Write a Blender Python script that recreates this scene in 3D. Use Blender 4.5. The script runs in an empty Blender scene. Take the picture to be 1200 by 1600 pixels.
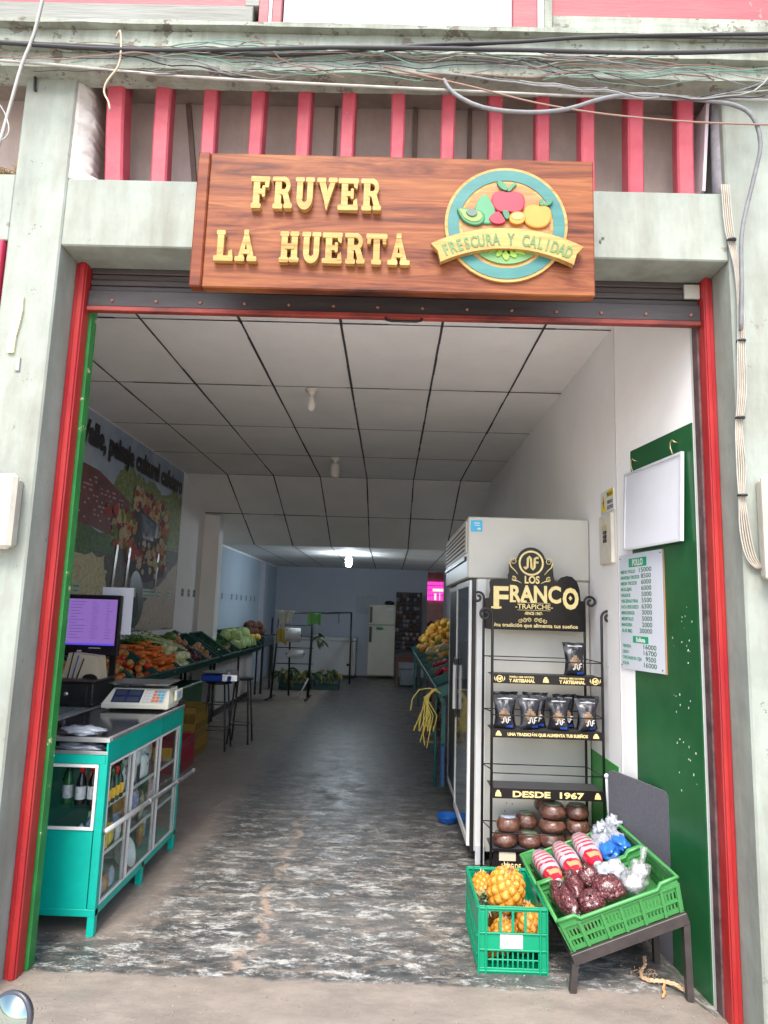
import bpy, bmesh, math, random
from mathutils import Vector, Matrix, noise
random.seed(7)
PI = math.pi
S = bpy.context.scene
COL = S.collection

# ------------------------------------------------------------------ camera
def _cam():
    th, ya, ro = math.radians(8.36), math.radians(0.7), math.radians(1.77)
    f = Vector((-math.sin(ya)*math.cos(th), math.cos(ya)*math.cos(th), math.sin(th)))
    r = Vector((math.cos(ya), math.sin(ya), 0)); u = r.cross(f)
    r2 = r*math.cos(ro) + u*math.sin(ro); u2 = u*math.cos(ro) - r*math.sin(ro)
    m = Matrix((r2, u2, -f)).transposed().to_4x4()
    m.translation = (0, 0, 1.6)
    cd = bpy.data.cameras.new('camera'); cd.sensor_fit = 'VERTICAL'; cd.sensor_height = 36
    cd.lens = 1055/1600*36; cd.clip_start = 0.05; cd.clip_end = 500
    co = bpy.data.objects.new('camera', cd); co.matrix_world = m
    COL.objects.link(co); S.camera = co
_cam()

# ------------------------------------------------------------------ sky, sun, exposure
SUN_EL, SUN_AZ = math.radians(54), math.radians(192)     # hazy high sun from the street side
W = bpy.data.worlds.new('World'); S.world = W; W.use_nodes = True
nt = W.node_tree
sky = nt.nodes.new('ShaderNodeTexSky'); sky.sky_type = 'NISHITA'; sky.sun_disc = False
sky.sun_elevation = SUN_EL; sky.sun_rotation = SUN_AZ; sky.air_density = 1.0; sky.dust_density = 2.5; sky.ozone_density = 0.6
bg = nt.nodes['Background']; bg.inputs['Strength'].default_value = 0.15
nt.links.new(sky.outputs[0], bg.inputs[0])
sd = bpy.data.lights.new('sun', 'SUN'); sd.energy = 1.5; sd.angle = math.radians(28); sd.color = (1, .96, .9)
so = bpy.data.objects.new('sun', sd); COL.objects.link(so)
sdir = Vector((math.sin(SUN_AZ)*math.cos(SUN_EL), math.cos(SUN_AZ)*math.cos(SUN_EL), math.sin(SUN_EL)))
so.rotation_euler = sdir.to_track_quat('Z', 'Y').to_euler(); so.location = (0, -5, 12)
S.view_settings.view_transform = 'Standard'; S.view_settings.look = 'None'
S.view_settings.exposure = 1.88; S.view_settings.gamma = 1
S.cycles.use_denoising = True
S.cycles.max_bounces = 12; S.cycles.diffuse_bounces = 8; S.cycles.glossy_bounces = 4; S.cycles.transmission_bounces = 8
S.cycles.sample_clamp_indirect = 6; S.cycles.caustics_reflective = False; S.cycles.caustics_refractive = False

# ------------------------------------------------------------------ materials
def lin(c):
    if isinstance(c, str):
        c = [int(c[i:i+2], 16)/255 for i in (0, 2, 4)]
        return tuple(x/12.92 if x <= .04045 else ((x+.055)/1.055)**2.4 for x in c)
    return c
def mat(name, col, rough=.6, metal=0, var=0, scale=6, bump=0, bscale=40, col2=None, stretch=(1,1,1), spec=.5, coat=0, emit=0, alpha=1, trans=0, ior=1.45, spots=None, grime=None):
    """Principled material: base colour varied by object-space noise, optional second colour, bump, worn spots."""
    m = bpy.data.materials.new(name); m.use_nodes = True
    n, l = m.node_tree.nodes, m.node_tree.links
    b = n['Principled BSDF']; c = lin(col)
    b.inputs['Roughness'].default_value = rough; b.inputs['Metallic'].default_value = metal
    b.inputs['Specular IOR Level'].default_value = spec; b.inputs['Coat Weight'].default_value = coat
    b.inputs['IOR'].default_value = ior; b.inputs['Transmission Weight'].default_value = trans
    b.inputs['Base Color'].default_value = (*c, 1); b.inputs['Alpha'].default_value = alpha
    geo = n.new('ShaderNodeNewGeometry'); mp = n.new('ShaderNodeMapping'); mp.inputs['Scale'].default_value = stretch
    l.new(geo.outputs['Position'], mp.inputs[0])
    if var or col2:
        t = n.new('ShaderNodeTexNoise'); t.inputs['Scale'].default_value = scale; t.inputs['Detail'].default_value = 8; t.inputs['Roughness'].default_value = .65
        l.new(mp.outputs[0], t.inputs[0])
        r = n.new('ShaderNodeValToRGB'); r.color_ramp.elements[0].position = .35; r.color_ramp.elements[1].position = .68
        c2 = lin(col2) if col2 else tuple(min(1, x*(1+var)) for x in c)
        c1 = c if col2 else tuple(x*(1-var) for x in c)
        r.color_ramp.elements[0].color = (*c1, 1); r.color_ramp.elements[1].color = (*c2, 1)
        l.new(t.outputs[0], r.inputs[0]); out = r.outputs[0]
        if spots:
            sc, th, cs = spots
            t2 = n.new('ShaderNodeTexNoise'); t2.inputs['Scale'].default_value = sc; t2.inputs['Detail'].default_value = 6; t2.inputs['Roughness'].default_value = .7
            l.new(geo.outputs['Position'], t2.inputs[0])
            r2 = n.new('ShaderNodeValToRGB'); r2.color_ramp.elements[0].position = th; r2.color_ramp.elements[1].position = th+.02
            l.new(t2.outputs[0], r2.inputs[0])
            mx = n.new('ShaderNodeMixRGB'); l.new(r2.outputs[0], mx.inputs[0]); l.new(out, mx.inputs[1]); mx.inputs[2].default_value = (*lin(cs), 1)
            out = mx.outputs[0]
        if grime:      # dirt runs: (scale, amount, colour), drawn out downwards
            gs, ga, gc = grime
            m3 = n.new('ShaderNodeMapping'); m3.inputs['Scale'].default_value = (1, 1, .22); l.new(geo.outputs['Position'], m3.inputs[0])
            t3 = n.new('ShaderNodeTexNoise'); t3.inputs['Scale'].default_value = gs; t3.inputs['Detail'].default_value = 9; t3.inputs['Roughness'].default_value = .7
            l.new(m3.outputs[0], t3.inputs[0])
            r3 = n.new('ShaderNodeValToRGB'); r3.color_ramp.elements[0].position = .42; r3.color_ramp.elements[1].position = .78
            r3.color_ramp.elements[0].color = (0, 0, 0, 1); r3.color_ramp.elements[1].color = (ga, ga, ga, 1); l.new(t3.outputs[0], r3.inputs[0])
            x3 = n.new('ShaderNodeMixRGB'); l.new(r3.outputs[0], x3.inputs[0]); l.new(out, x3.inputs[1]); x3.inputs[2].default_value = (*lin(gc), 1)
            out = x3.outputs[0]
        l.new(out, b.inputs['Base Color'])
    if bump:
        t = n.new('ShaderNodeTexNoise'); t.inputs['Scale'].default_value = bscale; t.inputs['Detail'].default_value = 5
        l.new(mp.outputs[0], t.inputs[0])
        bp = n.new('ShaderNodeBump'); bp.inputs['Strength'].default_value = bump; bp.inputs['Distance'].default_value = .01
        l.new(t.outputs[0], bp.inputs['Height']); l.new(bp.outputs[0], b.inputs['Normal'])
    if emit:
        b.inputs['Emission Color'].default_value = (*c, 1); b.inputs['Emission Strength'].default_value = emit
    return m
def glass(name, tint=(.9, .95, .95), rough=.05, a=.25, milk=0.0):
    """thin clear pane or film: see-through, mirror-like towards grazing angles; milk adds a whitish haze of its own"""
    m = bpy.data.materials.new(name); m.use_nodes = True
    n, l = m.node_tree.nodes, m.node_tree.links
    out = n['Material Output']; n.remove(n['Principled BSDF'])
    t = n.new('ShaderNodeBsdfTransparent'); t.inputs[0].default_value = (*tint, 1)
    g = n.new('ShaderNodeBsdfGlossy'); g.inputs['Roughness'].default_value = rough; g.inputs[0].default_value = (.9, .9, .9, 1)
    lw = n.new('ShaderNodeLayerWeight'); lw.inputs[0].default_value = .5
    pw = n.new('ShaderNodeMath'); pw.operation = 'POWER'; pw.inputs[1].default_value = 4; l.new(lw.outputs['Facing'], pw.inputs[0])
    ad = n.new('ShaderNodeMath'); ad.operation = 'MULTIPLY_ADD'; ad.use_clamp = True; ad.inputs[1].default_value = .55; ad.inputs[2].default_value = a
    l.new(pw.outputs[0], ad.inputs[0])
    mx = n.new('ShaderNodeMixShader'); l.new(ad.outputs[0], mx.inputs[0]); l.new(t.outputs[0], mx.inputs[1]); l.new(g.outputs[0], mx.inputs[2])
    last = mx
    if milk:
        d = n.new('ShaderNodeBsdfDiffuse'); d.inputs[0].default_value = (.8, .8, .8, 1); m2 = n.new('ShaderNodeMixShader'); m2.inputs[0].default_value = milk
        l.new(mx.outputs[0], m2.inputs[1]); l.new(d.outputs[0], m2.inputs[2]); last = m2
    l.new(last.outputs[0], out.inputs[0]); return m

# ------------------------------------------------------------------ geometry collector
class G:
    def __init__(s, M=None): s.b = bmesh.new(); s.mi = 0; s.M = M or Matrix(); s.sm = False
    def _f(s, vs):
        try:
            f = s.b.faces.new(vs); f.material_index = s.mi; f.smooth = s.sm; return f
        except ValueError: return None
    def v(s, p): return s.b.verts.new(s.M @ Vector(p))
    def box(s, x0, x1, y0, y1, z0, z1, bev=0, rot=None, jit=0):
        c = Vector(((x0+x1)/2, (y0+y1)/2, (z0+z1)/2)); h = Vector((abs(x1-x0)/2, abs(y1-y0)/2, abs(z1-z0)/2))
        R = rot or Matrix.Identity(3)
        if bev and min(h) > bev*1.01:
            pts = []
            idx = {}
            for sx in (-1, 1):
                for sy in (-1, 1):
                    for sz in (-1, 1):
                        for a in range(3):
                            d = Vector((sx*h.x, sy*h.y, sz*h.z)); 
                            for k in range(3):
                                if k != a: d[k] -= (sx, sy, sz)[k]*bev
                            idx[(sx, sy, sz, a)] = s.v(c + R @ d)
            for a in range(3):
                b_, c_ = (a+1) % 3, (a+2) % 3
                for sg in (-1, 1):
                    q = []
                    for u, w in ((-1, -1), (1, -1), (1, 1), (-1, 1)):
                        k = [0, 0, 0]; k[a] = sg; k[b_] = u; k[c_] = w; q.append(idx[(*k, a)])
                    s._f(q if sg > 0 else q[::-1])
            for a in range(3):
                b_, c_ = (a+1) % 3, (a+2) % 3
                for u in (-1, 1):
                    for w in (-1, 1):
                        k0 = [0]*3; k1 = [0]*3; k0[a] = -1; k1[a] = 1; k0[b_] = k1[b_] = u; k0[c_] = k1[c_] = w
                        s._f([idx[(*k0, b_)], idx[(*k1, b_)], idx[(*k1, c_)], idx[(*k0, c_)]])
            for sx in (-1, 1):
                for sy in (-1, 1):
                    for sz in (-1, 1):
                        s._f([idx[(sx, sy, sz, a)] for a in range(3)])
            return s
        vs = [s.v(c + R @ Vector((sx*h.x, sy*h.y, sz*h.z))) for sx in (-1, 1) for sy in (-1, 1) for sz in (-1, 1)]
        for q in ((0,1,3,2),(4,6,7,5),(0,4,5,1),(2,3,7,6),(0,2,6,4),(1,5,7,3)): s._f([vs[i] for i in q])
        return s
    def loft(s, rings, cap=True, closed=True):
        R = [[s.v(p) for p in r] for r in rings]
        for a, b in zip(R, R[1:]):
            n = len(a)
            for i in range(n if closed else n-1): s._f([a[i], a[(i+1) % n], b[(i+1) % n], b[i]])
        if cap: s._f(R[0][::-1]); s._f(R[-1])
        return R
    def tube(s, pts, r, n=8, cap=True, r2=None):
        pts = [Vector(p) for p in pts]; rings = []; N = len(pts); up = None
        for i, p in enumerate(pts):
            d = (pts[min(i+1, N-1)] - pts[max(i-1, 0)])
            if d.length < 1e-9: d = Vector((0, 0, 1))
            d.normalize()
            if up is None:
                up = Vector((0, 0, 1)) if abs(d.z) < .9 else Vector((1, 0, 0))
            a = d.cross(up); 
            if a.length < 1e-6: a = d.cross(Vector((.3, .9, .1)))
            a.normalize(); b = a.cross(d); up = b if b.length else up
            rr = r if r2 is None else r + (r2-r)*i/(N-1)
            rings.append([p + (a*math.cos(2*PI*k/n) + b*math.sin(2*PI*k/n))*rr for k in range(n)])
        sm = s.sm; s.sm = n > 5; s.loft(rings, cap); s.sm = sm; return s
    def cyl(s, p0, p1, r, n=16, r2=None): return s.tube([p0, p1], r, n, True, r2)
    def lathe(s, prof, c=(0, 0, 0), n=24, M=None, jit=0):
        M = M or Matrix.Identity(3); c = Vector(c)
        rings = [[c + M @ Vector((r*math.cos(2*PI*k/n), r*math.sin(2*PI*k/n), z)) for k in range(n)] for r, z in prof]
        sm = s.sm; s.sm = True; s.loft(rings, True); s.sm = sm; return s
    def ball(s, c, r, n=12, m=8, rot=None, lump=0, seed=0, fs=3.):
        r = Vector((r, r, r)) if not hasattr(r, '__len__') else Vector(r); R = rot or Matrix.Identity(3); c = Vector(c)
        rings = []
        for i in range(m+1):
            t = PI*(.02+.96*i/m); ring = []
            for k in range(n):
                d = Vector((math.sin(t)*math.cos(2*PI*k/n), math.sin(t)*math.sin(2*PI*k/n), -math.cos(t)))
                q = 1 + (lump*noise.noise(d*fs + Vector((seed*7.3, 0, 0))) if lump else 0)
                ring.append(c + R @ Vector((d.x*r.x*q, d.y*r.y*q, d.z*r.z*q)))
            rings.append(ring)
        sm = s.sm; s.sm = True; s.loft(rings, True); s.sm = sm; return s
    def prism(s, pts, y0, y1, fr=None):
        """2-D outline (x,z) extruded from y0 (front) to y1; fr maps (x,y,z)"""
        fr = fr or (lambda x, y, z: (x, y, z))
        a = [s.v(fr(x, y0, z)) for x, z in pts]; b = [s.v(fr(x, y1, z)) for x, z in pts]; n = len(pts)
        s._f(a[::-1]); s._f(b)
        for i in range(n): s._f([a[i], b[i], b[(i+1) % n], a[(i+1) % n]])
        return s
    def quad(s, *p): s._f([s.v(q) for q in p]); return s
WORG = {}
def obj(name, g, m, parent=None, keep=False, label=None):
    bmesh.ops.recalc_face_normals(g.b, faces=g.b.faces)
    me = bpy.data.meshes.new(name); 
    xs = [v.co for v in g.b.verts]
    if not xs: xs = [Vector((0, 0, 0))]
    o = Vector(((min(p.x for p in xs)+max(p.x for p in xs))/2, (min(p.y for p in xs)+max(p.y for p in xs))/2, min(p.z for p in xs)))
    if keep: o = Vector((0, 0, 0))
    for v in g.b.verts: v.co -= o
    g.b.to_mesh(me); g.b.free()
    for x in (m if isinstance(m, (list, tuple)) else [m]): me.materials.append(x)
    ob = bpy.data.objects.new(name, me); COL.objects.link(ob)
    WORG[ob] = o
    if parent is not None: ob.parent = parent; ob.location = o - WORG[parent]
    else: ob.location = o
    if label: ob['label'] = label
    return ob
def tag(o, label, cat, group=None):
    o['label'] = label; o['category'] = cat
    if group: o['group'] = group
    return o
def thing(name, label, cat, loc=(0, 0, 0), group=None):
    o = bpy.data.objects.new(name, None); o.empty_display_size = .05; COL.objects.link(o); o.location = loc; WORG[o] = Vector(loc)
    return tag(o, label, cat, group)
def struct(name, g, m):
    o = obj(name, g, m); o['kind'] = 'structure'; return o
def dup(root, loc, rot=None, label=None, scale=None):
    def cp(o, par):
        c = o.copy(); COL.objects.link(c); c.parent = par
        for ch in o.children: cp(ch, c)
        return c
    c = cp(root, None); c.location = loc
    if rot is not None: c.rotation_euler = rot
    if scale is not None: c.scale = scale
    if label: c['label'] = label
    return c
# ------------------------------------------------------------------ lettering
def text_g(g, txt, size, fr, depth=.002, off=0, align='LEFT', width=None, spacing=1.0, shear=0):
    """adds lettering to collector g; fr maps (x across, z up, d out of the surface) to a point"""
    cu = bpy.data.curves.new('t', 'FONT'); cu.body = txt; cu.size = size; cu.extrude = depth/2; cu.offset = off; cu.align_x = align; cu.resolution_u = 3
    cu.space_character = spacing; cu.shear = shear
    to = bpy.data.objects.new('t', cu); COL.objects.link(to)
    dg = bpy.context.evaluated_depsgraph_get(); dg.update()
    me = bpy.data.meshes.new_from_object(to.evaluated_get(dg))
    xs = [v.co.x for v in me.vertices] or [0, 1]
    k = 1
    if width: k = width/(max(xs)-min(xs))
    vs = [g.v(fr(v.co.x*k, v.co.y, v.co.z+depth/2)) for v in me.vertices]
    for p in me.polygons:
        g._f([vs[i] for i in p.vertices])
    bpy.data.objects.remove(to); bpy.data.curves.remove(cu); bpy.data.meshes.remove(me)
    return g

# ------------------------------------------------------------------ shared materials
mPaint = mat('pale_green_wall_paint', (.235, .262, .228), .8, var=.13, scale=2.6, bump=.6, bscale=7, spots=(13, .665, (.17, .165, .135)), grime=(6, .9, (.145, .14, .11)))
mPaintB = mat('old_green_wood_paint', (.20, .228, .188), .8, col2=(.29, .32, .265), scale=3, bump=.6, bscale=22, stretch=(.25, 1, 1.6), spots=(11, .575, (.12, .11, .085)), grime=(9, .9, (.11, .105, .08)))
mPlast = mat('rough_white_plaster', (.44, .41, .38), .9, var=.12, scale=12, bump=.9, bscale=18)
mRedB = mat('faded_red_paint', (.32, .036, .058), .55, col2=(.43, .075, .095), scale=5, bump=.25, bscale=22, spots=(26, .68, (.42, .26, .26)), grime=(12, .6, (.30, .05, .06)))
mRedJ = mat('glossy_red_paint', (.28, .008, .014), .42, col2=(.38, .025, .022), scale=4, stretch=(3, 3, .6), bump=.3, bscale=9, spots=(34, .69, (.26, .17, .13)), grime=(14, .7, (.20, .02, .02)))
mWhite = mat('white_wall', (.84, .825, .815), .85, var=.04, scale=1.6, bump=.15, bscale=14, spots=(7, .74, (.62, .59, .54)))
mUpW = mat('whitewashed_wall', (.46, .46, .5), .9, var=.05, scale=4, bump=.5, bscale=12)
mCeil = mat('ceiling_board', (.86, .84, .82), .8, var=.05, scale=1.5, spots=(3, .72, (.70, .65, .58)))
mJoint = mat('dark_joint', (.05, .05, .055), .7, var=.4, scale=15)
mBlk = mat('black_metal', (.012, .012, .013), .4, var=.3, scale=20)
mAlu = mat('aluminium_trim', (.55, .56, .56), .35, .8, var=.15, scale=15)
mTeal = mat('teal_cabinet_paint', (0.0, .33, .255), .38, var=.10, scale=5, bump=.08, bscale=12, spots=(30, .73, (.03, .2, .16)))
mDkG = mat('dark_green_plastic', (.012, .055, .05), .5, var=.25, scale=12)
mWhP = mat('white_plastic', (.62, .62, .60), .4, var=.04)
mGold = mat('gold_lettering', (.72, .58, .25), .45, var=.1, scale=30)
mClear = glass('clear_glass', (.93, .97, .96), .03, .02)
mFilm = glass('plastic_film', (.95, .96, .97), .12, .06, .12)
# ================================================================== THE SETTING
def floor_mat():
    m = bpy.data.materials.new('worn_painted_floor'); m.use_nodes = True
    n, l = m.node_tree.nodes, m.node_tree.links; b = n['Principled BSDF']
    geo = n.new('ShaderNodeNewGeometry'); sep = n.new('ShaderNodeSeparateXYZ'); l.new(geo.outputs['Position'], sep.inputs[0])
    def nz(scale, st, det=10, ro=.7, dist=0, off=(0, 0, 0)):
        mp = n.new('ShaderNodeMapping'); mp.inputs['Scale'].default_value = st; mp.inputs['Location'].default_value = off; l.new(geo.outputs['Position'], mp.inputs[0])
        t = n.new('ShaderNodeTexNoise'); t.inputs['Scale'].default_value = scale; t.inputs['Detail'].default_value = det; t.inputs['Roughness'].default_value = ro; t.inputs['Distortion'].default_value = dist
        l.new(mp.outputs[0], t.inputs[0]); return t.outputs[0]
    def ramp(src, stops):
        r = n.new('ShaderNodeValToRGB'); cr = r.color_ramp
        while len(cr.elements) < len(stops): cr.elements.new(.5)
        for e, (p, c) in zip(cr.elements, stops): e.position = p; e.color = (*c, 1) if len(c) == 3 else c
        l.new(src, r.inputs[0]); return r.outputs[0]
    def mix(f, a, b_):
        x = n.new('ShaderNodeMixRGB'); 
        for i, s_ in enumerate((f, a, b_)):
            if isinstance(s_, (tuple, float)): x.inputs[i].default_value = s_ if i == 0 else (*s_, 1)
            else: l.new(s_, x.inputs[i])
        return x.outputs[0]
    def math_(op, a, b_, clamp=True):
        x = n.new('ShaderNodeMath'); x.operation = op; x.use_clamp = clamp
        for i, s_ in enumerate((a, b_)):
            if isinstance(s_, (int, float)): x.inputs[i].default_value = s_
            else: l.new(s_, x.inputs[i])
        return x.outputs[0]
    def rng(src, a, b_, c=0, d=1):
        x = n.new('ShaderNodeMapRange'); l.new(src, x.inputs[0]); x.inputs[1].default_value = a; x.inputs[2].default_value = b_; x.inputs[3].default_value = c; x.inputs[4].default_value = d; return x.outputs[0]
    Y = sep.outputs['Y']; X = sep.outputs['X']
    # bare cement, brown-grey
    cem = ramp(nz(3, (1, 1, 1)), [(.3, (.095, .08, .066)), (.7, (.19, .162, .135))])
    # worn charcoal paint in flakes drawn out along the doorway
    flake = ramp(nz(9, (.62, 1.3, 1), 15, .86, .3), [(.455, (0, 0, 0)), (.485, (1, 1, 1))])
    char = ramp(nz(16, (.6, 1.3, 1), 6), [(.3, (.020, .022, .023)), (.7, (.085, .087, .085))])
    c = mix(flake, cem, char)
    # chalk-white scuffs
    scuff = ramp(nz(7.5, (.6, 1.35, 1), 15, .9, .3, (3.7, 1.1, 0)), [(.525, (0, 0, 0)), (.55, (1, 1, 1))])
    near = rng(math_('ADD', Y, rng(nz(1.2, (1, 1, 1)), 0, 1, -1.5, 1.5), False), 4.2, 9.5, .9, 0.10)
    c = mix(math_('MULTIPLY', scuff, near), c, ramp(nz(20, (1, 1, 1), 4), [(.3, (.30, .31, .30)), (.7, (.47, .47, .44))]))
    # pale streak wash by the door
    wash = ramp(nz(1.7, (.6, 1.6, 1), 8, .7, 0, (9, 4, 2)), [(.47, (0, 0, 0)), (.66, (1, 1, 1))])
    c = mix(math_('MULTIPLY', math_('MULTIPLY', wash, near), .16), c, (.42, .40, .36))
    # deeper inside: floor colour turns dark brown with distance
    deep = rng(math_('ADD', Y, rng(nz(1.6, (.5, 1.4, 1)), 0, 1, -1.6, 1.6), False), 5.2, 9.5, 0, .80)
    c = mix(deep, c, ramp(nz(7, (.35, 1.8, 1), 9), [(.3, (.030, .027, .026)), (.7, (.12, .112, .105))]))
    # crack filled with mortar running in from the door
    cx = math_('ADD', X, rng(nz(2.3, (0, 1, 0), 5), 0, 1, -.22, .22), False)
    d = math_('ABSOLUTE', math_('SUBTRACT', cx, -.62, False), 0, False)
    ck = math_('MULTIPLY', math_('MULTIPLY', rng(d, .010, .03, 1, 0), rng(nz(9, (1, 1, 1), 8), .42, .55)), rng(Y, 5.2, 7, 1, 0))
    c = mix(ck, c, (.27, .21, .165))
    # clean cement under the left counter and along the threshold
    lc = rng(math_('ADD', X, rng(nz(3, (1, .6, 1)), 0, 1, -.22, .22), False), -1.28, -1.12, .85, 0)
    lc = math_('MULTIPLY', lc, rng(Y, 3.42, 3.6, 0, 1))
    c = mix(lc, c, (.235, .195, .165))
    edge = rng(math_('ADD', Y, rng(nz(2.6, (1, 0, 0), 6), 0, 1, -.09, .09), False), 3.19, 3.215, 1, 0)
    pave = ramp(nz(5, (.7, 1.3, 1), 15, .8), [(.3, (.15, .128, .108)), (.7, (.27, .23, .195))])
    pit = ramp(nz(38, (1, 1, 1), 6, .8), [(.62, (0, 0, 0)), (.66, (1, 1, 1))])
    pave = mix(math_('MULTIPLY', pit, .55), pave, (.10, .085, .07))
    stain = ramp(nz(2.1, (.6, 1.6, 1), 7, .7), [(.5, (0, 0, 0)), (.62, (1, 1, 1))])
    pave = mix(math_('MULTIPLY', stain, .45), pave, (.13, .115, .10))
    c = mix(edge, c, pave)
    l.new(c, b.inputs['Base Color'])
    l.new(rng(nz(5, (1, 1, 1)), .3, .7, .24, .6), b.inputs['Roughness'])
    bp = n.new('ShaderNodeBump'); bp.inputs['Strength'].default_value = .55; bp.inputs['Distance'].default_value = .008
    l.new(nz(14, (.6, 1.2, 1), 10), bp.inputs['Height']); l.new(bp.outputs[0], b.inputs['Normal'])
    return m
def sstep(t): t = max(0, min(1, t)); return t*t*(3-2*t)
def fz(x, y):
    """floor height: falls away a little at the right of the doorway"""
    return -.095*sstep((x-1.29)/.22)*(1-sstep((y-3.9)/1.2))
g = G()
xs = [-2.95+i*.1 for i in range(0, 60)]; ys = [2.2+.1*i for i in range(0, 31)] + [5.6, 7, 9, 12, 15, 17.4, 20.2]
grid = [[g.v((x, y, fz(x, y))) for x in xs] for y in ys]
for j in range(len(ys)-1):
    for i in range(len(xs)-1): g.sm = True; g._f([grid[j][i], grid[j][i+1], grid[j+1][i+1], grid[j+1][i]])
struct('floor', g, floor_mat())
mStreet = mat('pale_street_concrete', (.58, .52, .45), .85, var=.12, scale=1.5, bump=.3, bscale=12)
g = G(); g.quad((-60, -60, -.16), (60, -60, -.16), (60, 60, -.16), (-60, 60, -.16)); struct('ground', g, mStreet)
g = G(); g.box(-12, -2.95, 1.2, 2.95, -.2, -.004); g.box(2.95, 12, 1.2, 2.95, -.2, -.104)
g.box(-12, 12, 1.05, 1.2, -.2, -.02, .01); g.quad((-2.95, 1.2, -.06), (2.95, 1.2, -.06), (2.95, 2.2, -.005+fz(3, 2)), (-2.95, 2.2, -.005))
struct('pavement', g, mStreet)

# ---- shop walls
def wallbox(name, label, m, *b, cat='wall'):
    g = G()
    for q in b: g.box(*q)
    return tag(obj(name, g, m), label, cat)
wallbox('left_wall', 'white interior wall on the left behind the produce trays', mWhite, (-3.05, -2.9, 3.35, 17.4, -.05, 3.6))
g = G(); g.box(1.37, 1.52, 4.1, 17.4, -.05, 3.6)
g.b.verts.ensure_lookup_table()
g.prism([(1.37, 4.1), (1.492, 3.27), (1.60, 3.27), (1.60, 4.098)], -.15, 3.6, lambda x, y, z: (x, z, y))
rw = tag(obj('right_wall', g, mWhite), 'white interior wall on the right behind the tall cooler', 'wall')
g = G(); g.box(1.366, 1.372, 4.14, 10, .0, .74); obj('painted_dado', g, mat('green_dado_paint', (.02, .26, .03), .35, var=.1), rw)
g = G(); g.box(1.37, 1.384, 4.075, 4.099, -.02, 3.43, .004); obj('corner_strip', g, mWhP, rw)
mBackW = mat('grey_blue_wall', (.42, .45, .52), .85, var=.06, scale=1.2)
wallbox('back_wall', 'blue grey wall closing the far end of the shop', mBackW, (-3.05, .95, 17.2, 17.35, -.05, 3.0), (.95, 1.6, 17.2, 17.35, 2.62, 3.0), (1.52, 1.6, 17.2, 17.35, -.05, 2.62))
wallbox('yard_wall_and_sun_block', 'brown wall seen through the far right doorway, with an added roof blocking the sun', mat('brown_yard_wall', (.30, .2, .17), .9, var=.2), (.3, 2.4, 20, 20.1, -.05, 3), (.3, 2.4, 17.36, 20.1, 3.0, 3.08), (.3, .4, 17.36, 20, -.05, 3), (2.3, 2.4, 17.36, 20, -.05, 3), cat='wall')  # the roof slab is added out of view to keep sunlight off the yard
wallbox('blue_wall_lining', 'pale blue painted stretch of wall beyond the inner pillar', mat('pale_blue_wall', (.38, .47, .56), .8, var=.05, scale=1), (-2.9, -2.885, 11.3, 17.2, -.0, 2.62))
wallbox('inner_pillar', 'white square pillar standing out of the left wall beyond the poster', mWhite, (-2.9, -2.66, 10.35, 10.6, 0, 3.0), cat='pillar')
wallbox('far_pillar', 'narrow grey pillar near the far left corner of the shop', mBackW, (-2.9, -2.78, 15.0, 15.3, 0, 2.62), cat='pillar')

# ---- ceiling: flat part, sloping part, low part at the back, with dark joints
cl = thing('ceiling', 'x', 'x'); del cl['label']; del cl['category']; cl['kind'] = 'structure'
def zc(y):
    return 3.43 if y <= 9.24 else (3.43-(3.43-2.655)*(y-9.24)/(11.4-9.24) if y <= 11.4 else 2.655)
g = G(); prof = [(3.3, 3.43), (9.24, 3.43), (11.4, 2.655), (17.3, 2.655)]
vs = [[g.v((x, y, z)) for y, z in prof] for x in (-2.98, 1.55)]
vt = [[g.v((x, y, z+.08)) for y, z in prof] for x in (-2.98, 1.55)]
for i in range(3):
    g._f([vs[0][i], vs[1][i], vs[1][i+1], vs[0][i+1]]); g._f([vt[0][i], vt[1][i], vt[1][i+1], vt[0][i+1]])
g._f([vs[0][0], vs[1][0], vt[1][0], vt[0][0]])
obj('boarding', g, mCeil, cl)
g = G(); rnd = random.Random(3)
for i in range(-4, 3):
    x = -.365+.652*i
    pts = []; y = 3.32
    while y < 17.2:
        w = .006+.004*rnd.random(); y2 = min(17.2, y+rnd.uniform(.15, .5))
        for ys_ in (9.24, 11.4):
            if y < ys_-1e-4 < y2: y2 = ys_
        j = rnd.uniform(-.0015, .0015)
        za, zb = zc(y)-.003, zc(y2)-.003
        g.quad((x-w+j, y, za), (x+w+j, y, za), (x+w+j, y2, zb), (x-w+j, y2, zb)); y = y2
for y in (4.13, 5.40, 6.68, 7.95, 9.235, 10.35, 11.41, 12.7, 14.0, 15.3, 16.6):
    w = .010
    for k in range(12):
        x0 = -2.9+k*4.27/12
        ww = w*rnd.uniform(.55, 1.15); z0, z1 = zc(y-ww)-.0035, zc(y+ww)-.0035
        g.quad((x0, y-ww, z0), (x0+.356, y-ww, z0), (x0+.356, y+ww, z1), (x0, y+ww, z1))
obj('joint_strips', g, mJoint, cl)

# ---- facade: pillars, lintel beam, reveals
fac = thing('facade_wall', 'pale green concrete frame of two pillars and a lintel beam around the shop entrance', 'facade', (0, 3, 0))
g = G()
g.box(-1.853, -1.6, 2.95, 3.30, -.2, 4.2, .008)               # left pillar
obj('pillar', g, mPaint, fac)
g = G(); g.box(1.535, 3.6, 2.95, 3.30, -.3, 4.2, .008); obj('pillar', g, mPaint, fac)
g = G(); g.box(-1.6, 1.535, 2.955, 3.30, 3.262, 3.605, .006); obj('lintel', g, mPaint, fac)
g = G(); g.box(-3.6, -1.853, 2.955, 3.3, 3.28, 3.62, .004); g.box(-3.6, -1.853, 3.1, 3.3, -.2, 3.28); obj('side_wall', g, mPaint, fac)
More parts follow.
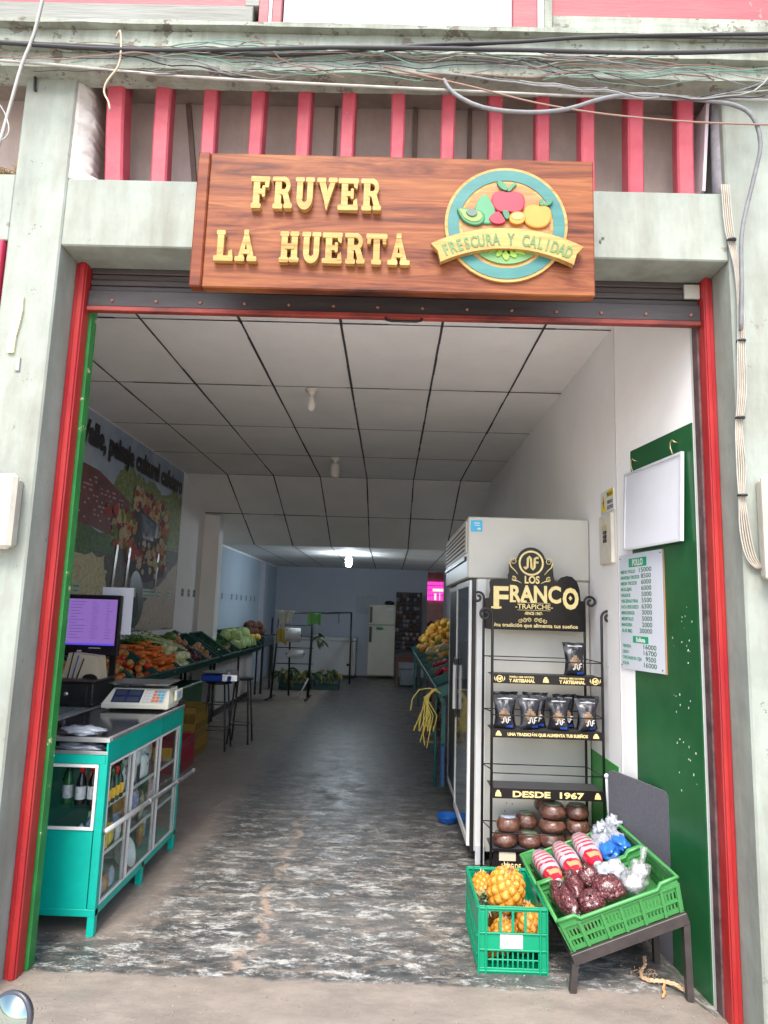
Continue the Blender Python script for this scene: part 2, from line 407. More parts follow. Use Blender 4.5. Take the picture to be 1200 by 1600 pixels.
# dents and scars on the pillars
g = G(); rnd = random.Random(11)
for cx, cz, n_ in ((-1.76, 3.68, 9), (-1.74, 3.35, 8), (-1.70, 3.02, 10), (-1.68, 2.60, 12), (1.60, 1.25, 10), (1.66, 1.0, 8), (-1.64, 1.75, 5), (.95, 3.36, 4), (-.9, 3.5, 2)):
    for k in range(n_):
        x, z = cx+rnd.gauss(0, .012), cz+rnd.gauss(0, .014); r = rnd.uniform(.002, .007)
        g.ball((x, 2.9515, z), (r, .002, r*rnd.uniform(.6, 1.6)), 6, 4)
obj('scars', g, mat('scar_grey', (.13, .12, .10), .9, var=.5, scale=200), fac)
# broken plaster return in the upper opening, left
g = G()
rings = []; N_ = 70
for i in range(N_+1):
    z = 3.608+.595*i/N_; t_ = i/N_
    w = .088*(1-.5*t_**1.6)+.022*noise.noise(Vector((z*9, 3, 1)))+.010*noise.noise(Vector((z*40, 7, 2)))+(.03 if t_ < .08 else 0)
    rg = [(-1.602, 2.958, z)]
    for j in range(1, 9):
        q = j/8; rg.append((-1.602+w*(1-(1-q)**2)+.004*noise.noise(Vector((z*45, q*9, 4))), 2.962+.075*q+.006*noise.noise(Vector((z*30, q*6, 8))), z))
    rings.append(rg+[(-1.60+w, 3.185, z), (-1.602, 3.185, z)])
g.sm = True
g.loft(rings); tag(obj('broken_plaster', g, mPlast), 'rough white plaster edge left of the first red bar', 'plaster')
# recess behind the bars
rec = thing('recess_lining', 'dusty pinkish boards behind the red bars above the lintel', 'boards', (0, 3.6, 3.6))
mRec = mat('dusty_pink_board', (.40, .325, .295), .9, var=.14, scale=2.2, bump=.2, spots=(9, .70, (.16, .12, .09)), grime=(4, .6, (.2, .15, .12)))
g = G(); g.box(-3.5, 1.9, 3.19, 3.22, 3.607, 4.203); obj('back_boards', g, mRec, rec)
g = G(); g.box(-3.5, 1.9, 3.02, 3.62, 4.205, 4.25); obj('soffit', g, mat('dusty_soffit', (.24, .2, .17), .9, var=.2), rec)
mDkW = mat('old_dark_wood', (.13, .09, .08), .8, var=.3)
g = G(); g.box(-1.10, -1.075, 3.172, 3.188, 3.62, 4.195, rot=Matrix.Rotation(-.14, 3, 'Y')); obj('batten', g, mDkW, rec)
g = G(); g.box(.052, .075, 3.172, 3.188, 3.61, 4.2); obj('batten', g, mDkW, rec)
g = G(); g.box(.335, .355, 3.172, 3.188, 3.61, 4.2); obj('batten', g, mDkW, rec)
g = G(); g.box(-.36, -.345, 3.176, 3.188, 3.61, 4.2); obj('batten', g, mDkW, rec)
g = G(); g.box(1.475, 1.49, 3.02, 3.17, 3.66, 4.14, rot=Matrix.Rotation(.08, 3, 'Y')); tag(obj('loose_board', g, mat('lilac_board', (.5, .42, .45), .8, var=.1)), 'tilted pinkish board at the right end behind the red bars', 'board')
# grey iron post right of the bars
g = G(); g.lathe([(.055, 3.61), (.052, 3.7), (.05, 4.2)], (1.565, 3.03, 0), 16)
tag(obj('iron_post', g, mat('dull_grey_paint', (.25, .24, .26), .6, var=.2, scale=20, spots=(30, .66, (.3, .18, .14)))), 'dull grey round post at the right end of the red bars', 'post')
# red square bars
BX = [(-1.43, -1.394), (-1.194, -1.18), (-.960, -.950), (-.719, -.722), (-.488, -.49), (-.268, -.27), (-.028, -.03), (.223, .22), (.451, .45), (.685, .68), (.904, .90), (1.137, 1.126), (1.385, 1.371)]
wds = ['first', 'second', 'third', 'fourth', 'fifth', 'sixth', 'seventh', 'eighth', 'ninth', 'tenth', 'eleventh', 'twelfth', 'thirteenth']
for i, (xt, xb) in enumerate(BX):
    w = .039 if i in (0, 1, 12, 11) else .034
    if i == 0: w = .045
    g = G(); tw = random.uniform(-.12, .12)
    def ring(x, z): 
        R = Matrix.Rotation(tw, 3, 'Z'); b_ = w*.22
        return [Vector((x, 3.03, z)) + R @ Vector(q) for q in ((-w+b_, -w, 0), (w-b_, -w, 0), (w, -w+b_, 0), (w, w, 0), (-w, w, 0), (-w, -w+b_, 0))]
    g.loft([ring(xb, 3.607), ring((xb+xt)/2+random.uniform(-.004, .004), 3.9), ring(xt, 4.205)])
    tag(obj('red_bar', g, mRedB), '%s square red bar from the left above the lintel' % wds[i], 'bar', 'red bars above the lintel')

# ---- timber fascia and upper storey
fa = thing('timber_fascia', 'weathered pale green timber beam with dusty ledges under the upper storey', 'fascia', (0, 2.9, 4.0))
def rough_beam(x0, x1, y0, y1, z0, z1, amp=.006, seed=0):
    g = G(); N = 60; rings = []
    for i in range(N+1):
        x = x0+(x1-x0)*i/N; a = noise.noise(Vector((x*3, seed, 0)))*amp; b_ = noise.noise(Vector((x*4.7, seed+5, 3)))*amp
        rings.append([(x, y0+a, z0+b_), (x, y0+b_, z1+a), (x, y1, z1+a), (x, y1, z0+b_)])
    g.loft(rings); return g
obj('beam', rough_beam(-3.6, 3.6, 2.88, 3.3, 4.252, 4.338, .006, 1), mPaintB, fa)
obj('ledge', rough_beam(-3.6, 3.6, 2.862, 3.3, 4.232, 4.250, .005, 4), mPaintB, fa)
obj('board', rough_beam(-3.6, 3.6, 2.90, 3.02, 4.148, 4.230, .004, 9), mPaintB, fa)
obj('ledge', rough_beam(-3.6, 3.6, 2.872, 3.0, 4.128, 4.146, .006, 12), mPaintB, fa)
obj('ledge', rough_beam(-3.6, 3.6, 2.84, 3.2, 4.34, 4.362, .006, 6), mPaintB, fa)
up = thing('upper_storey', 'upper storey front with red panels, red posts and a whitewashed middle', 'facade', (0, 3, 4.36))
g = G(); g.box(-.60, .51, 2.90, 3.2, 4.368, 7); g.box(-3.6, 3.6, 3.2, 3.4, 4.36, 7.0); obj('wall', g, mUpW, up)
mRP = mat('red_panel_paint', (.25, .045, .055), .6, col2=(.31, .075, .08), scale=4, stretch=(.4, 1, 2.5), bump=.2, spots=(8, .64, (.2, .14, .13)))
g = G(); g.box(-.712, -.665, 2.86, 3.1, 4.366, 7, .003); obj('post', g, mRP, up)
g = G(); g.box(-.665, -.65, 2.865, 3.1, 4.366, 7); g.box(.63, .66, 2.87, 3.1, 4.366, 7); obj('cover_strip', g, mUpW, up)
g = G(); g.box(-.65, -.605, 2.87, 3.1, 4.364, 7, .003); obj('post', g, mRP, up)
g = G(); g.box(.512, .628, 2.87, 3.1, 4.364, 7, .003); obj('post', g, mRP, up)
g = G(); g.box(-3.6, -.78, 2.885, 3.1, 4.47, 7); obj('red_panel', g, mRP, up)
g = G(); g.box(.70, 3.6, 2.885, 3.1, 4.452, 7); obj('red_panel', g, mRP, up)
mGW = mat('grey_weathered_wood', (.15, .155, .135), .85, col2=(.24, .25, .23), scale=6, stretch=(.2, 1, 2), bump=.5, bscale=25)
g = G(); g.box(-3.6, -.74, 2.86, 3.1, 4.366, 4.468, .004); g.box(-.78, -.712, 2.862, 3.1, 4.47, 7, .003); obj('window_rail', g, mGW, up)
g = G(); g.box(.70, 3.6, 2.86, 3.1, 4.366, 4.45, .004); g.box(.66, .698, 2.855, 3.1, 4.364, 7, .003); obj('window_rail', g, mPaintB, up)
# neighbouring red window frame at the left edge
g = G(); g.box(-1.99, -1.862, 2.93, 3.1, 1.0, 3.27, .004); tag(obj('red_window_frame', g, mat('magenta_red_paint', (.5, .03, .07), .4, var=.1)), 'crimson window frame at the left edge beside the left pillar', 'window frame')

# ---- door jambs
for nm, xs_, mm, lb in (('red_door_jamb', (-1.600, -1.545, 3.12, 3.19), mRedJ, 'red steel door jamb on the left of the entrance'),
                        ('red_door_jamb', (1.489, 1.534, 3.12, 3.19), mRedJ, 'red steel door jamb on the right of the entrance')):
    g = G(); z0 = -.02 if xs_[0] < 0 else -.16
    g.box(xs_[0], xs_[1], xs_[2], xs_[3], z0, 3.262, .004); 
    if xs_[0] < 0: g.box(-1.575, -1.550, 3.108, 3.12, 0, 3.262, .003)
    else: g.box(1.492, 1.510, 3.108, 3.12, -.14, 3.262, .003)
    tag(obj(nm, g, mm), lb, 'door jamb')
g = G(); g.box(-1.556, -1.531, 3.191, 3.25, -.0, 3.07, .003)
tag(obj('green_door_rail', g, mat('chipped_green_paint', (.02, .17, .035), .45, var=.2, scale=8, spots=(16, .63, (.45, .42, .25)))), 'chipped green steel rail inside the left red jamb', 'rail')
g = G(); g.box(1.482, 1.497, 3.191, 3.25, -.1, 3.07, .003)
tag(obj('rusty_door_rail', g, mat('rusty_dark_rail', (.09, .05, .05), .6, var=.5, scale=12)), 'dark rusty shutter rail inside the right red jamb', 'rail')
g = G(); g.box(1.488, 1.505, 3.255, 3.285, -.12, 3.4, .003)
tag(obj('white_door_strip', g, mWhP), 'narrow white strip beside the green wall panel', 'strip')
# ---- rolling shutter, raised
sh = thing('rolling_shutter', 'raised dark brown rolling shutter with a red lower edge under the beam', 'shutter', (0, 3.2, 3.04))
mSh = mat('dark_brown_shutter', (.030, .024, .024), .5, col2=(.055, .043, .04), scale=6, stretch=(.3, 1, 3), bump=.1)
g = G()
for k in range(4):
    z = 3.262-.03*k
    g.box(-1.544, 1.488, 3.165+.006*k % .01, 3.195, z-.029, z-.001, .004)
g.box(-1.544, 1.488, 3.155, 3.175, 3.055, 3.139, .003)
obj('curtain', g, mSh, sh)
g = G(); g.box(-1.544, 1.488, 3.148, 3.185, 3.030, 3.054, .003); obj('bottom_bar', g, mat('rusty_red_edge', (.22, .035, .025), .6, var=.5, scale=9, stretch=(.4, 1, 1)), sh)
g = G()
for k in range(14): g.cyl((-1.42+k*.22, 3.154, 3.085), (-1.42+k*.22, 3.149, 3.085), .008, 8)
obj('rivets', g, mat('rust_rivet', (.28, .12, .08), .6), sh)
g = G(); g.tube([(-.06, 3.16, 3.035), (-.055, 3.13, 3.01), (-.03, 3.12, 3.0), (.09, 3.12, 3.0), (.115, 3.13, 3.01), (.12, 3.16, 3.035)], .006, 8); obj('handle', g, mBlk, sh)
g = G(); g.box(1.41, 1.487, 3.15, 3.164, 3.17, 3.245, .003); obj('end_clip', g, mat('galvanised_clip', (.45, .43, .38), .5, .5), sh)

# grit and crumbs swept along the threshold
g = G(); rnd = random.Random(31)
for k in range(520):
    x = rnd.uniform(-1.7, 1.6); y = 3.1+rnd.gauss(0, .22) if k % 3 else rnd.uniform(2.7, 5)
    if y < 2.6: continue
    r = rnd.uniform(.0012, .0045); z = fz(x, y)
    g.ball((x, y, z+r*.4), (r*rnd.uniform(.7, 1.8), r, r*.7), 5, 3)
o = obj('floor_grit', g, mat('grit', (.14, .11, .085), .9, col2=(.3, .26, .2), scale=60)); o['kind'] = 'stuff'; o['label'] = 'small grit and crumbs scattered over the floor by the threshold'; o['category'] = 'grit'
# ================================================================== SIGN
def wood_mat(name, c1, c2, c3, sc=1.0):
    m = bpy.data.materials.new(name); m.use_nodes = True
    n, l = m.node_tree.nodes, m.node_tree.links; b = n['Principled BSDF']
    geo = n.new('ShaderNodeNewGeometry'); mp = n.new('ShaderNodeMapping'); mp.inputs['Scale'].default_value = (.22*sc, 1, 2.6*sc); l.new(geo.outputs['Position'], mp.inputs[0])
    t = n.new('ShaderNodeTexNoise'); t.inputs['Scale'].default_value = 6; t.inputs['Detail'].default_value = 12; t.inputs['Roughness'].default_value = .62; t.inputs['Distortion'].default_value = 1.6
    l.new(mp.outputs[0], t.inputs[0])
    r = n.new('ShaderNodeValToRGB'); cr = r.color_ramp
    cr.elements[0].position = .30; cr.elements[0].color = (*c1, 1); cr.elements[1].position = .66; cr.elements[1].color = (*c3, 1)
    e = cr.elements.new(.46); e.color = (*c2, 1); l.new(t.outputs[0], r.inputs[0])
    t2 = n.new('ShaderNodeTexNoise'); t2.inputs['Scale'].default_value = 42; t2.inputs['Detail'].default_value = 4; l.new(mp.outputs[0], t2.inputs[0])
    mx = n.new('ShaderNodeMixRGB'); mx.blend_type = 'MULTIPLY'; mx.inputs[0].default_value = .45
    l.new(r.outputs[0], mx.inputs[1]); l.new(t2.outputs[0], mx.inputs[2])
    hs = n.new('ShaderNodeHueSaturation'); hs.inputs['Value'].default_value = 1.3; l.new(mx.outputs[0], hs.inputs['Color'])
    l.new(hs.outputs[0], b.inputs['Base Color']); b.inputs['Roughness'].default_value = .5; b.inputs['Specular IOR Level'].default_value = .2
    bp = n.new('ShaderNodeBump'); bp.inputs['Strength'].default_value = .12; bp.inputs['Distance'].default_value = .004; l.new(t2.outputs[0], bp.inputs['Height']); l.new(bp.outputs[0], b.inputs['Normal'])
    return m
mWood = wood_mat('varnished_orange_wood', (.034, .009, .006), (.13, .034, .013), (.23, .080, .026))
mWoodE = wood_mat('varnished_end_board', (.05, .012, .008), (.13, .03, .011), (.22, .065, .02), .5)
mPine = wood_mat('yellow_pine_letter', (.20, .105, .028), (.34, .20, .06), (.41, .27, .095), 1.3)
sg = thing('shop_sign', 'varnished wooden sign reading FRUVER LA HUERTA with a round fruit emblem over the entrance', 'sign', (-.03, 2.83, 2.985))
g = G(); g.box(-.866, .858, 2.78, 2.835, 2.983, 3.630, .006); obj('board', g, mWood, sg)
g = G(); g.box(-.922, -.868, 2.778, 2.835, 2.985, 3.632, .006); obj('end_board', g, mWoodE, sg)
g = G(); g.box(-.7, -.64, 2.836, 2.952, 3.3, 3.36); obj('bracket', g, mBlk, sg)
g = G(); g.box(.6, .66, 2.836, 2.952, 3.3, 3.36); obj('bracket', g, mBlk, sg)
# slab-serif letters built from strokes
def arc(cx, cy, ro, ri, a0, a1, n=12, sx=1.0):
    o = [(cx+ro*sx*math.cos(math.radians(a0+(a1-a0)*i/n)), cy+ro*math.sin(math.radians(a0+(a1-a0)*i/n))) for i in range(n+1)]
    i_ = [(cx+ri*sx*math.cos(math.radians(a1+(a0-a1)*i/n)), cy+ri*math.sin(math.radians(a1+(a0-a1)*i/n))) for i in range(n+1)]
    return o+i_
def R_(x0, y0, x1, y1):
    c = .03; return [(x0+c, y0), (x1-c, y0), (x1, y0+c), (x1, y1-c), (x1-c, y1), (x0+c, y1), (x0, y1-c), (x0, y0+c)]
foot = lambda x: R_(x-.20, 0, x+.20, .15)
head = lambda x: R_(x-.18, .86, x+.18, 1)
LET = {
 'F': [R_(.17, .05, .43, .97), foot(.30), R_(.08, .84, .86, 1), [(.70, .66), (.86, .66), (.90, .93), (.72, .93)], R_(.4, .44, .66, .60), R_(.58, .36, .70, .70)],
 'L': [R_(.17, .05, .43, .95), head(.30), R_(.06, 0, .86, .16), [(.70, .1), (.90, .1), (.86, .36), (.72, .32)]],
 'H': [R_(.12, .05, .37, .95), R_(.60, .05, .85, .95), foot(.245), head(.245), foot(.725), head(.725), R_(.3, .43, .7, .6)],
 'E': [R_(.15, .05, .41, .95), R_(.04, 0, .86, .16), R_(.04, .84, .86, 1), [(.70, .1), (.90, .1), (.86, .36), (.73, .3)], [(.73, .72), (.86, .66), (.90, .92), (.70, .92)], R_(.38, .43, .66, .58), R_(.58, .35, .70, .67)],
 'T': [R_(.34, .05, .60, .95), foot(.47), R_(.04, .83, .90, 1), [(.03, .66), (.17, .66), (.2, .92), (.03, .92)], [(.77, .66), (.91, .66), (.91, .92), (.74, .92)]],
 'U': [R_(.13, .30, .37, .95), R_(.62, .30, .85, .95), head(.25), head(.735), arc(.49, .34, .36, .13, 180, 360)],
 'V': [[(.10, .94), (.38, .94), (.58, .30), (.48, 0)], [(.88, .94), (.66, .94), (.42, .22), (.50, -.02)], head(.22), head(.76)],
 'A': [[(.12, .05), (.34, .05), (.54, .98), (.40, .98)], [(.88, .05), (.62, .05), (.42, .98), (.56, .98)], foot(.20), foot(.78), R_(.32, .24, .66, .38), R_(.38, .86, .58, 1.02)],
 'R': [R_(.15, .05, .41, .95), foot(.28), R_(.04, .86, .55, 1), arc(.52, .72, .28, .12, -90, 90, 10, 1.15), R_(.36, .44, .56, .60), [(.50, .5), (.72, .52), (.90, .10), (.66, .06)], R_(.60, 0, .94, .15)],
}
fr = lambda x, y, z: (x, y, z)
def slab(word, x0, z0, w, h, gap, parent, yb=2.779):
    x = x0
    for ch in word:
        if ch == ' ': x += w*1.02; continue
        g = G()
        for k, p in enumerate(LET[ch]):
            mx_ = (min(q[0] for q in p)+max(q[0] for q in p))/2; mz_ = (min(q[1] for q in p)+max(q[1] for q in p))/2
            kx = 1.16 if len(p) < 20 else 1.05
            g.prism([(x+(mx_+(px-mx_)*kx)*w, z0+(mz_+(pz-mz_)*1.04)*h) for px, pz in p], yb-.024-.0006*k, yb)
        obj('letter', g, mPine, parent); x += w+gap
slab('FRUVER', -.672, 3.348, .094, .152, .0045, sg)
slab('LA HUERTA', -.815, 3.095, .092, .143, .004, sg)
# emblem
em = obj('emblem', G().prism([(.466+.271*math.cos(a*PI/36), 3.306+.271*math.sin(a*PI/36)) for a in range(72)], 2.768, 2.7795), mPine, sg)
mTl = mat('teal_carved_paint', (.012, .105, .105), .5, col2=(.03, .155, .135), scale=10, stretch=(.3, 1, 1.5))
mInner = wood_mat('emblem_inner_wood', (.20, .08, .03), (.29, .13, .05), (.34, .18, .08))
mAvo = mat('avocado_paint', (.17, .27, .06), .5, var=.15); mAvoD = mat('dark_leaf_paint', (.03, .15, .07), .5, var=.2)
mRedF = mat('crimson_fruit_paint', (.36, .014, .035), .45, var=.1); mOrF = mat('orange_fruit_paint', (.46, .19, .02), .45, var=.08)
mLime = mat('lime_leaf_paint', (.20, .34, .035), .5, var=.15); mSeed = mat('grey_seed_paint', (.08, .12, .10), .5)
def Lg(zx, zy): return (.466+(zx-590)*.000653, 3.306-(zy-470)*.000653)
def circ(cx, cz, r, a0=0, a1=360, n=48): return [(cx+r*math.cos(math.radians(a0+(a1-a0)*i/n)), cz+r*math.sin(math.radians(a0+(a1-a0)*i/n))) for i in range(n)]
g = G(); g.prism(arc(.466, 3.306, .258, .208, 0, 359.9, 60), 2.765, 2.7685); obj('ring', g, mTl, em)
g = G(); g.prism(circ(.466, 3.306, .194), 2.766, 2.7685); obj('disc', g, mInner, em)
def blob(name, pts, m, y=2.752, y1=2.766, par=em, sm=2):
    P = [Lg(*p) for p in pts]
    for _ in range(sm):
        Q = []
        for i in range(len(P)):
            a, b = P[i], P[(i+1) % len(P)]
            Q += [(a[0]*.75+b[0]*.25, a[1]*.75+b[1]*.25), (a[0]*.25+b[0]*.75, a[1]*.25+b[1]*.75)]
        P = Q
    cx = sum(p[0] for p in P)/len(P); cz = sum(p[1] for p in P)/len(P)
    g = G(); n = len(P)
    rings = [[(x, y1, z) for x, z in P], [(x, y+.003, z) for x, z in P], [(cx+(x-cx)*.93, y, cz+(z-cz)*.93) for x, z in P]]
    g.loft(rings); return obj(name, g, m, par)
blob('pear', [(445, 255), (480, 300), (520, 380), (515, 470), (440, 485), (380, 440), (375, 360), (405, 290)], mat('pear_paint', (.05, .2, .09), .5, var=.1), 2.757)
blob('apple', [(500, 250), (555, 235), (600, 248), (650, 235), (705, 260), (715, 320), (700, 375), (650, 400), (600, 385), (540, 395), (495, 350), (485, 300)], mRedF, 2.755)
blob('apple_leaf', [(520, 160), (560, 165), (595, 200), (598, 238), (560, 230), (530, 200)], mAvoD, 2.754)
blob('apple_stem', [(592, 240), (610, 195), (650, 168), (662, 185), (640, 200), (612, 240)], mAvoD, 2.756)
blob('orange', [(715, 350), (770, 328), (815, 345), (850, 335), (888, 360), (895, 430), (860, 490), (790, 508), (720, 480), (700, 420)], mOrF, 2.754)
blob('orange_leaf', [(835, 340), (850, 310), (910, 280), (895, 325), (860, 345)], mAvoD, 2.752)
blob('orange_stem', [(815, 290), (838, 290), (838, 345), (812, 345)], mAvoD, 2.752, sm=1)
blob('cut_avocado', [(250, 365), (290, 370), (350, 375), (420, 385), (448, 430), (430, 485), (370, 500), (300, 470), (270, 420)], mAvoD, 2.752)
blob('avocado_flesh', [(262, 375), (300, 385), (360, 385), (410, 395), (432, 430), (415, 465), (365, 478), (310, 455), (285, 420)], mAvo, 2.749, 2.752)
blob('avocado_seed', [(310, 400), (345, 382), (390, 395), (392, 425), (360, 442), (325, 430)], mSeed, 2.744, 2.749)
blob('melon_slice', [(530, 380), (560, 420), (590, 465), (540, 488), (485, 475), (465, 435)], mRedF, 2.751)
blob('berry_leaf', [(555, 380), (600, 380), (612, 420), (600, 450), (575, 440)], mAvoD, 2.752)
blob('lemon', [(610, 410), (650, 388), (700, 392), (722, 430), (700, 475), (650, 488), (605, 465)], mOrF, 2.750)
blob('lemon_flesh', [(622, 415), (655, 398), (695, 402), (708, 428), (690, 448), (650, 455), (620, 440)], mat('lemon_flesh_paint', (.5, .33, .09), .5), 2.748, 2.750)
g = G()
P = [Lg(380, 640), Lg(800, 640), Lg(790, 670)] + [Lg(590+292*math.cos(math.radians(a)), 470+292*math.sin(math.radians(a))) for a in range(38, 145, 8)]
g.prism(P, 2.760, 2.767); obj('field', g, mat('field_paint', (.10, .22, .07), .5), em)
for k, a in enumerate((-62, -42, -22, -2, 18, 38, 58)):
    bx, bz = 590+a*.8, 650; ex, ez = 590+a*3.3, 755-abs(a)*1.35
    blob('field_leaf', [(bx-20, bz), (bx+20, bz), ((bx+ex)/2+32, (bz+ez)/2-5), (ex+10, ez), ((bx+ex)/2-30, (bz+ez)/2+8)], mLime, 2.755, 2.760)
rb = G(); cxr, czr, ro, ri = .466, 2.54, .73, .635
P = [(cxr+ro*math.sin(math.radians(a)), czr+ro*math.cos(math.radians(a))) for a in range(-27, 28, 3)]
Q = [(cxr+ri*math.sin(math.radians(a)), czr+ri*math.cos(math.radians(a))) for a in range(27, -28, -3)]
Pm = [(cxr+.685*math.sin(math.radians(26)), czr+.685*math.cos(math.radians(26)))]; Pn = [(cxr-.685*math.sin(math.radians(26)), czr+.685*math.cos(math.radians(26)))]
rb.prism(P+Pm+Q+Pn, 2.738, 2.767); rib = obj('ribbon', rb, mPine, em)
g = G()
txt = 'FRESCURA Y CALIDAD'; n_ = len(txt)
for i, ch in enumerate(txt):
    if ch == ' ': continue
    a = math.radians(-23.2+46.4*i/(n_-1)); rr = .652
    ux, uz = math.cos(a), -math.sin(a); vx, vz = math.sin(a), math.cos(a)
    bx, bz = cxr+rr*math.sin(a), czr+rr*math.cos(a)
    text_g(g, ch, .074, lambda x, z, d: (bx+ux*x*.60+vx*z, 2.738-d, bz+uz*x*.72+vz*z), .0025, .0022, 'CENTER')
obj('ribbon_lettering', g, mat('green_lettering', (.07, .15, .045), .5, var=.15), rib)

# ================================================================== FACADE FITTINGS AND CABLES
def cable(name, label, pts, r, m, cat='cable', group=None, n=6, wob=0):
    P = []
    V = [Vector(p) for p in pts]
    for i in range(len(V)-1):
        p0, p1, p2, p3 = V[max(i-1, 0)], V[i], V[i+1], V[min(i+2, len(V)-1)]
        k = max(3, int((p2-p1).length/.05))
        for j in range(k):
            t = j/k
            q = .5*((2*p1)+(-p0+p2)*t+(2*p0-5*p1+4*p2-p3)*t*t+(-p0+3*p1-3*p2+p3)*t**3)
            if wob: q = q+Vector((0, noise.noise(q*5+Vector((r*900, 0, 0)))*wob*.5, noise.noise(q*6+Vector((3, r*700, 0)))*wob))
            P.append(q)
    P.append(V[-1])
    g = G(); g.tube(P, r, n); return tag(obj(name, g, m), label, cat, group)
mCb = mat('black_cable', (.02, .02, .022), .6); mCw = mat('dirty_white_cable', (.30, .295, .27), .6, var=.2, scale=12); mCg = mat('grey_cable', (.15, .155, .16), .6, var=.2, scale=20)
mCc = mat('cream_cable', (.36, .29, .21), .6, var=.12, scale=20); mCbr = mat('brown_cable', (.22, .13, .10), .6)
A = 'cables along the timber beam'
cable('power_cable', 'thick black cable, upper of the pair at the right of the timber beam', [(-3, 2.78, 4.2), (-1.4, 2.79, 4.165), (-.6, 2.80, 4.15), (.1, 2.78, 4.20), (.5, 2.77, 4.215), (1.1, 2.77, 4.262), (3, 2.77, 4.33)], .008, mCb, group=A)
cable('power_cable', 'thick black cable sagging lowest across the right of the timber beam', [(-3, 2.76, 4.22), (-1.4, 2.78, 4.145), (-.3, 2.77, 4.168), (.5, 2.76, 4.165), (1.1, 2.74, 4.145), (1.7, 2.74, 4.175), (3, 2.74, 4.26)], .0095, mCb, group=A)
cable('power_cable', 'thin black cable just under the red panel at the right', [(-.1, 2.8, 4.18), (.4, 2.79, 4.22), (1.0, 2.78, 4.26), (3, 2.78, 4.27)], .004, mCb, group=A)
cable('white_cable', 'long straight dirty white cable along the bottom of the timber beam', [(-3, 2.80, 4.13), (-1.9, 2.80, 4.09), (-1.0, 2.81, 4.035), (0, 2.81, 4.0), (.9, 2.81, 3.978), (1.7, 2.81, 3.98), (3, 2.8, 4.0)], .0065, mCw, group=A)
cable('grey_cable', 'grey cable hanging in a low loop across the right hand red bars', [(.18, 2.8, 4.04), (.23, 2.79, 3.96), (.36, 2.78, 3.885), (.56, 2.78, 3.865), (.74, 2.78, 3.885), (.92, 2.79, 3.955), (1.1, 2.80, 3.985), (1.35, 2.80, 3.965), (1.5, 2.80, 3.945), (1.585, 2.79, 3.88), (1.622, 2.80, 3.75), (1.60, 2.83, 3.6), (1.55, 2.86, 3.35), (1.548, 2.88, 3.1), (1.545, 2.9, 2.9)], .0095, mCg, group=A)
cable('thin_cable', 'thin brown cable crossing the right hand bars below the grey loop', [(-.1, 2.8, 4.10), (.3, 2.79, 4.0), (.65, 2.78, 3.905), (1.08, 2.78, 3.85), (1.66, 2.78, 3.83), (3, 2.78, 3.85)], .004, mCbr, group=A)
cable('white_cable', 'pale flat cable slanting down over the left end of the timber beam', [(-1.70, 2.76, 4.40), (-1.73, 2.77, 4.2), (-1.775, 2.78, 4.05), (-1.82, 2.8, 3.85), (-1.845, 2.8, 3.68), (-1.88, 2.8, 3.5)], .008, mCw, group=A)
cable('cream_cable', 'loose cream cable end dangling over the first red bar', [(-1.36, 2.80, 4.22), (-1.335, 2.78, 4.24), (-1.322, 2.78, 4.17), (-1.325, 2.78, 4.06), (-1.37, 2.78, 3.98), (-1.385, 2.79, 3.93), (-1.36, 2.79, 3.88), (-1.35, 2.79, 3.84)], .005, mCc, group=A)
cable('thin_cable', 'thin white wire curling down left of the left pillar', [(-1.9, 2.8, 3.9), (-1.84, 2.8, 3.82), (-1.81, 2.8, 3.73), (-1.84, 2.8, 3.68), (-1.9, 2.8, 3.67)], .0035, mCw, group=A)
rnd = random.Random(5); kinds = [('green', mat('green_cable', (.12, .25, .2), .6)), ('grey', mCg), ('white', mCw), ('black', mCb), ('brown', mCbr)]
for k in range(46):
    x0 = -2.2+rnd.random()*3.2; L_ = rnd.uniform(.5, 1.7); z0 = 4.07+rnd.random()*.13; z1 = 4.05+rnd.random()*.17; nm, mm = kinds[k % 5]
    if x0 > .3: z1 -= .06
    y_ = 2.805+rnd.random()*.03
    cable('thin_cable', 'thin tangled wire in the bundle along the timber beam', [(x0, y_, z0), (x0+L_*.3, y_-.03, z0+rnd.uniform(-.05, .03)), (x0+L_*.65, y_-.02, (z0+z1)/2+rnd.uniform(-.05, .04)), (x0+L_, y_, z1)], rnd.choice((.0016, .0022, .003)), mm, group='tangled wires along the timber beam', wob=.03, n=5)
for k in range(6):
    x0 = .55+k*.12; z0 = 4.02-.01*k
    cable('thin_cable', 'thin wire fanning out above the right hand bars', [(x0-.5, 2.8, 4.09-.01*k), (x0, 2.79, z0), (x0+.5, 2.79, 3.965+.004*k), (1.7, 2.80, 3.99+.03*k)], .003, (mCg, mCw, mCb)[k % 3], group='wires fanning out at the right of the beam', wob=.02, n=5)
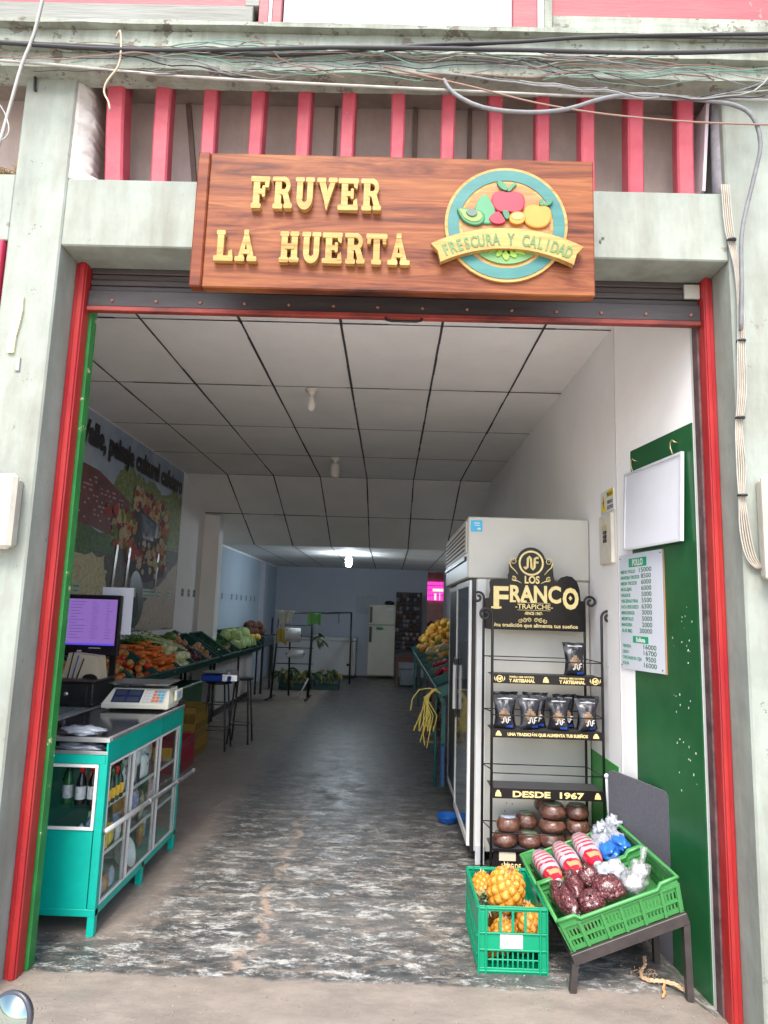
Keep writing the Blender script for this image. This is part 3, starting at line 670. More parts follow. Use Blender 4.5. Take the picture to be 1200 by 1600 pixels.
# bundle down the right pillar
for k in range(5):
    dx = (k-2)*.009; mm = (mCw, mCc, mCw, mCc, mCw)[k]
    cable('bundle_wire', 'cream wire in the bundle running down the right pillar to the meter box', [(1.52+dx, 2.93, 3.63), (1.53+dx, 2.93, 3.4), (1.555+dx*.6, 2.925, 3.2), (1.558+dx*.8, 2.92, 2.95), (1.552+dx, 2.92, 2.75), (1.548+dx*1.0, 2.925, 2.6), (1.532+dx*.8, 2.93, 2.45), (1.535+dx*1.1, 2.93, 2.28), (1.53+dx*.7, 2.93, 2.15), (1.536+dx*1.2, 2.93, 2.0), (1.558+dx*1.2, 2.93, 1.88), (1.60+dx, 2.93, 1.83)], .0036, mm, 'wire', 'wires down the right pillar', wob=.008)
for z, x in ((2.86, 1.556), (2.5, 1.536), (2.15, 1.53), (3.35, 1.535)):
    g = G(); g.lathe([(.021, z-.004), (.021, z+.004)], (x, 2.925, 0), 10); tag(obj('cable_tie', g, mCb), 'black tie round the wires on the right pillar', 'cable tie', 'ties on the right pillar wires')
# meter boxes
def meter(nm, lb, x0, x1, z0, z1, seed):
    t = thing(nm, lb, 'meter box', ((x0+x1)/2, 2.95, z0))
    mb = mat('cream_meter_plastic', (.38, .36, .30), .45, var=.12, scale=6, spots=(20, .68, (.4, .36, .28)))
    g = G(); g.box(x0+.01, x1-.01, 2.90, 2.951, z0+.012, z1-.012, .012); obj('base', g, mb, t)
    g = G(); g.box(x0, x1, 2.865, 2.903, z0, z1, .016); obj('lid', g, mb, t)
    g = G(); g.box(x0+.03, x1-.045, 2.862, 2.866, z0+.03, z1-.03, .001); obj('window', g, mat('cloudy_meter_window', (.42, .44, .42), .2, var=.15, scale=9), t)
    return t
meter('meter_box', 'cloudy cream electricity meter box on the left pillar', -1.86, -1.634, 1.815, 2.145, 1)
meter('meter_box', 'grey translucent meter box at the right edge with wires entering it', 1.59, 1.85, 1.775, 2.235, 2)
g = G(); g.prism([(-1.758, 2.99), (-1.738, 2.992), (-1.735, 2.93), (-1.742, 2.86), (-1.752, 2.80), (-1.755, 2.72), (-1.785, 2.72), (-1.79, 2.76), (-1.785, 2.83), (-1.778, 2.9), (-1.772, 2.95)], 2.938, 2.949)
for z in (2.95, 2.92, 2.88, 2.84, 2.76): g.ball((-1.76+random.uniform(-.008, .008), 2.937, z), (.003, .002, .004), 6, 4)
tag(obj('yellow_batten', g, mat('pale_yellow_paint', (.55, .52, .30), .6, var=.1)), 'pale yellow wooden strip nailed to the left pillar', 'strip')
g = G(); g.box(-1.742, -1.722, 2.942, 2.9495, 2.635, 2.70, .002); tag(obj('rusty_plate', g, mat('grey_plate', (.3, .3, .29), .5, .4, var=.4)), 'small grey metal tab below the yellow strip on the left pillar', 'plate')
g = G(); g.tube([(-1.81, 2.945, 4.14), (-1.803, 2.94, 4.12), (-1.80, 2.94, 4.07), (-1.798, 2.943, 4.055)], .007, 8); tag(obj('iron_hook', g, mCb), 'short dark iron hook at the top of the left pillar', 'hook')
# bird nest in the opening left of the pillar
g = G(); rnd = random.Random(9)
for k in range(160):
    a = rnd.random()*2*PI; r = rnd.uniform(.02, .10); z = 3.625+rnd.random()*.06
    p = Vector((-1.94+r*math.cos(a), 3.05+r*math.sin(a)*.7, z)); d = Vector((rnd.uniform(-1, 1), rnd.uniform(-1, 1), rnd.uniform(-.25, .35)))*.04
    g.tube([p-d, p+d*.2+Vector((0, 0, .006)), p+d], .0018, 4)
tag(obj('bird_nest', g, mat('dry_straw', (.36, .26, .13), .9, var=.4, scale=60)), 'straw bird nest in the opening left of the left pillar', 'nest')
g = G(); g.ball((-1.885, 3.03, 3.71), (.02, .02, .05), 10, 8, lump=.2); tag(obj('mud_lump', g, mat('brown_mud', (.2, .12, .06), .9)), 'brown mud lump beside the bird nest', 'mud')
# motorcycle mirror at the bottom-left corner
mm_ = thing('motorcycle_mirror', 'round mirror of a parked motorcycle at the bottom left corner', 'mirror', (-.70, 1.42, .5))
Rm = Matrix.Rotation(math.radians(80), 3, 'X') @ Matrix.Rotation(math.radians(-12), 3, 'Y')
g = G(); g.lathe([(.030, -.022), (.043, -.010), (.047, 0), (.047, .004), (.041, .005)], (-.700, 1.41, .810), 32, Rm); obj('housing', g, mat('grey_mirror_housing', (.035, .035, .045), .35), mm_)
g = G(); g.lathe([(.0405, .0052), (.0405, .0062)], (-.700, 1.41, .810), 32, Rm); obj('mirror_glass', g, mat('mirror_reflection_tint', (.30, .36, .32), .06, 1.0), mm_)  # dark greenish reflection is put into the mirror's own colour
g = G(); g.tube([(-.700, 1.425, .80), (-.715, 1.43, .76), (-.74, 1.44, .70), (-.75, 1.45, .62), (-.745, 1.46, .5)], .006, 8); obj('stem', g, mBlk, mm_)
g = G(); g.tube([(-.62, 1.40, .49), (-.745, 1.46, .495), (-.95, 1.50, .50), (-1.1, 1.60, .46)], .012, 8); obj('handlebar', g, mBlk, mm_)
g = G(); g.tube([(-.95, 1.50, .50), (-.99, 1.45, .25), (-1.02, 1.35, -.06)], .02, 8); obj('fork', g, mBlk, mm_)
# ================================================================== RIGHT SIDE: COOLER, RACK, STAND, CRATES
mCool = mat('cream_enamel', (.47, .46, .41), .4, var=.05, scale=2.5, bump=.03, spots=(9, .76, (.5, .46, .38)))
mDkGl = mat('dark_cooler_glass', (.035, .045, .055), .08, spec=.8)
mLG = mat('light_grey_plastic', (.50, .52, .54), .4, var=.05)
c = thing('display_cooler', 'tall cream upright cooler with sliding glass doors against the right wall', 'cooler', (.98, 5.5, 0))
g = G(); g.box(.592, 1.362, 4.66, 6.42, .075, 1.842, .006); obj('body', g, mCool, c)
g = G(); g.box(.53, 1.366, 4.652, 6.43, 1.845, 2.27, .008); obj('head', g, mCool, c)
g = G(); g.box(.60, .66, 4.655, 4.66, .08, 1.84, .001); obj('side_rib', g, mWhP, c)
g = G(); g.box(.522, .53, 4.70, 6.40, 2.02, 2.24); obj('grille', g, mat('cream_grille', (.58, .55, .46), .5), c)
g = G()
for j in range(6):
    for k in range(16):
        y = 4.78+k*.1; z = 2.04+j*.032
        g.box(.519, .522, y, y+.075, z, z+.014)
obj('grille_slots', g, mDkW, c)
g = G(); g.box(.516, .53, 4.76, 6.36, 1.97, 2.0, .002); obj('head_trim', g, mBlk, c)
for y0, y1, dx in ((4.672, 5.56, 0), (5.54, 6.41, .022)):
    g = G(); xa, xb = .545+dx, .566+dx
    g.box(xa, xb, y0, y0+.045, .105, 1.832, .003); g.box(xa, xb, y1-.045, y1, .105, 1.832, .003)
    g.box(xa, xb, y0+.045, y1-.045, .105, .16, .003); g.box(xa, xb, y0+.045, y1-.045, 1.79, 1.832, .003)
    d = obj('door', g, mWhP, c)
    g = G(); g.box(xa+.006, xb-.006, y0+.046, y1-.046, .161, 1.789); obj('pane', g, mDkGl, d)
    hy = y1-.11 if dx == 0 else y0+.12
    g = G(); g.box(xa-.028, xa-.004, hy, hy+.035, .86, 1.20, .006); obj('handle', g, mWhP, d)
    g = G(); g.box(xa-.02, xa, hy-.01, hy+.045, 1.2, 1.25, .004); g.box(xa-.02, xa, hy-.01, hy+.045, .80, .86, .004); obj('handle_mount', g, mBlk, d)
g = G(); g.box(.569, .591, 4.664, 6.415, .08, 1.84); obj('gasket', g, mBlk, c)
g = G(); g.box(.60, .66, 4.64, 4.66, .0, .12, .004); obj('hinge', g, mLG, c)
for y in (4.75, 6.3):
    for x in (.66, 1.28):
        g = G(); g.cyl((x, y, 0), (x, y, .076), .028, 12); obj('foot', g, mBlk, c)
g = G(); g.box(.655, 1.362, 4.657, 4.66, 1.838, 1.843); obj('seam', g, mat('seam_grey', (.25, .24, .2), .8), c)  # thin grey line along the joint below the head
g = G(); g.box(.548, .628, 4.6495, 4.652, 2.165, 2.245); st = obj('sticker', g, mat('sky_blue_sticker', (.04, .38, .62), .4), c)
g = G(); g.ball((.605, 4.649, 2.185), (.014, .001, .008), 8, 5); g.box(.57, .61, 4.648, 4.649, 2.222, 2.228); g.box(.575, .612, 4.648, 4.649, 2.207, 2.212); obj('sticker_print', g, mWhP, st)
g = G(); rnd = random.Random(4)
for k in range(7): g.ball((rnd.uniform(.7, 1.3), 4.659, rnd.uniform(.25, 1.5)), (.004, .0015, .003+rnd.random()*.006), 6, 4)
obj('rust_specks', g, mDkW, c)

# ---- wire display rack
rk = thing('display_rack', 'black wire display rack with curled posts and a LOS FRANCO header board', 'rack', (.99, 4.4, 0))
def scroll(x, y, z, dr, r=.043, tr=.0085):
    P = [(x, y, .02), (x, y, z-.05)]
    for i in range(26):
        a = PI - i/25*2.6*PI; q = r*(1-i/34); P.append((x+dr*(r+math.cos(a)*q), y, z+math.sin(a)*q))
    return P
for nm, x, y, z, dr in (('post', .650, 4.3, 1.60, -1), ('post', 1.332, 4.3, 1.605, 1), ('post', .622, 4.5, 1.71, -1), ('post', 1.283, 4.5, 1.70, 1)):
    g = G(); g.tube([p if i else (x, y, fz(x, y)) for i, p in enumerate(scroll(x, y, z, dr, .044 if y < 4.4 else .04))], .0085, 8); obj('post', g, mBlk, rk)
mShelf = mat('dark_grey_shelf', (.05, .05, .055), .5, var=.1)
mStrip = mat('black_gloss_strip', (.012, .010, .010), .3, spec=.3)
fl = lambda yb: (lambda x, z, d: (x, yb-d, z))
for i, (zf, zb, h) in enumerate(((1.182, 1.175, .056), (.858, .85, .048), (.504, .50, .060), (.203, .20, .016))):
    g = G(); g.box(.652, 1.33, 4.304, 4.5, zf+h-.012, zf+h-.006); sh_ = obj('shelf', g, mShelf, rk)
    g = G(); g.box(.645, 1.338, 4.292, 4.296, zf, zf+h, .001); st = obj('strip', g, mStrip, rk)
    for zr in (zf+h+.085,):
        g = G(); g.tube([(.650, 4.3, zr), (1.332, 4.3, zr-.004)], .0035, 6); obj('rail', g, mBlk, rk)
        g = G(); g.tube([(.650, 4.3, zr+.02), (.622, 4.5, zr+.01), (1.283, 4.5, zr+.01), (1.332, 4.3, zr)], .0035, 6); obj('rail', g, mBlk, rk)
    g = G()
    def badge(x, s=1, logo=False):
        if logo:
            g.prism([(x+a, b_+zf+h/2) for a, b_ in arc(0, 0, .021*s, .016*s, 0, 359, 20)], 4.2895, 4.2918)
            text_g(g, 'NF', .024, lambda X, Z, d: (x+X, 4.2918-d, zf+h/2-.009+Z), .001, .001, 'CENTER', None, .8)
            for k in (-1, 1): g.prism([(x+k*.022, zf+.012), (x+k*.034, zf+.026), (x+k*.031, zf+.045), (x+k*.026, zf+.024)], 4.2897, 4.2918)
        else:
            for k in (-1, 0, 1): g.prism([(x+k*.012-.006, zf+.012), (x+k*.014+.006, zf+.012), (x+k*.01+.005, zf+h*.6), (x+k*.01-.004, zf+h*.62)], 4.2897+.0002*k, 4.2918)
            g.prism([(x+.010*math.cos(t*PI/6), zf+h*.68+.008*math.sin(t*PI/6)) for t in range(12)], 4.2895, 4.2918)
    if i == 0:
        badge(.695, 1, True); badge(1.285, 1, True); badge(.98)
        for x in (.755, 1.065):
            text_g(g, 'PANELA 100% NATURAL', .016, lambda X, Z, d: (x+X, 4.2918-d, zf+.036+Z), .001, .0004, width=.155)
            text_g(g, 'Y ARTESANAL', .027, lambda X, Z, d: (x+X, 4.2918-d, zf+.010+Z), .001, .0012, width=.16)
    elif i == 1:
        badge(.69); badge(1.285)
        text_g(g, 'UNA TRADICIÓN QUE ALIMENTA TUS SUEÑOS', .024, lambda X, Z, d: (.745+X, 4.2918-d, zf+.014+Z), .001, .001, width=.49)
    elif i == 2:
        badge(.69, 1.2); badge(1.29, 1.2)
        text_g(g, 'DESDE  1967', .047, lambda X, Z, d: (.775+X, 4.2918-d, zf+.012+Z), .001, .0016, width=.43)
        for X0 in (.775,): pass
    if i < 3: obj('lettering', g, mGold, st)
    else: g.b.free()
g = G(); g.box(.665, 1.1, 4.31, 4.314, .005, .20, .001); lb_ = obj('lower_board', g, mStrip, rk)
g = G(); text_g(g, 'LIBRE DE', .044, lambda X, Z, d: (.715+X, 4.3098-d, .098+Z), .001, .001, width=.115); text_g(g, 'SUSTANCIAS', .044, lambda X, Z, d: (.715+X, 4.3098-d, .045+Z), .001, .001, width=.155); obj('lettering', g, mGold, lb_)
g = G(); g.box(.70, .80, 4.305, 4.309, .145, .195, .001); obj('price_slip', g, mat('beige_slip', (.5, .45, .33), .7), lb_)
for x in (.606, 1.34):
    g = G(); P = []
    for i in range(20): a = -PI/2+i/19*2.6*PI; q = .038*(1-i/30); P.append((x+math.cos(a)*q*.8, 4.3, .05+fz(x, 4.3)+math.sin(a)*q))
    g.tube(P, .006, 8); obj('foot_scroll', g, mBlk, rk)
# header board
HB = [(.655, 1.506), (1.283, 1.506), (1.283, 1.705), (1.255, 1.705), (1.248, 1.78), (1.232, 1.83), (1.20, 1.862), (1.165, 1.868), (1.125, 1.855), (1.10, 1.825), (1.085, 1.83), (1.078, 1.86), (1.075, 1.90), (1.072, 1.945), (1.05, 1.968), (1.02, 1.975)]
HB += [(.93+.095*math.cos(math.radians(a)), 1.955+.095*math.sin(math.radians(a))) for a in range(15, 166, 12)]
HB += [(.835, 1.972), (.80, 1.96), (.783, 1.935), (.783, 1.88), (.775, 1.86), (.778, 1.835), (.70, 1.835), (.664, 1.83), (.655, 1.81), (.660, 1.76), (.652, 1.71), (.628, 1.705), (.628, 1.51)]
g = G(); g.prism(HB, 4.482, 4.487); hb = obj('header_board', g, mat('glossy_black_acrylic', (.010, .008, .009), .18, spec=.25), rk)
g = G(); Yh = 4.4815
g.prism([(.93+a, 1.945+b_) for a, b_ in arc(0, 0, .083, .071, 0, 359.5, 40)], Yh-.002, Yh)
# NF monogram as one rounded stroke
P = [(-.046, -.025), (-.036, -.038), (-.024, -.028), (-.022, .03), (-.012, .042), (-.002, .030), (.002, -.030), (.012, -.042), (.022, -.028), (.024, .028), (.034, .036), (.05, .036)]
sm_ = g.sm; g.tube([(.93+x, Yh-.001, 1.945+z) for x, z in P], .0085, 8); g.tube([(.954, Yh-.001, 1.95), (.978, Yh-.001, 1.95)], .0075, 8)
obj('monogram', g, mGold, hb)
g = G(); HF = lambda x0, z0: (lambda X, Z, d: (x0+X, Yh-d, z0+Z))
text_g(g, 'LOS', .068, HF(.885, 1.812), .002, .002, width=.098)
text_g(g, 'F', .20, HF(.672, 1.645), .002, .006, width=.098)
text_g(g, 'RANC', .150, HF(.785, 1.69), .002, .005, width=.335)
text_g(g, 'O', .185, HF(1.135, 1.655), .002, .007, width=.105)
for x0, x1, z in ((.668, .735, 1.648), (.695, .74, 1.715), (.79, .83, 1.692), (.865, .90, 1.692), (.93, .965, 1.692)):
    g.box(x0, x1, Yh-.0018, Yh, z-.006, z+.006)
g.prism([(1.187-.012, 1.722), (1.187, 1.706), (1.199, 1.722), (1.187, 1.738)], Yh-.002, Yh)
text_g(g, '-TRAPICHE-', .046, HF(.825, 1.644), .001, .0004, width=.245)
g.box(.84, 1.055, Yh-.001, Yh, 1.683, 1.685); g.box(.84, 1.055, Yh-.001, Yh, 1.635, 1.637)
text_g(g, '-SINCE 1967-', .026, HF(.885, 1.607), .001, .0008, width=.12)
text_g(g, 'Una tradición que alimenta tus sueños', .034, HF(.672, 1.526), .001, .0006, width=.56)
obj('header_lettering', g, mGold, hb)
g = G()
def swirl(cx, cz, r, d, a0=0, tr=.0035, L=1.5):
    g.tube([(cx+d*math.cos(a0+i/16*L*2*PI)*r*(1-i/20), Yh-.001, cz+math.sin(a0+i/16*L*2*PI)*r*(1-i/20)) for i in range(17)], tr, 6, r2=.0015)
for d in (-1, 1):
    swirl(.93+d*.118, 1.955, .025, d, 0); g.tube([(.93+d*.142, Yh-.001, 1.95), (.93+d*.135, Yh-.001, 1.92), (.93+d*.108, Yh-.001, 1.895), (.93+d*.088, Yh-.001, 1.87)], .006, 6, r2=.002)
    swirl(.93+d*.115, 1.838, .018, d, 1); g.tube([(.93+d*.12, Yh-.001, 1.83), (.93+d*.09, Yh-.001, 1.825), (.93+d*.065, Yh-.001, 1.812)], .005, 6, r2=.002)
    for k in (0, 1, 2): swirl(.94+d*(.022+.03*k), 1.572-.003*k, .015, d, k, .0028)
obj('header_scrollwork', g, mGold, hb)
g = G(); g.tube([(1.378, 4.3, 1.60), (1.385, 4.3, 1.45), (1.372, 4.3, 1.3), (1.38, 4.3, 1.1), (1.376, 4.3, .93), (1.378, 4.3, .7)], .0028, 6); obj('hanging_wire', g, mBlk, rk)
# ---- bags on the rack
mBag = mat('black_foil_bag', (.02, .02, .026), .25, var=.3, scale=10, bump=.6, bscale=22, coat=.3)
mBagP = mat('brown_gold_print', (.22, .14, .08), .4, var=.5, scale=40); mBlu = mat('blue_print', (.02, .07, .35), .4)
def foil_bag(loc, rz, label, sc=1.0, tw=0):
    t = thing('foil_bag', label, 'bag', (0, 0, 0), 'black foil bags on the rack'); sd = random.random()*50
    w, h, dth = .062, .19, .032; N, K = 12, 14; g = G(); g.sm = True
    def surf(u, v, sgn):
        prof = max(0.0, math.sin(PI*min(1, v/.82)))**.5 if v < .82 else 0
        width = w*(1.0-.16*math.sin(PI*min(1, v/.8))+.17*(v > .8)*((v-.8)/.2))
        y = sgn*(dth*prof*(1-u*u)**.5*(1.15-v*.5)+.002)
        wr = .006*noise.noise(Vector((u*3+sd, v*6, sgn)))
        return (u*width, y+wr*(1 if sgn < 0 else .5)+tw*(v-.5)*.02*u, v*h+.006*noise.noise(Vector((u*2+sd, 9, 0)))*(v > .9))
    for sgn in (-1, 1):
        gr = [[g.v(surf(-1+2*i/N, j/K, sgn)) for i in range(N+1)] for j in range(K+1)]
        for j in range(K):
            for i in range(N): g._f([gr[j][i], gr[j][i+1], gr[j+1][i+1], gr[j+1][i]])
    obj('film', g, mBag, t)
    def patch(nm, m, u0, u1, v0, v1, off=.0016, fn=None):
        g = G(); g.sm = True; n = 6
        gr = [[g.v(Vector(surf(u0+(u1-u0)*i/n, v0+(v1-v0)*j/n, -1))+Vector((0, -off, 0))) for i in range(n+1)] for j in range(n+1)]
        for j in range(n):
            for i in range(n):
                if fn is None or fn(i/n+.5/n, j/n+.5/n): g._f([gr[j][i], gr[j][i+1], gr[j+1][i+1], gr[j+1][i]])
        obj(nm, g, m, t)
    patch('print', mBagP, -.62, .55, .22, .62, fn=lambda a, b_: abs(a-.5)+abs(b_-.5) < .62)
    patch('seal', mLG, -.6, .7, .875, .91); patch('blue_patch', mBlu, .15, .8, .05, .12)
    g = G(); yy = min(surf(u, .25, -1)[1] for u in (-.3, 0, .3))-.004
    P = [(-.024, .044), (-.02, .036), (-.013, .042), (-.012, .064), (-.006, .07), (0, .062), (.002, .044), (.008, .036), (.013, .044), (.014, .064), (.02, .07), (.028, .07)]
    g.tube([(x+.006, yy, z) for x, z in P], .0036, 6); g.tube([(.02, yy, .054), (.032, yy, .054)], .0033, 6); obj('logo', g, mWhP, t)
    t.location = loc; t.rotation_euler = (0, 0, rz); t.scale = (sc,)*3
    return t
foil_bag((1.175, 4.36, 1.236), .05, 'black foil bag standing alone on the top shelf of the rack', 1.08)
foil_bag((.735, 4.355, .903), -.05, 'black foil bag at the left end of the middle shelf', 1.07, 1)
foil_bag((.893, 4.36, .903), .1, 'black foil bag second from the left on the middle shelf', 1.07, -1)
foil_bag((1.07, 4.352, .903), -.12, 'black foil bag third from the left on the middle shelf', 1.03, 2)
foil_bag((1.245, 4.345, .903), .12, 'black foil bag at the right end of the middle shelf', 1.02, -2)
foil_bag((.755, 4.435, .903), .1, 'black foil bag behind the leftmost front bag on the middle shelf', 1.13)
foil_bag((.945, 4.44, .903), -.1, 'black foil bag in the back row behind the second front bag', 1.13)
foil_bag((1.13, 4.44, .903), .15, 'black foil bag in the back row behind the third front bag', 1.10)
foil_bag((1.27, 4.43, .903), -.1, 'black foil bag in the back row at the right end', 1.08)
# ---- wrapped brown pots (panela) on the lowest shelf
mPan = mat('wrapped_brown_panela', (.115, .05, .034), .35, var=.5, scale=22, bump=1.0, bscale=38, coat=.35, spots=(30, .66, (.30, .22, .19)))
mPanT = mat('dark_green_label', (.05, .10, .04), .35, col2=(.22, .24, .18), scale=70)
pots = [((.745, 4.37, .214), .072, .085, 'lower wrapped pot of the leftmost pair on the lowest shelf', 0), ((.765, 4.375, .300), .068, .085, 'upper wrapped pot with bluish label on the leftmost pair', 1),
        ((.895, 4.37, .214), .066, .08, 'wrapped pot with green label between the pair and the middle stack', 2), ((.89, 4.455, .214), .068, .085, 'lower back pot behind the pot with green label', 2), ((.89, 4.455, .30), .070, .088, 'upper back pot behind the pot with green label', 2),
        ((1.035, 4.39, .214), .078, .085, 'bottom wrapped pot of the middle stack', 0), ((1.035, 4.385, .30), .078, .08, 'second wrapped pot of the middle stack', 0), ((1.04, 4.39, .382), .078, .085, 'top wrapped pot of the middle stack', 2), ((1.015, 4.465, .40), .068, .085, 'tilted wrapped pot peeking over the middle stack from behind', 2),
        ((1.195, 4.40, .214), .07, .08, 'bottom wrapped pot of the right stack', 0), ((1.195, 4.40, .295), .07, .078, 'middle wrapped pot of the right stack', 0), ((1.195, 4.41, .375), .07, .085, 'top wrapped pot of the right stack', 2)]
for (x, y, z), r, h, lb, k in pots:
    r *= 1.06; h *= .92
    t = thing('wrapped_pot', lb + (' on the lowest shelf' if 'shelf' not in lb else ''), 'wrapped food', (x, y, z), 'wrapped brown pots on the rack')
    g = G(); Rt = Matrix.Rotation(random.uniform(-.05, .05), 3, 'X')
    g.lathe([(r*.72, 0), (r*.93, h*.12), (r, h*.38), (r*.99, h*.5), (r*.9, h*.72), (r*.80, h*.93), (r*.66, h)], (x, y, z), 28, Rt)
    for v in g.b.verts: v.co += Vector((1, 1, 0))*.003*noise.noise(v.co*30)
    obj('pot', g, mPan, t)
    if k:
        g = G(); g.lathe([(r*.66, h*.985), (r*.64, h*1.0+.004)], (x, y, z+.001), 24, Rt); obj('label', g, mPanT if k == 2 else mat('bluish_label', (.25, .3, .38), .4, var=.3, scale=40), t)

# ---- low display stand tilted to the left, with two crates
T = math.radians(20.5)
ST = Matrix.Translation((.842, 3.185, .155)) @ Matrix.Rotation(-T, 4, 'Y')
mStand = mat('dark_brown_steel', (.035, .028, .026), .45, var=.3, scale=12, spots=(30, .7, (.2, .16, .13)))
sd_ = thing('display_stand', 'low dark steel stand sloping to the left under two green crates', 'stand', (1.08, 3.5, 0))
g = G(ST); g.box(-.012, .525, -.012, .008, -.045, .002, .002); g.box(-.012, .525, .75, .77, -.045, .002, .002); g.box(-.012, .008, .008, .75, -.045, .002, .002); g.box(.505, .525, .008, .75, -.045, .002, .002); obj('frame', g, mStand, sd_)
g = G(ST); g.box(.01, .504, .01, .748, -.006, -.002); obj('deck', g, mStand, sd_)
def leg(x, y, zt, dx, dy):
    zb = fz(x+dx, y+dy); g = G(); b = .014; 
    g.loft([[(x+dx+q[0]*b, y+dy+q[1]*b, zb) for q in ((-1, -1), (1, -1), (1, 1), (-1, 1))], [(x+q[0]*b, y+q[1]*b, zt) for q in ((-1, -1), (1, -1), (1, 1), (-1, 1))]]); obj('leg', g, mStand, sd_)
leg(.850, 3.19, .12, -.012, 0); leg(1.333, 3.19, .305, .006, -.005); leg(1.312, 3.50, .30, .0, -.02); leg(.86, 3.93, .12, 0, 0); leg(1.33, 3.93, .31, 0, 0)

mGr = mat('grass_green_plastic', (.045, .205, .055), .35, var=.06, scale=10)
def crate_low(M, label, nm='crate', W=.51, D=.36, H=.145, m=mGr):
    """shallow flared crate: slotted sides, ribs, rim with a lowered middle; built in its own frame"""
    t = thing(nm, label, 'crate', tuple((M @ Vector((W/2, D/2, 0)))))
    fl_ = .022
    def wall(A, B, n):   # A,B floor-level ends, n outward
        A, B, n = Vector(A), Vector(B), Vector(n); L = (B-A).length; e = (B-A)/L
        def P(s_, z, o=0): 
            k = fl_*z/H; s2 = -k+(L+2*k)*s_/L
            return A+e*s2+n*(k+o)+Vector((0, 0, z))
        g = G(M)
        def slab_(s0, s1, z0, z1, o0=0, o1=.004):
            pts = []
            for o in (o0, o1):
                pts += [P(s0, z0, o), P(s1, z0, o), P(s1, z1, o), P(s0, z1, o)]
            v = [g.v(p) for p in pts]
            for q in ((0, 1, 2, 3), (7, 6, 5, 4), (0, 4, 5, 1), (1, 5, 6, 2), (2, 6, 7, 3), (3, 7, 4, 0)): g._f([v[i] for i in q])
        hz = [(.0, .022), (.052, .062), (.092, .106)]
        for a, b_ in hz: slab_(0, L, a, b_, -.001, .003)
        top = H-.006
        slab_(0, L, .106, top-.018)
        dip0, dip1 = .16*L, .84*L
        slab_(0, dip0, top-.018, H, -.001); slab_(dip1, L, top-.018, H, -.001)
        for s_ in (0.0, dip0-.012, L*.5-.006, dip1, L-.012, L*.33, L*.66): slab_(max(0, s_), min(L, s_+.012), 0, .116, .003, .010)
        slab_(0, L, .112, .118, .003, .011); slab_(0, L, .05, .055, .0032, .009)
        n_ = int(L/.0155)
        for k in range(n_):
            s_ = k*L/n_
            slab_(s_, s_+.0075, .022, .052); slab_(s_, s_+.0075, .062, .092)
        return g
    w1 = obj('side', wall((0, 0, 0), (W, 0, 0), (0, -1, 0)), m, t); obj('side', wall((W, D, 0), (0, D, 0), (0, 1, 0)), m, t)
    def endw(A, B, n): return wall(A, B, n)
    obj('end', endw((W, 0, 0), (W, D, 0), (1, 0, 0)), m, t); obj('end', endw((0, D, 0), (0, 0, 0), (-1, 0, 0)), m, t)
    g = G(M); g.box(.001, W-.001, .001, D-.001, .001, .006); obj('base', g, m, t)
    g = G(M); f = fl_+.004
    # rolled rim with dips along the long sides
    P = []
    def side_pts(x0, x1, y, flip):
        d = (x1-x0); r = [(x0, y, H), (x0+d*.14, y, H), (x0+d*.18, y, H-.02), (x0+d*.82, y, H-.02), (x0+d*.86, y, H), (x1, y, H)]
        return r
    P += side_pts(-f, W+f, -f, 0)
    P += [(W+f, D+f, H)]
    P += side_pts(W+f, -f, D+f, 0)[1:]
    P += [(-f, -f, H)]
    g.tube([(p[0], p[1], p[2]+.002) for p in P], .009, 8); obj('rim', g, m, t)
    return t
MA = ST @ Matrix.Translation((.004, .012, .004)); MB = ST @ Matrix.Translation((.0, .41, .004))
crate_low(MA, 'light green crate of beans and clear bags, nearer one on the sloping stand')
crate_low(MB, 'light green crate of bread packs, farther one on the sloping stand')
# ---- grey board and tall panel behind the stand
g = G(); g.tube([(1.272, 4.06, .70), (1.277, 4.065, .60), (1.285, 4.07, .5), (1.31, 4.06, .40), (1.31, 4.05, .0)], .008, 8); g.ball((1.272, 4.06, .705), .014, 10, 8); tag(obj('metal_rod', g, mLG), 'thin grey bent metal rod at the left edge of the grey board', 'rod')
g = G(); R_b = []
bp0, bp1 = Vector((1.275, 4.02, 0)), Vector((1.446, 3.60, 0)); nb = Vector((-(bp1-bp0).y, (bp1-bp0).x, 0)).normalized()*.012
prof = [(0, -.085), (1, -.105), (1, .715), (.93, .735), (.5, .745), (.06, .752), (0, .74)]
rr = [[bp0.lerp(bp1, a)+Vector((0, 0, z))+nb*s_ for a, z in prof] for s_ in (-.5, .5)]
g.loft(rr)
tag(obj('grey_board', g, mat('dark_grey_felt', (.075, .075, .09), .9, var=.12, scale=60, bump=.1)), 'dark grey rectangular board standing behind the crates in front of the green panel', 'board')
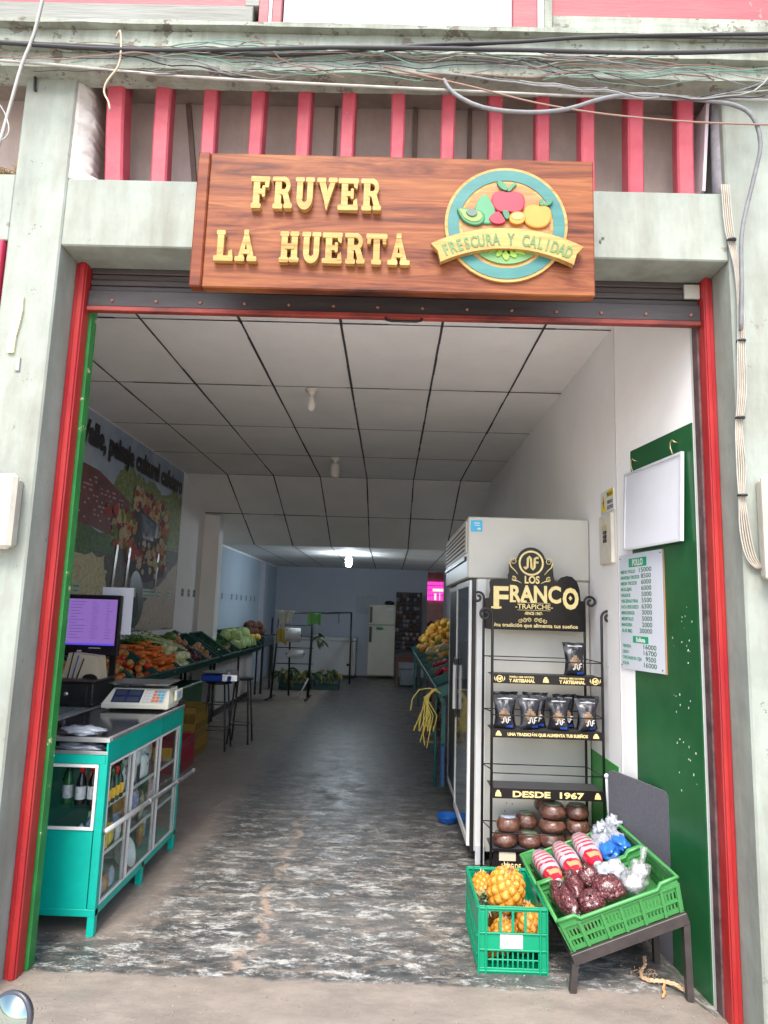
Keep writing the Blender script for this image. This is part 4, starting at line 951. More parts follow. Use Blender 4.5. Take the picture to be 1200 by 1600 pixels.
# ================================================================== SPLAYED RIGHT WALL: green panel, whiteboard, prices
SP = lambda y, z, d=0: (1.492-.134*(y-3.283)-d*.991, y-d*.133, z)
def sp_box(g, y0, y1, z0, z1, d0, d1, zl=None):
    z0b = z0 if zl is None else zl
    pts = [SP(y0, z0, d0), SP(y1, z0b, d0), SP(y1, z1, d0), SP(y0, z1, d0)], [SP(y0, z0, d1), SP(y1, z0b, d1), SP(y1, z1, d1), SP(y0, z1, d1)]
    g.loft(pts)
g = G(); sp_box(g, 3.29, 4.07, -.092, 2.58, .003, .010, -.09)
gp = tag(obj('green_wall_panel', g, mat('deep_green_metal_panel', (.012, .085, .028), .3, var=.28, scale=1.6, bump=.12, bscale=6, spots=(26, .745, (.42, .5, .44)))), 'tall dark green metal panel on the right wall by the entrance', 'panel')
g = G(); rnd = random.Random(8)
for k in range(34):
    y = rnd.uniform(3.34, 3.52); z = rnd.choice((1.45, 1.18, .95, 1.62, .82, 1.05))+rnd.gauss(0, .04); w, h = rnd.uniform(.002, .007), rnd.uniform(.002, .012)
    sp_box(g, y, y+w, z, z+h, .0098, .0106)
obj('paint_chips', g, mWhP, gp)
wb = thing('whiteboard', 'blank whiteboard with grey frame hanging from two hooks on the green panel', 'whiteboard', SP(3.64, 1.99, .03))
def tq(u, v, d):      # u 0 left(far)..1 right(near), v 0 bottom..1 top ; board leans out at the bottom
    y = 3.945-(3.945-3.345)*u; return SP(y, 1.99+(2.445-1.99)*v, .022+d+.018*(1-v))
g = G(); g.loft([[tq(.02, .02, 0), tq(.98, .02, 0), tq(.98, .98, 0), tq(.02, .98, 0)], [tq(.02, .02, .008), tq(.98, .02, .008), tq(.98, .98, .008), tq(.02, .98, .008)]])
obj('board', g, mat('blank_whiteboard', (.62, .63, .68), .25, var=.02), wb)
g = G()
for a, b_, c_, d_ in ((0, 1, 0, .03), (0, 1, .97, 1), (0, .022, .03, .97), (.978, 1, .03, .97)):
    g.loft([[tq(a, c_, -.004), tq(b_, c_, -.004), tq(b_, d_, -.004), tq(a, d_, -.004)], [tq(a, c_, .014), tq(b_, c_, .014), tq(b_, d_, .014), tq(a, d_, .014)]])
obj('frame', g, mLG, wb)
for y, z in ((3.83, 2.50), (3.41, 2.505)):
    g = G(); g.tube([SP(y, z, .008), SP(y, z+.005, .03), SP(y+.012, z+.018, .036), SP(y+.03, z+.008, .036), SP(y+.03, z-.02, .036), SP(y+.012, z-.055, .036)], .0035, 6)
    obj('hook', g, mat('brass_hook', (.5, .42, .25), .35, .8), wb)
pb = thing('price_board', 'white chicken price board with green headings reading POLLO under the whiteboard', 'price board', SP(3.82, 1.31, .02))
g = G(); sp_box(g, 3.58, 4.065, 1.322, 1.972, .012, .018, 1.312)
obj('board', g, mat('white_pvc_board', (.55, .58, .64), .35, var=.02), pb)
g = G(); sp_box(g, 3.576, 3.58, 1.32, 1.972, .010, .018); obj('edge', g, mat('brown_board_edge', (.3, .17, .1), .7), pb)
PT = lambda y0, z0: (lambda X, Z, d: SP(y0-X, z0+Z, .0182+d))
mTG = mat('green_print', (.02, .24, .12), .5); mTK = mat('dark_green_numbers', (.05, .13, .08), .5)
g = G(); sp_box(g, 3.745, 3.945, 1.895, 1.945, .018, .0188); sp_box(g, 3.745, 3.915, 1.468, 1.505, .018, .0188); obj('heading_band', g, mat('bright_green_band', (.0, .30, .14), .5), pb)
g = G(); text_g(g, 'POLLO', .05, (lambda X, Z, d: SP(3.905-X, 1.903+Z, .0189+d)), .0008, .0018, width=.12); text_g(g, 'Rellena', .036, (lambda X, Z, d: SP(3.88-X, 1.474+Z, .0189+d)), .0008, .001, width=.10); obj('heading_text', g, mWhP, pb)
rows = [('MEDIO POLLO', '15000'), ('BANDEJA TROZOS', '8500'), ('MEDIA TROZOS', '6000'), ('MOLLEJAS', '6000'), ('HIGADOS', '5000'), ('VISCERAS FINA', '5500'), ('PATA PESCUEZO', '6300'), ('MENUDENCIA', '3000'), ('MEDIPOLLO', '5000'), ('MANGUERA', '2000'), ('ALAS BBQ', '30000')]
g = G(); h = G()
for i, (a, b_) in enumerate(rows):
    z = 1.862-i*.0338; text_g(g, a, .026, PT(4.045, z), .0006, .0008, width=.0155*len(a)); text_g(h, b_, .036, PT(3.69+.030*len(b_), z), .0006, .0004, width=.027*len(b_))
for i, (a, b_) in enumerate([('TERNERA', '16000'), ('CERDO', '16700'), ('CHICHARRON CEJA', '9500'), ('PULPA', '16000')]):
    z = 1.438-i*.0325; text_g(g, a, .024, PT(4.04, z), .0006, .0006, width=.0145*len(a)); text_g(h, b_, .036, PT(3.66+.030*len(b_), z), .0006, .0004, width=.027*len(b_))
obj('item_text', g, mTG, pb); obj('price_text', h, mTK, pb)
g = G()
for y, z in ((4.05, 1.95), (3.60, 1.955), (4.05, 1.335), (3.605, 1.34)): g.ball(SP(y, z, .019), .004, 8, 5)
obj('screws', g, mBlk, pb)
# warning sign and breaker panel on the wall left of the corner strip
ws = thing('warning_sign', 'small yellow electrical danger sign above the breaker panel', 'sign', (1.365, 4.24, 2.25))
g = G(); g.box(1.362, 1.369, 4.118, 4.375, 2.262, 2.405, .001); obj('plate', g, mWhP, ws)
wf = lambda y0, z0: (lambda X, Z, d: (1.3618-d, y0-X, z0+Z))
mYe = mat('warning_yellow', (.75, .55, .02), .4)
g = G(); g.box(1.3605, 1.362, 4.12, 4.245, 2.355, 2.40); g.prism([(4.365, 2.275), (4.26, 2.275), (4.3125, 2.385)], 1.3605, 1.362, lambda x, y, z: (y, x, z)); obj('yellow_fields', g, mYe, ws)
g = G(); text_g(g, 'PELIGRO', .03, (lambda X, Z, d: (1.3604-d, 4.24-X, 2.364+Z)), .0005, .0008, width=.11); text_g(g, 'RIESGO', .03, wf(4.24, 2.315), .0005, .0008, width=.10); text_g(g, 'ELECTRICO', .03, wf(4.245, 2.28), .0005, .0008, width=.12)
g.prism([(4.318, 2.372), (4.300, 2.328), (4.312, 2.328), (4.303, 2.295), (4.327, 2.338), (4.314, 2.338)], 1.3595, 1.3604, lambda x, y, z: (y, x, z)); obj('print', g, mBlk, ws)
bk = thing('breaker_panel', 'old cream breaker panel with switches beside the cooler', 'breaker panel', (1.36, 4.24, 1.93))
g = G(); g.box(1.345, 1.369, 4.125, 4.36, 1.935, 2.245, .004); obj('cover', g, mat('old_cream_cover', (.60, .56, .47), .6, var=.1, scale=12, spots=(14, .66, (.4, .33, .25))), bk)
for k in range(3):
    g = G(); g.box(1.335, 1.345, 4.21, 4.26, 2.07+.026*k, 2.09+.026*k, .002); obj('switch', g, mBlk, bk)
g = G(); g.box(1.342, 1.345, 4.20, 4.29, 2.15, 2.18); obj('label', g, mat('faded_tag', (.5, .42, .22), .7), bk)
# rope, bowl
def rope(name, label, pts, r, m, seed=0):
    g = G()
    for s_ in range(3):
        P = []; V = [Vector(p) for p in pts]; L = 0
        for i in range(len(V)-1):
            for j in range(10):
                q = V[i].lerp(V[i+1], j/10); a = L*90+s_*2*PI/3; L += (V[i+1]-V[i]).length/10
                P.append(q+Vector((math.cos(a)*r*.5, math.sin(a)*r*.5, math.sin(a+1)*r*.4)))
        g.tube(P, r*.55, 6)
    return tag(obj(name, g, m), label, 'rope')
mRope = mat('frayed_tan_rope', (.42, .28, .17), .9, var=.3, scale=50)
z_ = lambda x, y: fz(x, y)+.012
rope('rope', 'frayed tan rope lying on the floor beside the stand', [(x, y, z_(x, y)+dz) for x, y, dz in ((1.235, 3.42, .035), (1.222, 3.38, .02), (1.19, 3.345, .005), (1.182, 3.31, 0), (1.205, 3.285, 0), (1.26, 3.272, .006), (1.31, 3.255, .004), (1.37, 3.226, 0))], .009, mRope)
rope('rope', 'short frayed orange rope end beside the longer tan rope', [(x, y, z_(x, y)) for x, y in ((1.262, 3.26), (1.24, 3.22), (1.235, 3.19), (1.212, 3.155))], .006, mat('orange_rope', (.5, .25, .1), .9))
g = G(); rnd = random.Random(44)
for k in range(26):
    x, y = 1.19+rnd.gauss(.02, .03), 3.33+rnd.gauss(0, .04); d = Vector((rnd.gauss(0, .02), rnd.gauss(0, .02), .008))
    p = Vector((x, y, z_(x, y)-.006)); g.tube([p, p+d*.5+Vector((0, 0, .008)), p+d], .0012, 4)
tag(obj('rope_fibres', g, mRope), 'loose tan fibres frayed off the rope beside the stand', 'fibres')
g = G(); g.lathe([(.055, .0), (.075, .012), (.088, .05), (.092, .055), (.084, .052), (.07, .016), (.05, .008)], (.50, 5.52, 0.001), 28)
tag(obj('blue_bowl', g, mat('blue_plastic', (.01, .10, .38), .3, var=.1)), 'blue plastic bowl on the floor at the foot of the cooler', 'bowl')

# ================================================================== PINEAPPLE CRATE
mPG = mat('emerald_green_plastic', (.0, .215, .105), .35, var=.05, scale=8)
pc = thing('crate', 'tall emerald green crate full of pineapples on the floor by the entrance', 'crate', (.60, 3.5, 0))
X0, X1, Y0, Y1, H = .445, .763, 3.315, 3.80, .285
def tall_side(x0, x1, yf, yb, label_on=True):
    g = G(); L = x1-x0
    def b(s0, s1, z0, z1, o=0): g.box(x0+s0, x0+s1, yf-o, yb, z0, z1, .0015)
    b(0, L, 0, .026); b(0, L, .094, .175); b(0, L, .262, H); b(0, .045, .026, .094); b(L-.045, L, .026, .094); b(0, .045, .175, .262); b(L-.045, L, .175, .262)
    b(.045, L-.045, .056, .062)
    n = 10; w = (L-.09)/n
    for k in range(1, n): b(.045+k*w-.004, .045+k*w+.004, .026, .056); b(.045+k*w-.004, .045+k*w+.004, .062, .094)
    for k in range(1, 4): b(.045+k*(L-.09)/4-.006, .045+k*(L-.09)/4+.006, .175, .262)
    for z in (.010, .098, .168, .272): b(.005, L-.005, z, z+.007, .006)
    for s_ in (0, .032, L-.040, L-.008): b(s_, s_+.008, .0, H, .008)
    return g
obj('end', tall_side(X0, X1, Y0, Y0+.006), mPG, pc); obj('end', tall_side(X0, X1, Y1-.006, Y1), mPG, pc)
def long_side(x):
    g = G(); L = Y1-Y0-.016; y0 = Y0+.008
    def b(s0, s1, z0, z1, o=0): g.box(x-.003-o, x+.003+o, y0+s0, y0+s1, z0, z1, .0015)
    b(0, L, 0, .026); b(0, L, .075, .11); b(0, L, .15, H-.05); b(0, .14, H-.05, H); b(L-.14, L, H-.05, H); b(.14, L-.14, H-.012, H)
    n = 22; w = L/n
    for k in range(n+1): s_ = min(k*w, L-.006); b(s_, s_+.006, .026, .075); b(s_, s_+.006, .11, .15)
    for z in (.075, .15, .272): b(0, L, z, z+.006, .005)
    return g
obj('side', long_side(X0+.003), mPG, pc); obj('side', long_side(X1-.003), mPG, pc)
g = G(); g.box(X0+.006, X1-.006, Y0+.006, Y1-.006, .002, .008); obj('base', g, mPG, pc)
g = G(); g.box(.545, .648, Y0-.003, Y0-.0005, .108, .168); lb_ = obj('paper_label', g, mat('white_paper', (.5, .5, .5), .7), pc)
g = G(); 
for k in range(7):
    z = .155-k*.0065; g.box(.552, .580+.004*(k % 3), Y0-.0036, Y0-.003, z, z+.002); g.box(.595, .630+.01*(k % 2), Y0-.0036, Y0-.003, z-.002, z)
g.box(.552, .578, Y0-.0037, Y0-.003, .158, .164); obj('label_print', g, mat('grey_print', (.35, .35, .37), .7), lb_)
# pineapples
mPa = mat('pineapple_orange', (.46, .155, .007), .5, col2=(.52, .22, .018), scale=30, bump=.3); mPb = mat('pineapple_eye', (.50, .24, .045), .5, col2=(.55, .31, .10), scale=50)
mPc = mat('pineapple_groove', (.22, .085, .01), .7, var=.3, scale=60); mBr = mat('dry_bract', (.46, .36, .22), .9, var=.3, scale=50)
mLf = mat('pale_green_pine_leaf', (.17, .27, .13), .5, col2=(.38, .45, .3), scale=18)
def pineapple(loc, rx, rz, R, label, crown=False, rot=(0, 0, 0)):
    t = thing('pineapple', label, 'pineapple', (0, 0, 0), 'pineapples in the emerald crate')
    g = G(); g.sm = True; n, m = 84, 60; rings = []; K = 9; cls = []
    for i in range(m+1):
        tt = PI*(.03+.94*i/m); ring = []; row = []
        for k in range(n):
            a = 2*PI*k/n; v = i/m*9.0; p = (K*a/(2*PI)+v*.5) % 1-.5; q = (K*a/(2*PI)-v*.5) % 1-.5
            e = max(0, 1-(p*p+q*q)*4.2); f = min(abs(abs(p)-.5), abs(abs(q)-.5))
            b_ = 1+.07*e**.7-.03*(f < .06)
            sq = (math.sin(tt))**.75
            ring.append((rx*sq*math.cos(a)*b_, rx*sq*math.sin(a)*b_, -rz*math.cos(tt)*b_)); row.append(1 if e > .80 else (2 if f < .04 else 0))
        rings.append(ring); cls.append(row)
    Rr = [[g.v(p) for p in r] for r in rings]
    for i in range(m):
        for k in range(n):
            g.mi = cls[i][k]; g._f([Rr[i][k], Rr[i][(k+1) % n], Rr[i+1][(k+1) % n], Rr[i+1][k]])
    g.mi = 2; g._f(Rr[0][::-1]); g._f(Rr[-1])
    body = obj('fruit', g, [mPa, mPb, mPc], t, keep=True)
    g = G(); rnd = random.Random(int(R*99))
    for k in range(95):          # dry bract tips around the ends
        a = rnd.random()*2*PI; tt = rnd.choice((rnd.uniform(.08, .5), PI-rnd.uniform(.08, .6))); d = Vector((math.sin(tt)**.75*math.cos(a)*rx, math.sin(tt)**.75*math.sin(a)*rx, -math.cos(tt)*rz))
        o = Vector((rnd.gauss(0, 1), rnd.gauss(0, 1), rnd.gauss(0, 1)))*.006+d.normalized()*.014
        sdv = d.cross(Vector((0, .3, 1))).normalized()*.004
        g.quad(d+sdv, d-sdv, d+o-sdv*.2, d+o+sdv*.2)
    obj('bracts', g, mBr, t, keep=True)
    if crown:
        g = G()
        for k in range(46):
            a = k*2.4; el = .15+1.1*k/46; L = .05+.05*(k/46)
            d = Vector((math.cos(a)*math.cos(el), math.sin(a)*math.cos(el), math.sin(el))); w = Vector((-math.sin(a), math.cos(a), 0))*.009; b0 = Vector((0, 0, rz*.93))+d*.012
            p1 = b0+d*L*.55+Vector((0, 0, .008)); p2 = b0+d*L-Vector((0, 0, .012))
            g.quad(b0+w, b0-w, p1-w*.7, p1+w*.7); g.quad(p1+w*.7, p1-w*.7, p2-w*.05, p2+w*.05)
        obj('crown', g, mLf, t, keep=True)
    t.location = loc; t.rotation_euler = rot; return t
pineapple((.592, 3.44, .310), .086, .096, 1, 'largest pineapple lying on top of the others in the emerald crate', rot=(.25, .12, .3))
pineapple((.506, 3.60, .262), .052, .068, 2, 'pineapple at the back left with its pale green crown hanging forward', True, rot=(1.95, -.12, 0))
pineapple((.700, 3.44, .165), .062, .08, 3, 'pineapple at the right side of the emerald crate', rot=(-.6, .15, .6))
pineapple((.575, 3.395, .13), .062, .072, 4, 'pineapple sunk at the front middle of the emerald crate', rot=(.3, .15, 1))
pineapple((.68, 3.64, .12), .07, .088, 5, 'pineapple at the back right of the emerald crate', rot=(.9, .1, .4))
pineapple((.512, 3.42, .085), .060, .07, 6, 'pineapple low in the front left corner of the emerald crate', rot=(1.2, .1, 0))
pineapple((.68, 3.50, .08), .066, .08, 7, 'pineapple at the bottom right of the emerald crate', rot=(1.3, .5, 0))
pineapple((.57, 3.66, .09), .068, .085, 8, 'pineapple at the bottom back of the emerald crate', rot=(1.5, .2, 1.2))

# ================================================================== GOODS IN THE TWO LOW CRATES
def bean_mat():
    m = bpy.data.materials.new('purple_beans'); m.use_nodes = True; n, l = m.node_tree.nodes, m.node_tree.links; b = n['Principled BSDF']
    geo = n.new('ShaderNodeNewGeometry'); v = n.new('ShaderNodeTexVoronoi'); v.inputs['Scale'].default_value = 105; l.new(geo.outputs['Position'], v.inputs[0])
    r = n.new('ShaderNodeValToRGB'); e = r.color_ramp.elements; e[0].position = 0; e[0].color = (.20, .045, .05, 1); e[1].position = .75; e[1].color = (.04, .008, .012, 1); l.new(v.outputs['Distance'], r.inputs[0])
    sp = n.new('ShaderNodeSeparateColor'); l.new(v.outputs['Color'], sp.inputs[0])
    r2 = n.new('ShaderNodeValToRGB'); r2.color_ramp.elements[0].position = .93; r2.color_ramp.elements[1].position = .96; l.new(sp.outputs[0], r2.inputs[0])
    mx = n.new('ShaderNodeMixRGB'); l.new(r2.outputs[0], mx.inputs[0]); l.new(r.outputs[0], mx.inputs[1]); mx.inputs[2].default_value = (.26, .12, .11, 1); l.new(mx.outputs[0], b.inputs['Base Color'])
    b.inputs['Roughness'].default_value = .5
    iv = n.new('ShaderNodeMath'); iv.operation = 'SUBTRACT'; iv.inputs[0].default_value = 1; l.new(v.outputs['Distance'], iv.inputs[1])
    bp = n.new('ShaderNodeBump'); bp.inputs['Strength'].default_value = .9; bp.inputs['Distance'].default_value = .006; l.new(iv.outputs[0], bp.inputs['Height']); l.new(bp.outputs[0], b.inputs['Normal']); b.inputs['Coat Weight'].default_value = .1
    return m
mBean = bean_mat()
mBF = glass('thin_bag_film', (.98, .98, .98), .15, .02)
def bean_bag(p, r, label, rot=None, sd=0, M=None):
    M = M or MA; w = M @ Vector(p); R3 = (M.to_3x3() @ (rot or Matrix.Identity(3)))
    t = thing('bean_bag', label, 'bag', tuple(w), 'bags of beans in the nearer crate')
    g = G(); g.ball(w, r, 28, 18, R3, .22, sd, 2.2); obj('beans', g, mBean, t)
    g = G(); g.ball(w, [q+.0035 for q in r], 28, 18, R3, .24, sd, 2.4); 
    top = w+R3 @ Vector((0, 0, r[2]*.95)); d = (R3 @ Vector((0, 0, 1)))
    for k in range(9):
        a = k*PI*2/9; s_ = (R3 @ Vector((math.cos(a), math.sin(a), 0)))
        g.tube([top+s_*.012-d*.01, top+d*.008, top+d*.02+s_*.016], .004, 5, r2=.002)
    obj('bag_film', g, mBF, t)
RX = lambda a: Matrix.Rotation(a, 3, 'X')
RZ = lambda a: Matrix.Rotation(a, 3, 'Z')
RY = lambda a: Matrix.Rotation(a, 3, 'Y')
bean_bag((.058, .20, .125), (.046, .135, .05), 'long bag of purple beans at the left end of the nearer crate', RZ(.1) @ RX(.12), 1)
bean_bag((.135, .275, .125), (.042, .10, .052), 'upright bag of purple beans second from the left in the nearer crate', RZ(-.1) @ RX(.2), 2)
bean_bag((.215, .29, .13), (.052, .05, .055), 'round bag of purple beans at the back middle of the nearer crate', None, 3)
bean_bag((.165, .125, .10), (.058, .055, .05), 'small bag of purple beans at the front middle of the nearer crate', RX(.6), 4)
bean_bag((.27, .165, .115), (.075, .065, .056), 'wide bag of purple beans right of the middle in the nearer crate', RY(.3), 5)
bean_bag((.085, .055, .06), (.05, .04, .04), 'bag of purple beans half hidden under the others at the front rim', None, 6)
def film_bag(p, r, label, m, sd, M, group, knot=True, inner=None):
    w = M @ Vector(p); R3 = M.to_3x3()
    t = thing('plastic_bag', label, 'bag', tuple(w), group)
    g = G(); g.ball(w, r, 26, 16, R3, .55, sd, 2.6)
    for v in g.b.verts: v.co += Vector((1, 1, 1))*.006*noise.noise(v.co*45)
    if knot: 
        top = w+R3 @ Vector((r[0]*.5, 0, r[2]*.7)); g.tube([top, top+Vector((.012, .01, .035)), top+Vector((.016, .016, .065))], .012, 6, r2=.02)
    obj('film', g, m, t)
    if inner: g = G(); g.ball(w-Vector((0, 0, .008)), [q*.8 for q in r], 18, 12, R3, .4, sd+2); obj('contents', g, inner, t)
mMilk = mat('milky_white_film', (.30, .32, .36), .3, var=.12, scale=15, bump=.8, bscale=30, coat=.3); mWs = mat('white_contents', (.38, .38, .38), .6, var=.1)
gB = 'clear bags in the nearer crate'
film_bag((.325, .29, .12), (.07, .05, .05), 'milky plastic bag at the back of the nearer crate', mMilk, 11, MA, gB, False)
film_bag((.385, .17, .10), (.06, .06, .045), 'clear bag of white contents beside the purple beans', mFilm, 12, MA, gB, False, mWs)
film_bag((.445, .22, .115), (.045, .05, .045), 'knotted clear bag at the right end of the nearer crate', mFilm, 13, MA, gB, True, mWs)
# striped bread packs
mBrd = mat('white_film_wrap', (.36, .37, .41), .3, bump=.6, bscale=28, coat=.4, var=.08, scale=10); mBrr = mat('red_film_print', (.50, .015, .04), .3, bump=.4, bscale=28, coat=.4); mOr2 = mat('orange_film_print', (.8, .25, .12), .3, bump=.3)
def bread(p, label, rz, L=.42, w=.056, h=.052, M=None, sd=0):
    t = thing('bread_pack', label, 'bread pack', tuple(MB @ Vector(p)), 'striped packs in the farther crate')
    g = G(MB @ Matrix.Translation(p) @ Matrix.Rotation(rz, 4, 'Z')); g.sm = True; K, n = 46, 22; rings = []
    for j in range(K+1):
        v = j/K; y = -L/2+L*v; e = min(1, (math.sin(PI*min(max(v, .02), .98)))**.35)
        rings.append([g.v((w*e*math.copysign(abs(math.cos(2*PI*k/n))**.7, math.cos(2*PI*k/n))+.003*noise.noise(Vector((j*.5, k, sd))), y, h*e*math.copysign(abs(math.sin(2*PI*k/n))**.8, math.sin(2*PI*k/n))+.004*noise.noise(Vector((j*.6, k+9, sd))))) for k in range(n)])
    for j in range(K):
        v = j/K
        for k in range(n):
            a = 2*PI*(k+.5)/n; top = math.sin(a) > -.25
            s_ = (v+.02*math.cos(a))
            g.mi = 0
            if s_ < .22: g.mi = 1 if not (.08 < s_ < .17 and math.cos(a) > -.3 and math.sin(a) > .3) else 2
            elif .26 < s_ < .80 and (s_*9.3) % 1 < .38 and math.cos(a) < .55: g.mi = 1
            g._f([rings[j][k], rings[j][(k+1) % n], rings[j+1][(k+1) % n], rings[j+1][k]])
    g.mi = 0; g._f(rings[0][::-1]); g._f(rings[-1])
    obj('pack', g, [mBrd, mBrr, mOr2], t)
bread((.07, .165, .13), 'leftmost red and white striped bread pack in the farther crate', .04, sd=1)
bread((.185, .175, .13), 'middle red and white striped bread pack in the farther crate', .0, sd=2)
bread((.30, .185, .135), 'rightmost red and white striped bread pack in the farther crate', -.02, sd=3)
mBl2 = mat('clear_blue_print', (.02, .12, .42), .3, bump=.5, coat=.4)
for i, (px, py, lb, sd) in enumerate(((.395, .19, 'clear and blue plastic pack beside the striped bread packs', 5), (.47, .22, 'clear and blue plastic pack at the far right end of the farther crate', 6))):
    t = thing('plastic_pack', lb, 'bag', tuple(MB @ Vector((px, py, .12))), 'blue printed packs in the farther crate')
    w = MB @ Vector((px, py, .12)); g = G(); g.ball(w, (.055-.01*i, .15, .05), 24, 18, MB.to_3x3(), .35, sd, 2.5)
    for f in g.b.faces: f.material_index = 1 if f.calc_center_median().y < w.y-.05 else 0
    for v in g.b.verts: v.co += Vector((0, 0, 1))*.008*noise.noise(v.co*35)
    obj('film', g, [mMilk, mBl2], t)
    g = G(); g.ball(w+Vector((.02, .12, .045)), (.04, .05, .04), 20, 14, RX(-.7), .8, sd+4, 3.2)
    for v in g.b.verts: v.co += Vector((1, 1, 1))*.008*noise.noise(v.co*60)
    obj('loose_ends', g, mMilk, t)
# ================================================================== LEFT SIDE
# ---- printed poster on the left wall (flat print, shapes laid on a thin sheet)
po = thing('wall_poster', 'large printed farm poster reading Valle, paisaje cultural cafetero on the left wall', 'poster', (-2.89, 7.6, 1.3))
PX = -2.893
def pfr(k): return lambda x, y, z: (PX+.0004*k, x, z)
def pprint(name, pts, m, k, sm=0):
    P = pts
    for _ in range(sm):
        Q = []
        for i in range(len(P)):
            a, b = P[i], P[(i+1) % len(P)]; Q += [(a[0]*.75+b[0]*.25, a[1]*.75+b[1]*.25), (a[0]*.25+b[0]*.75, a[1]*.25+b[1]*.75)]
        P = Q
    g = G(); g._f([g.v((PX+.0004*k, y, z)) for y, z in P]); return obj(name, g, m, po)
g = G(); g.box(-2.899, PX, 5.2, 9.15, 1.28, 3.415); obj('sheet', g, mat('printed_sky', (.20, .28, .42), .6, col2=(.42, .47, .54), scale=1.8), po)
def leafy(name, a, b, c, sc=20):
    m = mat(name, a, .6, col2=b, scale=sc, spots=(sc*1.7, .60, c)); return m
mT1 = leafy('printed_trees', (0.085, 0.128, 0.034), (0.289, 0.340, 0.102), (0.025, 0.051, 0.020)); mT2 = leafy('printed_hedge', (0.020, 0.068, 0.020), (0.102, 0.187, 0.051), (0.255, 0.340, 0.102), 26)
mT3 = leafy('printed_dry_grass', (0.340, 0.306, 0.153), (0.646, 0.595, 0.374), (0.170, 0.170, 0.068), 30); mT4 = leafy('printed_path', (0.374, 0.306, 0.238), (0.510, 0.442, 0.374), (0.221, 0.153, 0.119), 16)
mT5 = leafy('printed_dark_ground', (0.034, 0.034, 0.027), (0.102, 0.093, 0.068), (0.170, 0.085, 0.051), 22)
def rag(pts, amp=.05, n=5, seed=1):
    o = []; r = random.Random(seed)
    for i in range(len(pts)):
        a, b = pts[i], pts[(i+1) % len(pts)]
        for j in range(n): o.append((a[0]+(b[0]-a[0])*j/n+r.uniform(-amp, amp)*(j > 0), a[1]+(b[1]-a[1])*j/n+r.uniform(-amp, amp)*(j > 0)))
    return [(min(9.149, max(5.2, p[0])), min(3.41, max(1.281, p[1]))) for p in o]
pprint('trees', rag([(6.7, 2.55), (6.85, 2.8), (7.0, 3.0), (7.3, 3.1), (7.6, 3.0), (7.95, 3.05), (8.3, 2.95), (8.75, 3.1), (9.149, 3.0), (9.149, 1.9), (6.9, 1.9)], .05, 5, 2), mT1, 1)
pprint('ground', rag([(5.2, 2.2), (9.149, 2.3), (9.149, 1.285), (5.2, 1.285)], .02, 4, 3), mT5, 2)
pprint('path', rag([(8.95, 2.1), (8.6, 1.9), (7.9, 1.6), (7.5, 1.285), (9.149, 1.285), (9.149, 2.2)], .03, 5, 4), mT4, 3)
pprint('dry_grass', rag([(5.2, 2.05), (6.15, 2.05), (6.8, 2.08), (6.9, 1.7), (7.2, 1.3), (5.2, 1.285)], .04, 6, 5), mT3, 4)
pprint('hedge', rag([(5.2, 2.35), (6.15, 2.34), (7.05, 2.26), (6.95, 2.1), (6.2, 2.05), (5.2, 2.05)], .035, 6, 6), mT2, 5)
pprint('roof', [(5.2, 2.85), (6.18, 2.892), (6.5, 2.885), (7.38, 2.69), (7.15, 2.5), (6.98, 2.28), (6.48, 2.32), (5.2, 2.36)], mat('printed_tile_roof', (0.102, 0.031, 0.031), .6, col2=(0.204, 0.068, 0.060), scale=14), 6)
g = G(); rnd = random.Random(12)
for k in range(150):
    y = rnd.uniform(5.3, 7.15); z = rnd.uniform(2.36, 2.86)
    z = round(z/.045)*.045+.02*(y-6); 
    if z > 2.83-(max(0, y-6.5))*.24 or z < 2.33: continue
    g.quad((PX+.0028, y, z), (PX+.0028, y+.045, z-.004), (PX+.0028, y+.04, z+.012), (PX+.0028, y+.005, z+.014))
obj('tile_glints', g, mat('printed_tile_glint', (0.510, 0.340, 0.323), .3), po)
pprint('vehicle_body', [(7.25, 2.15), (7.3, 2.45), (7.55, 2.7), (8.35, 2.62), (8.6, 2.35), (8.62, 1.95), (8.0, 1.85), (7.4, 1.9)], mat('printed_dark_body', (.05, .045, .055), .7, var=.4, scale=8), 8)
pprint('vehicle_roof', [(7.48, 2.74), (7.62, 2.79), (8.36, 2.66), (8.27, 2.40), (8.18, 2.40), (8.2, 2.58), (7.72, 2.68)], mat('printed_grey_roof', (.30, .33, .38), .2), 9)
pprint('windscreen', [(7.68, 2.64), (8.16, 2.56), (8.14, 2.35), (7.78, 2.36)], mat('printed_windscreen', (.22, .29, .36), .15, col2=(.07, .1, .14), scale=7), 10)
pprint('tyre', [(7.48, 1.8), (7.6, 1.98), (7.8, 1.95), (7.99, 1.70), (7.95, 1.45), (7.77, 1.32), (7.62, 1.33), (7.52, 1.5)], mat('printed_tyre', (.02, .03, .028), .4), 11, 2)
pprint('wheel_hub', [(7.62, 1.6), (7.7, 1.75), (7.8, 1.68), (7.82, 1.5), (7.74, 1.42), (7.65, 1.48)], mat('printed_hub', (.05, .07, .07), .25), 12, 2)
pal = [(.36, .05, .04), (.50, .28, .06), (.50, .42, .20), (.13, .18, .04), (.46, .32, .22), (.40, .12, .05), (.22, .02, .03), (.48, .42, .33)]
cl = [G() for _ in pal]
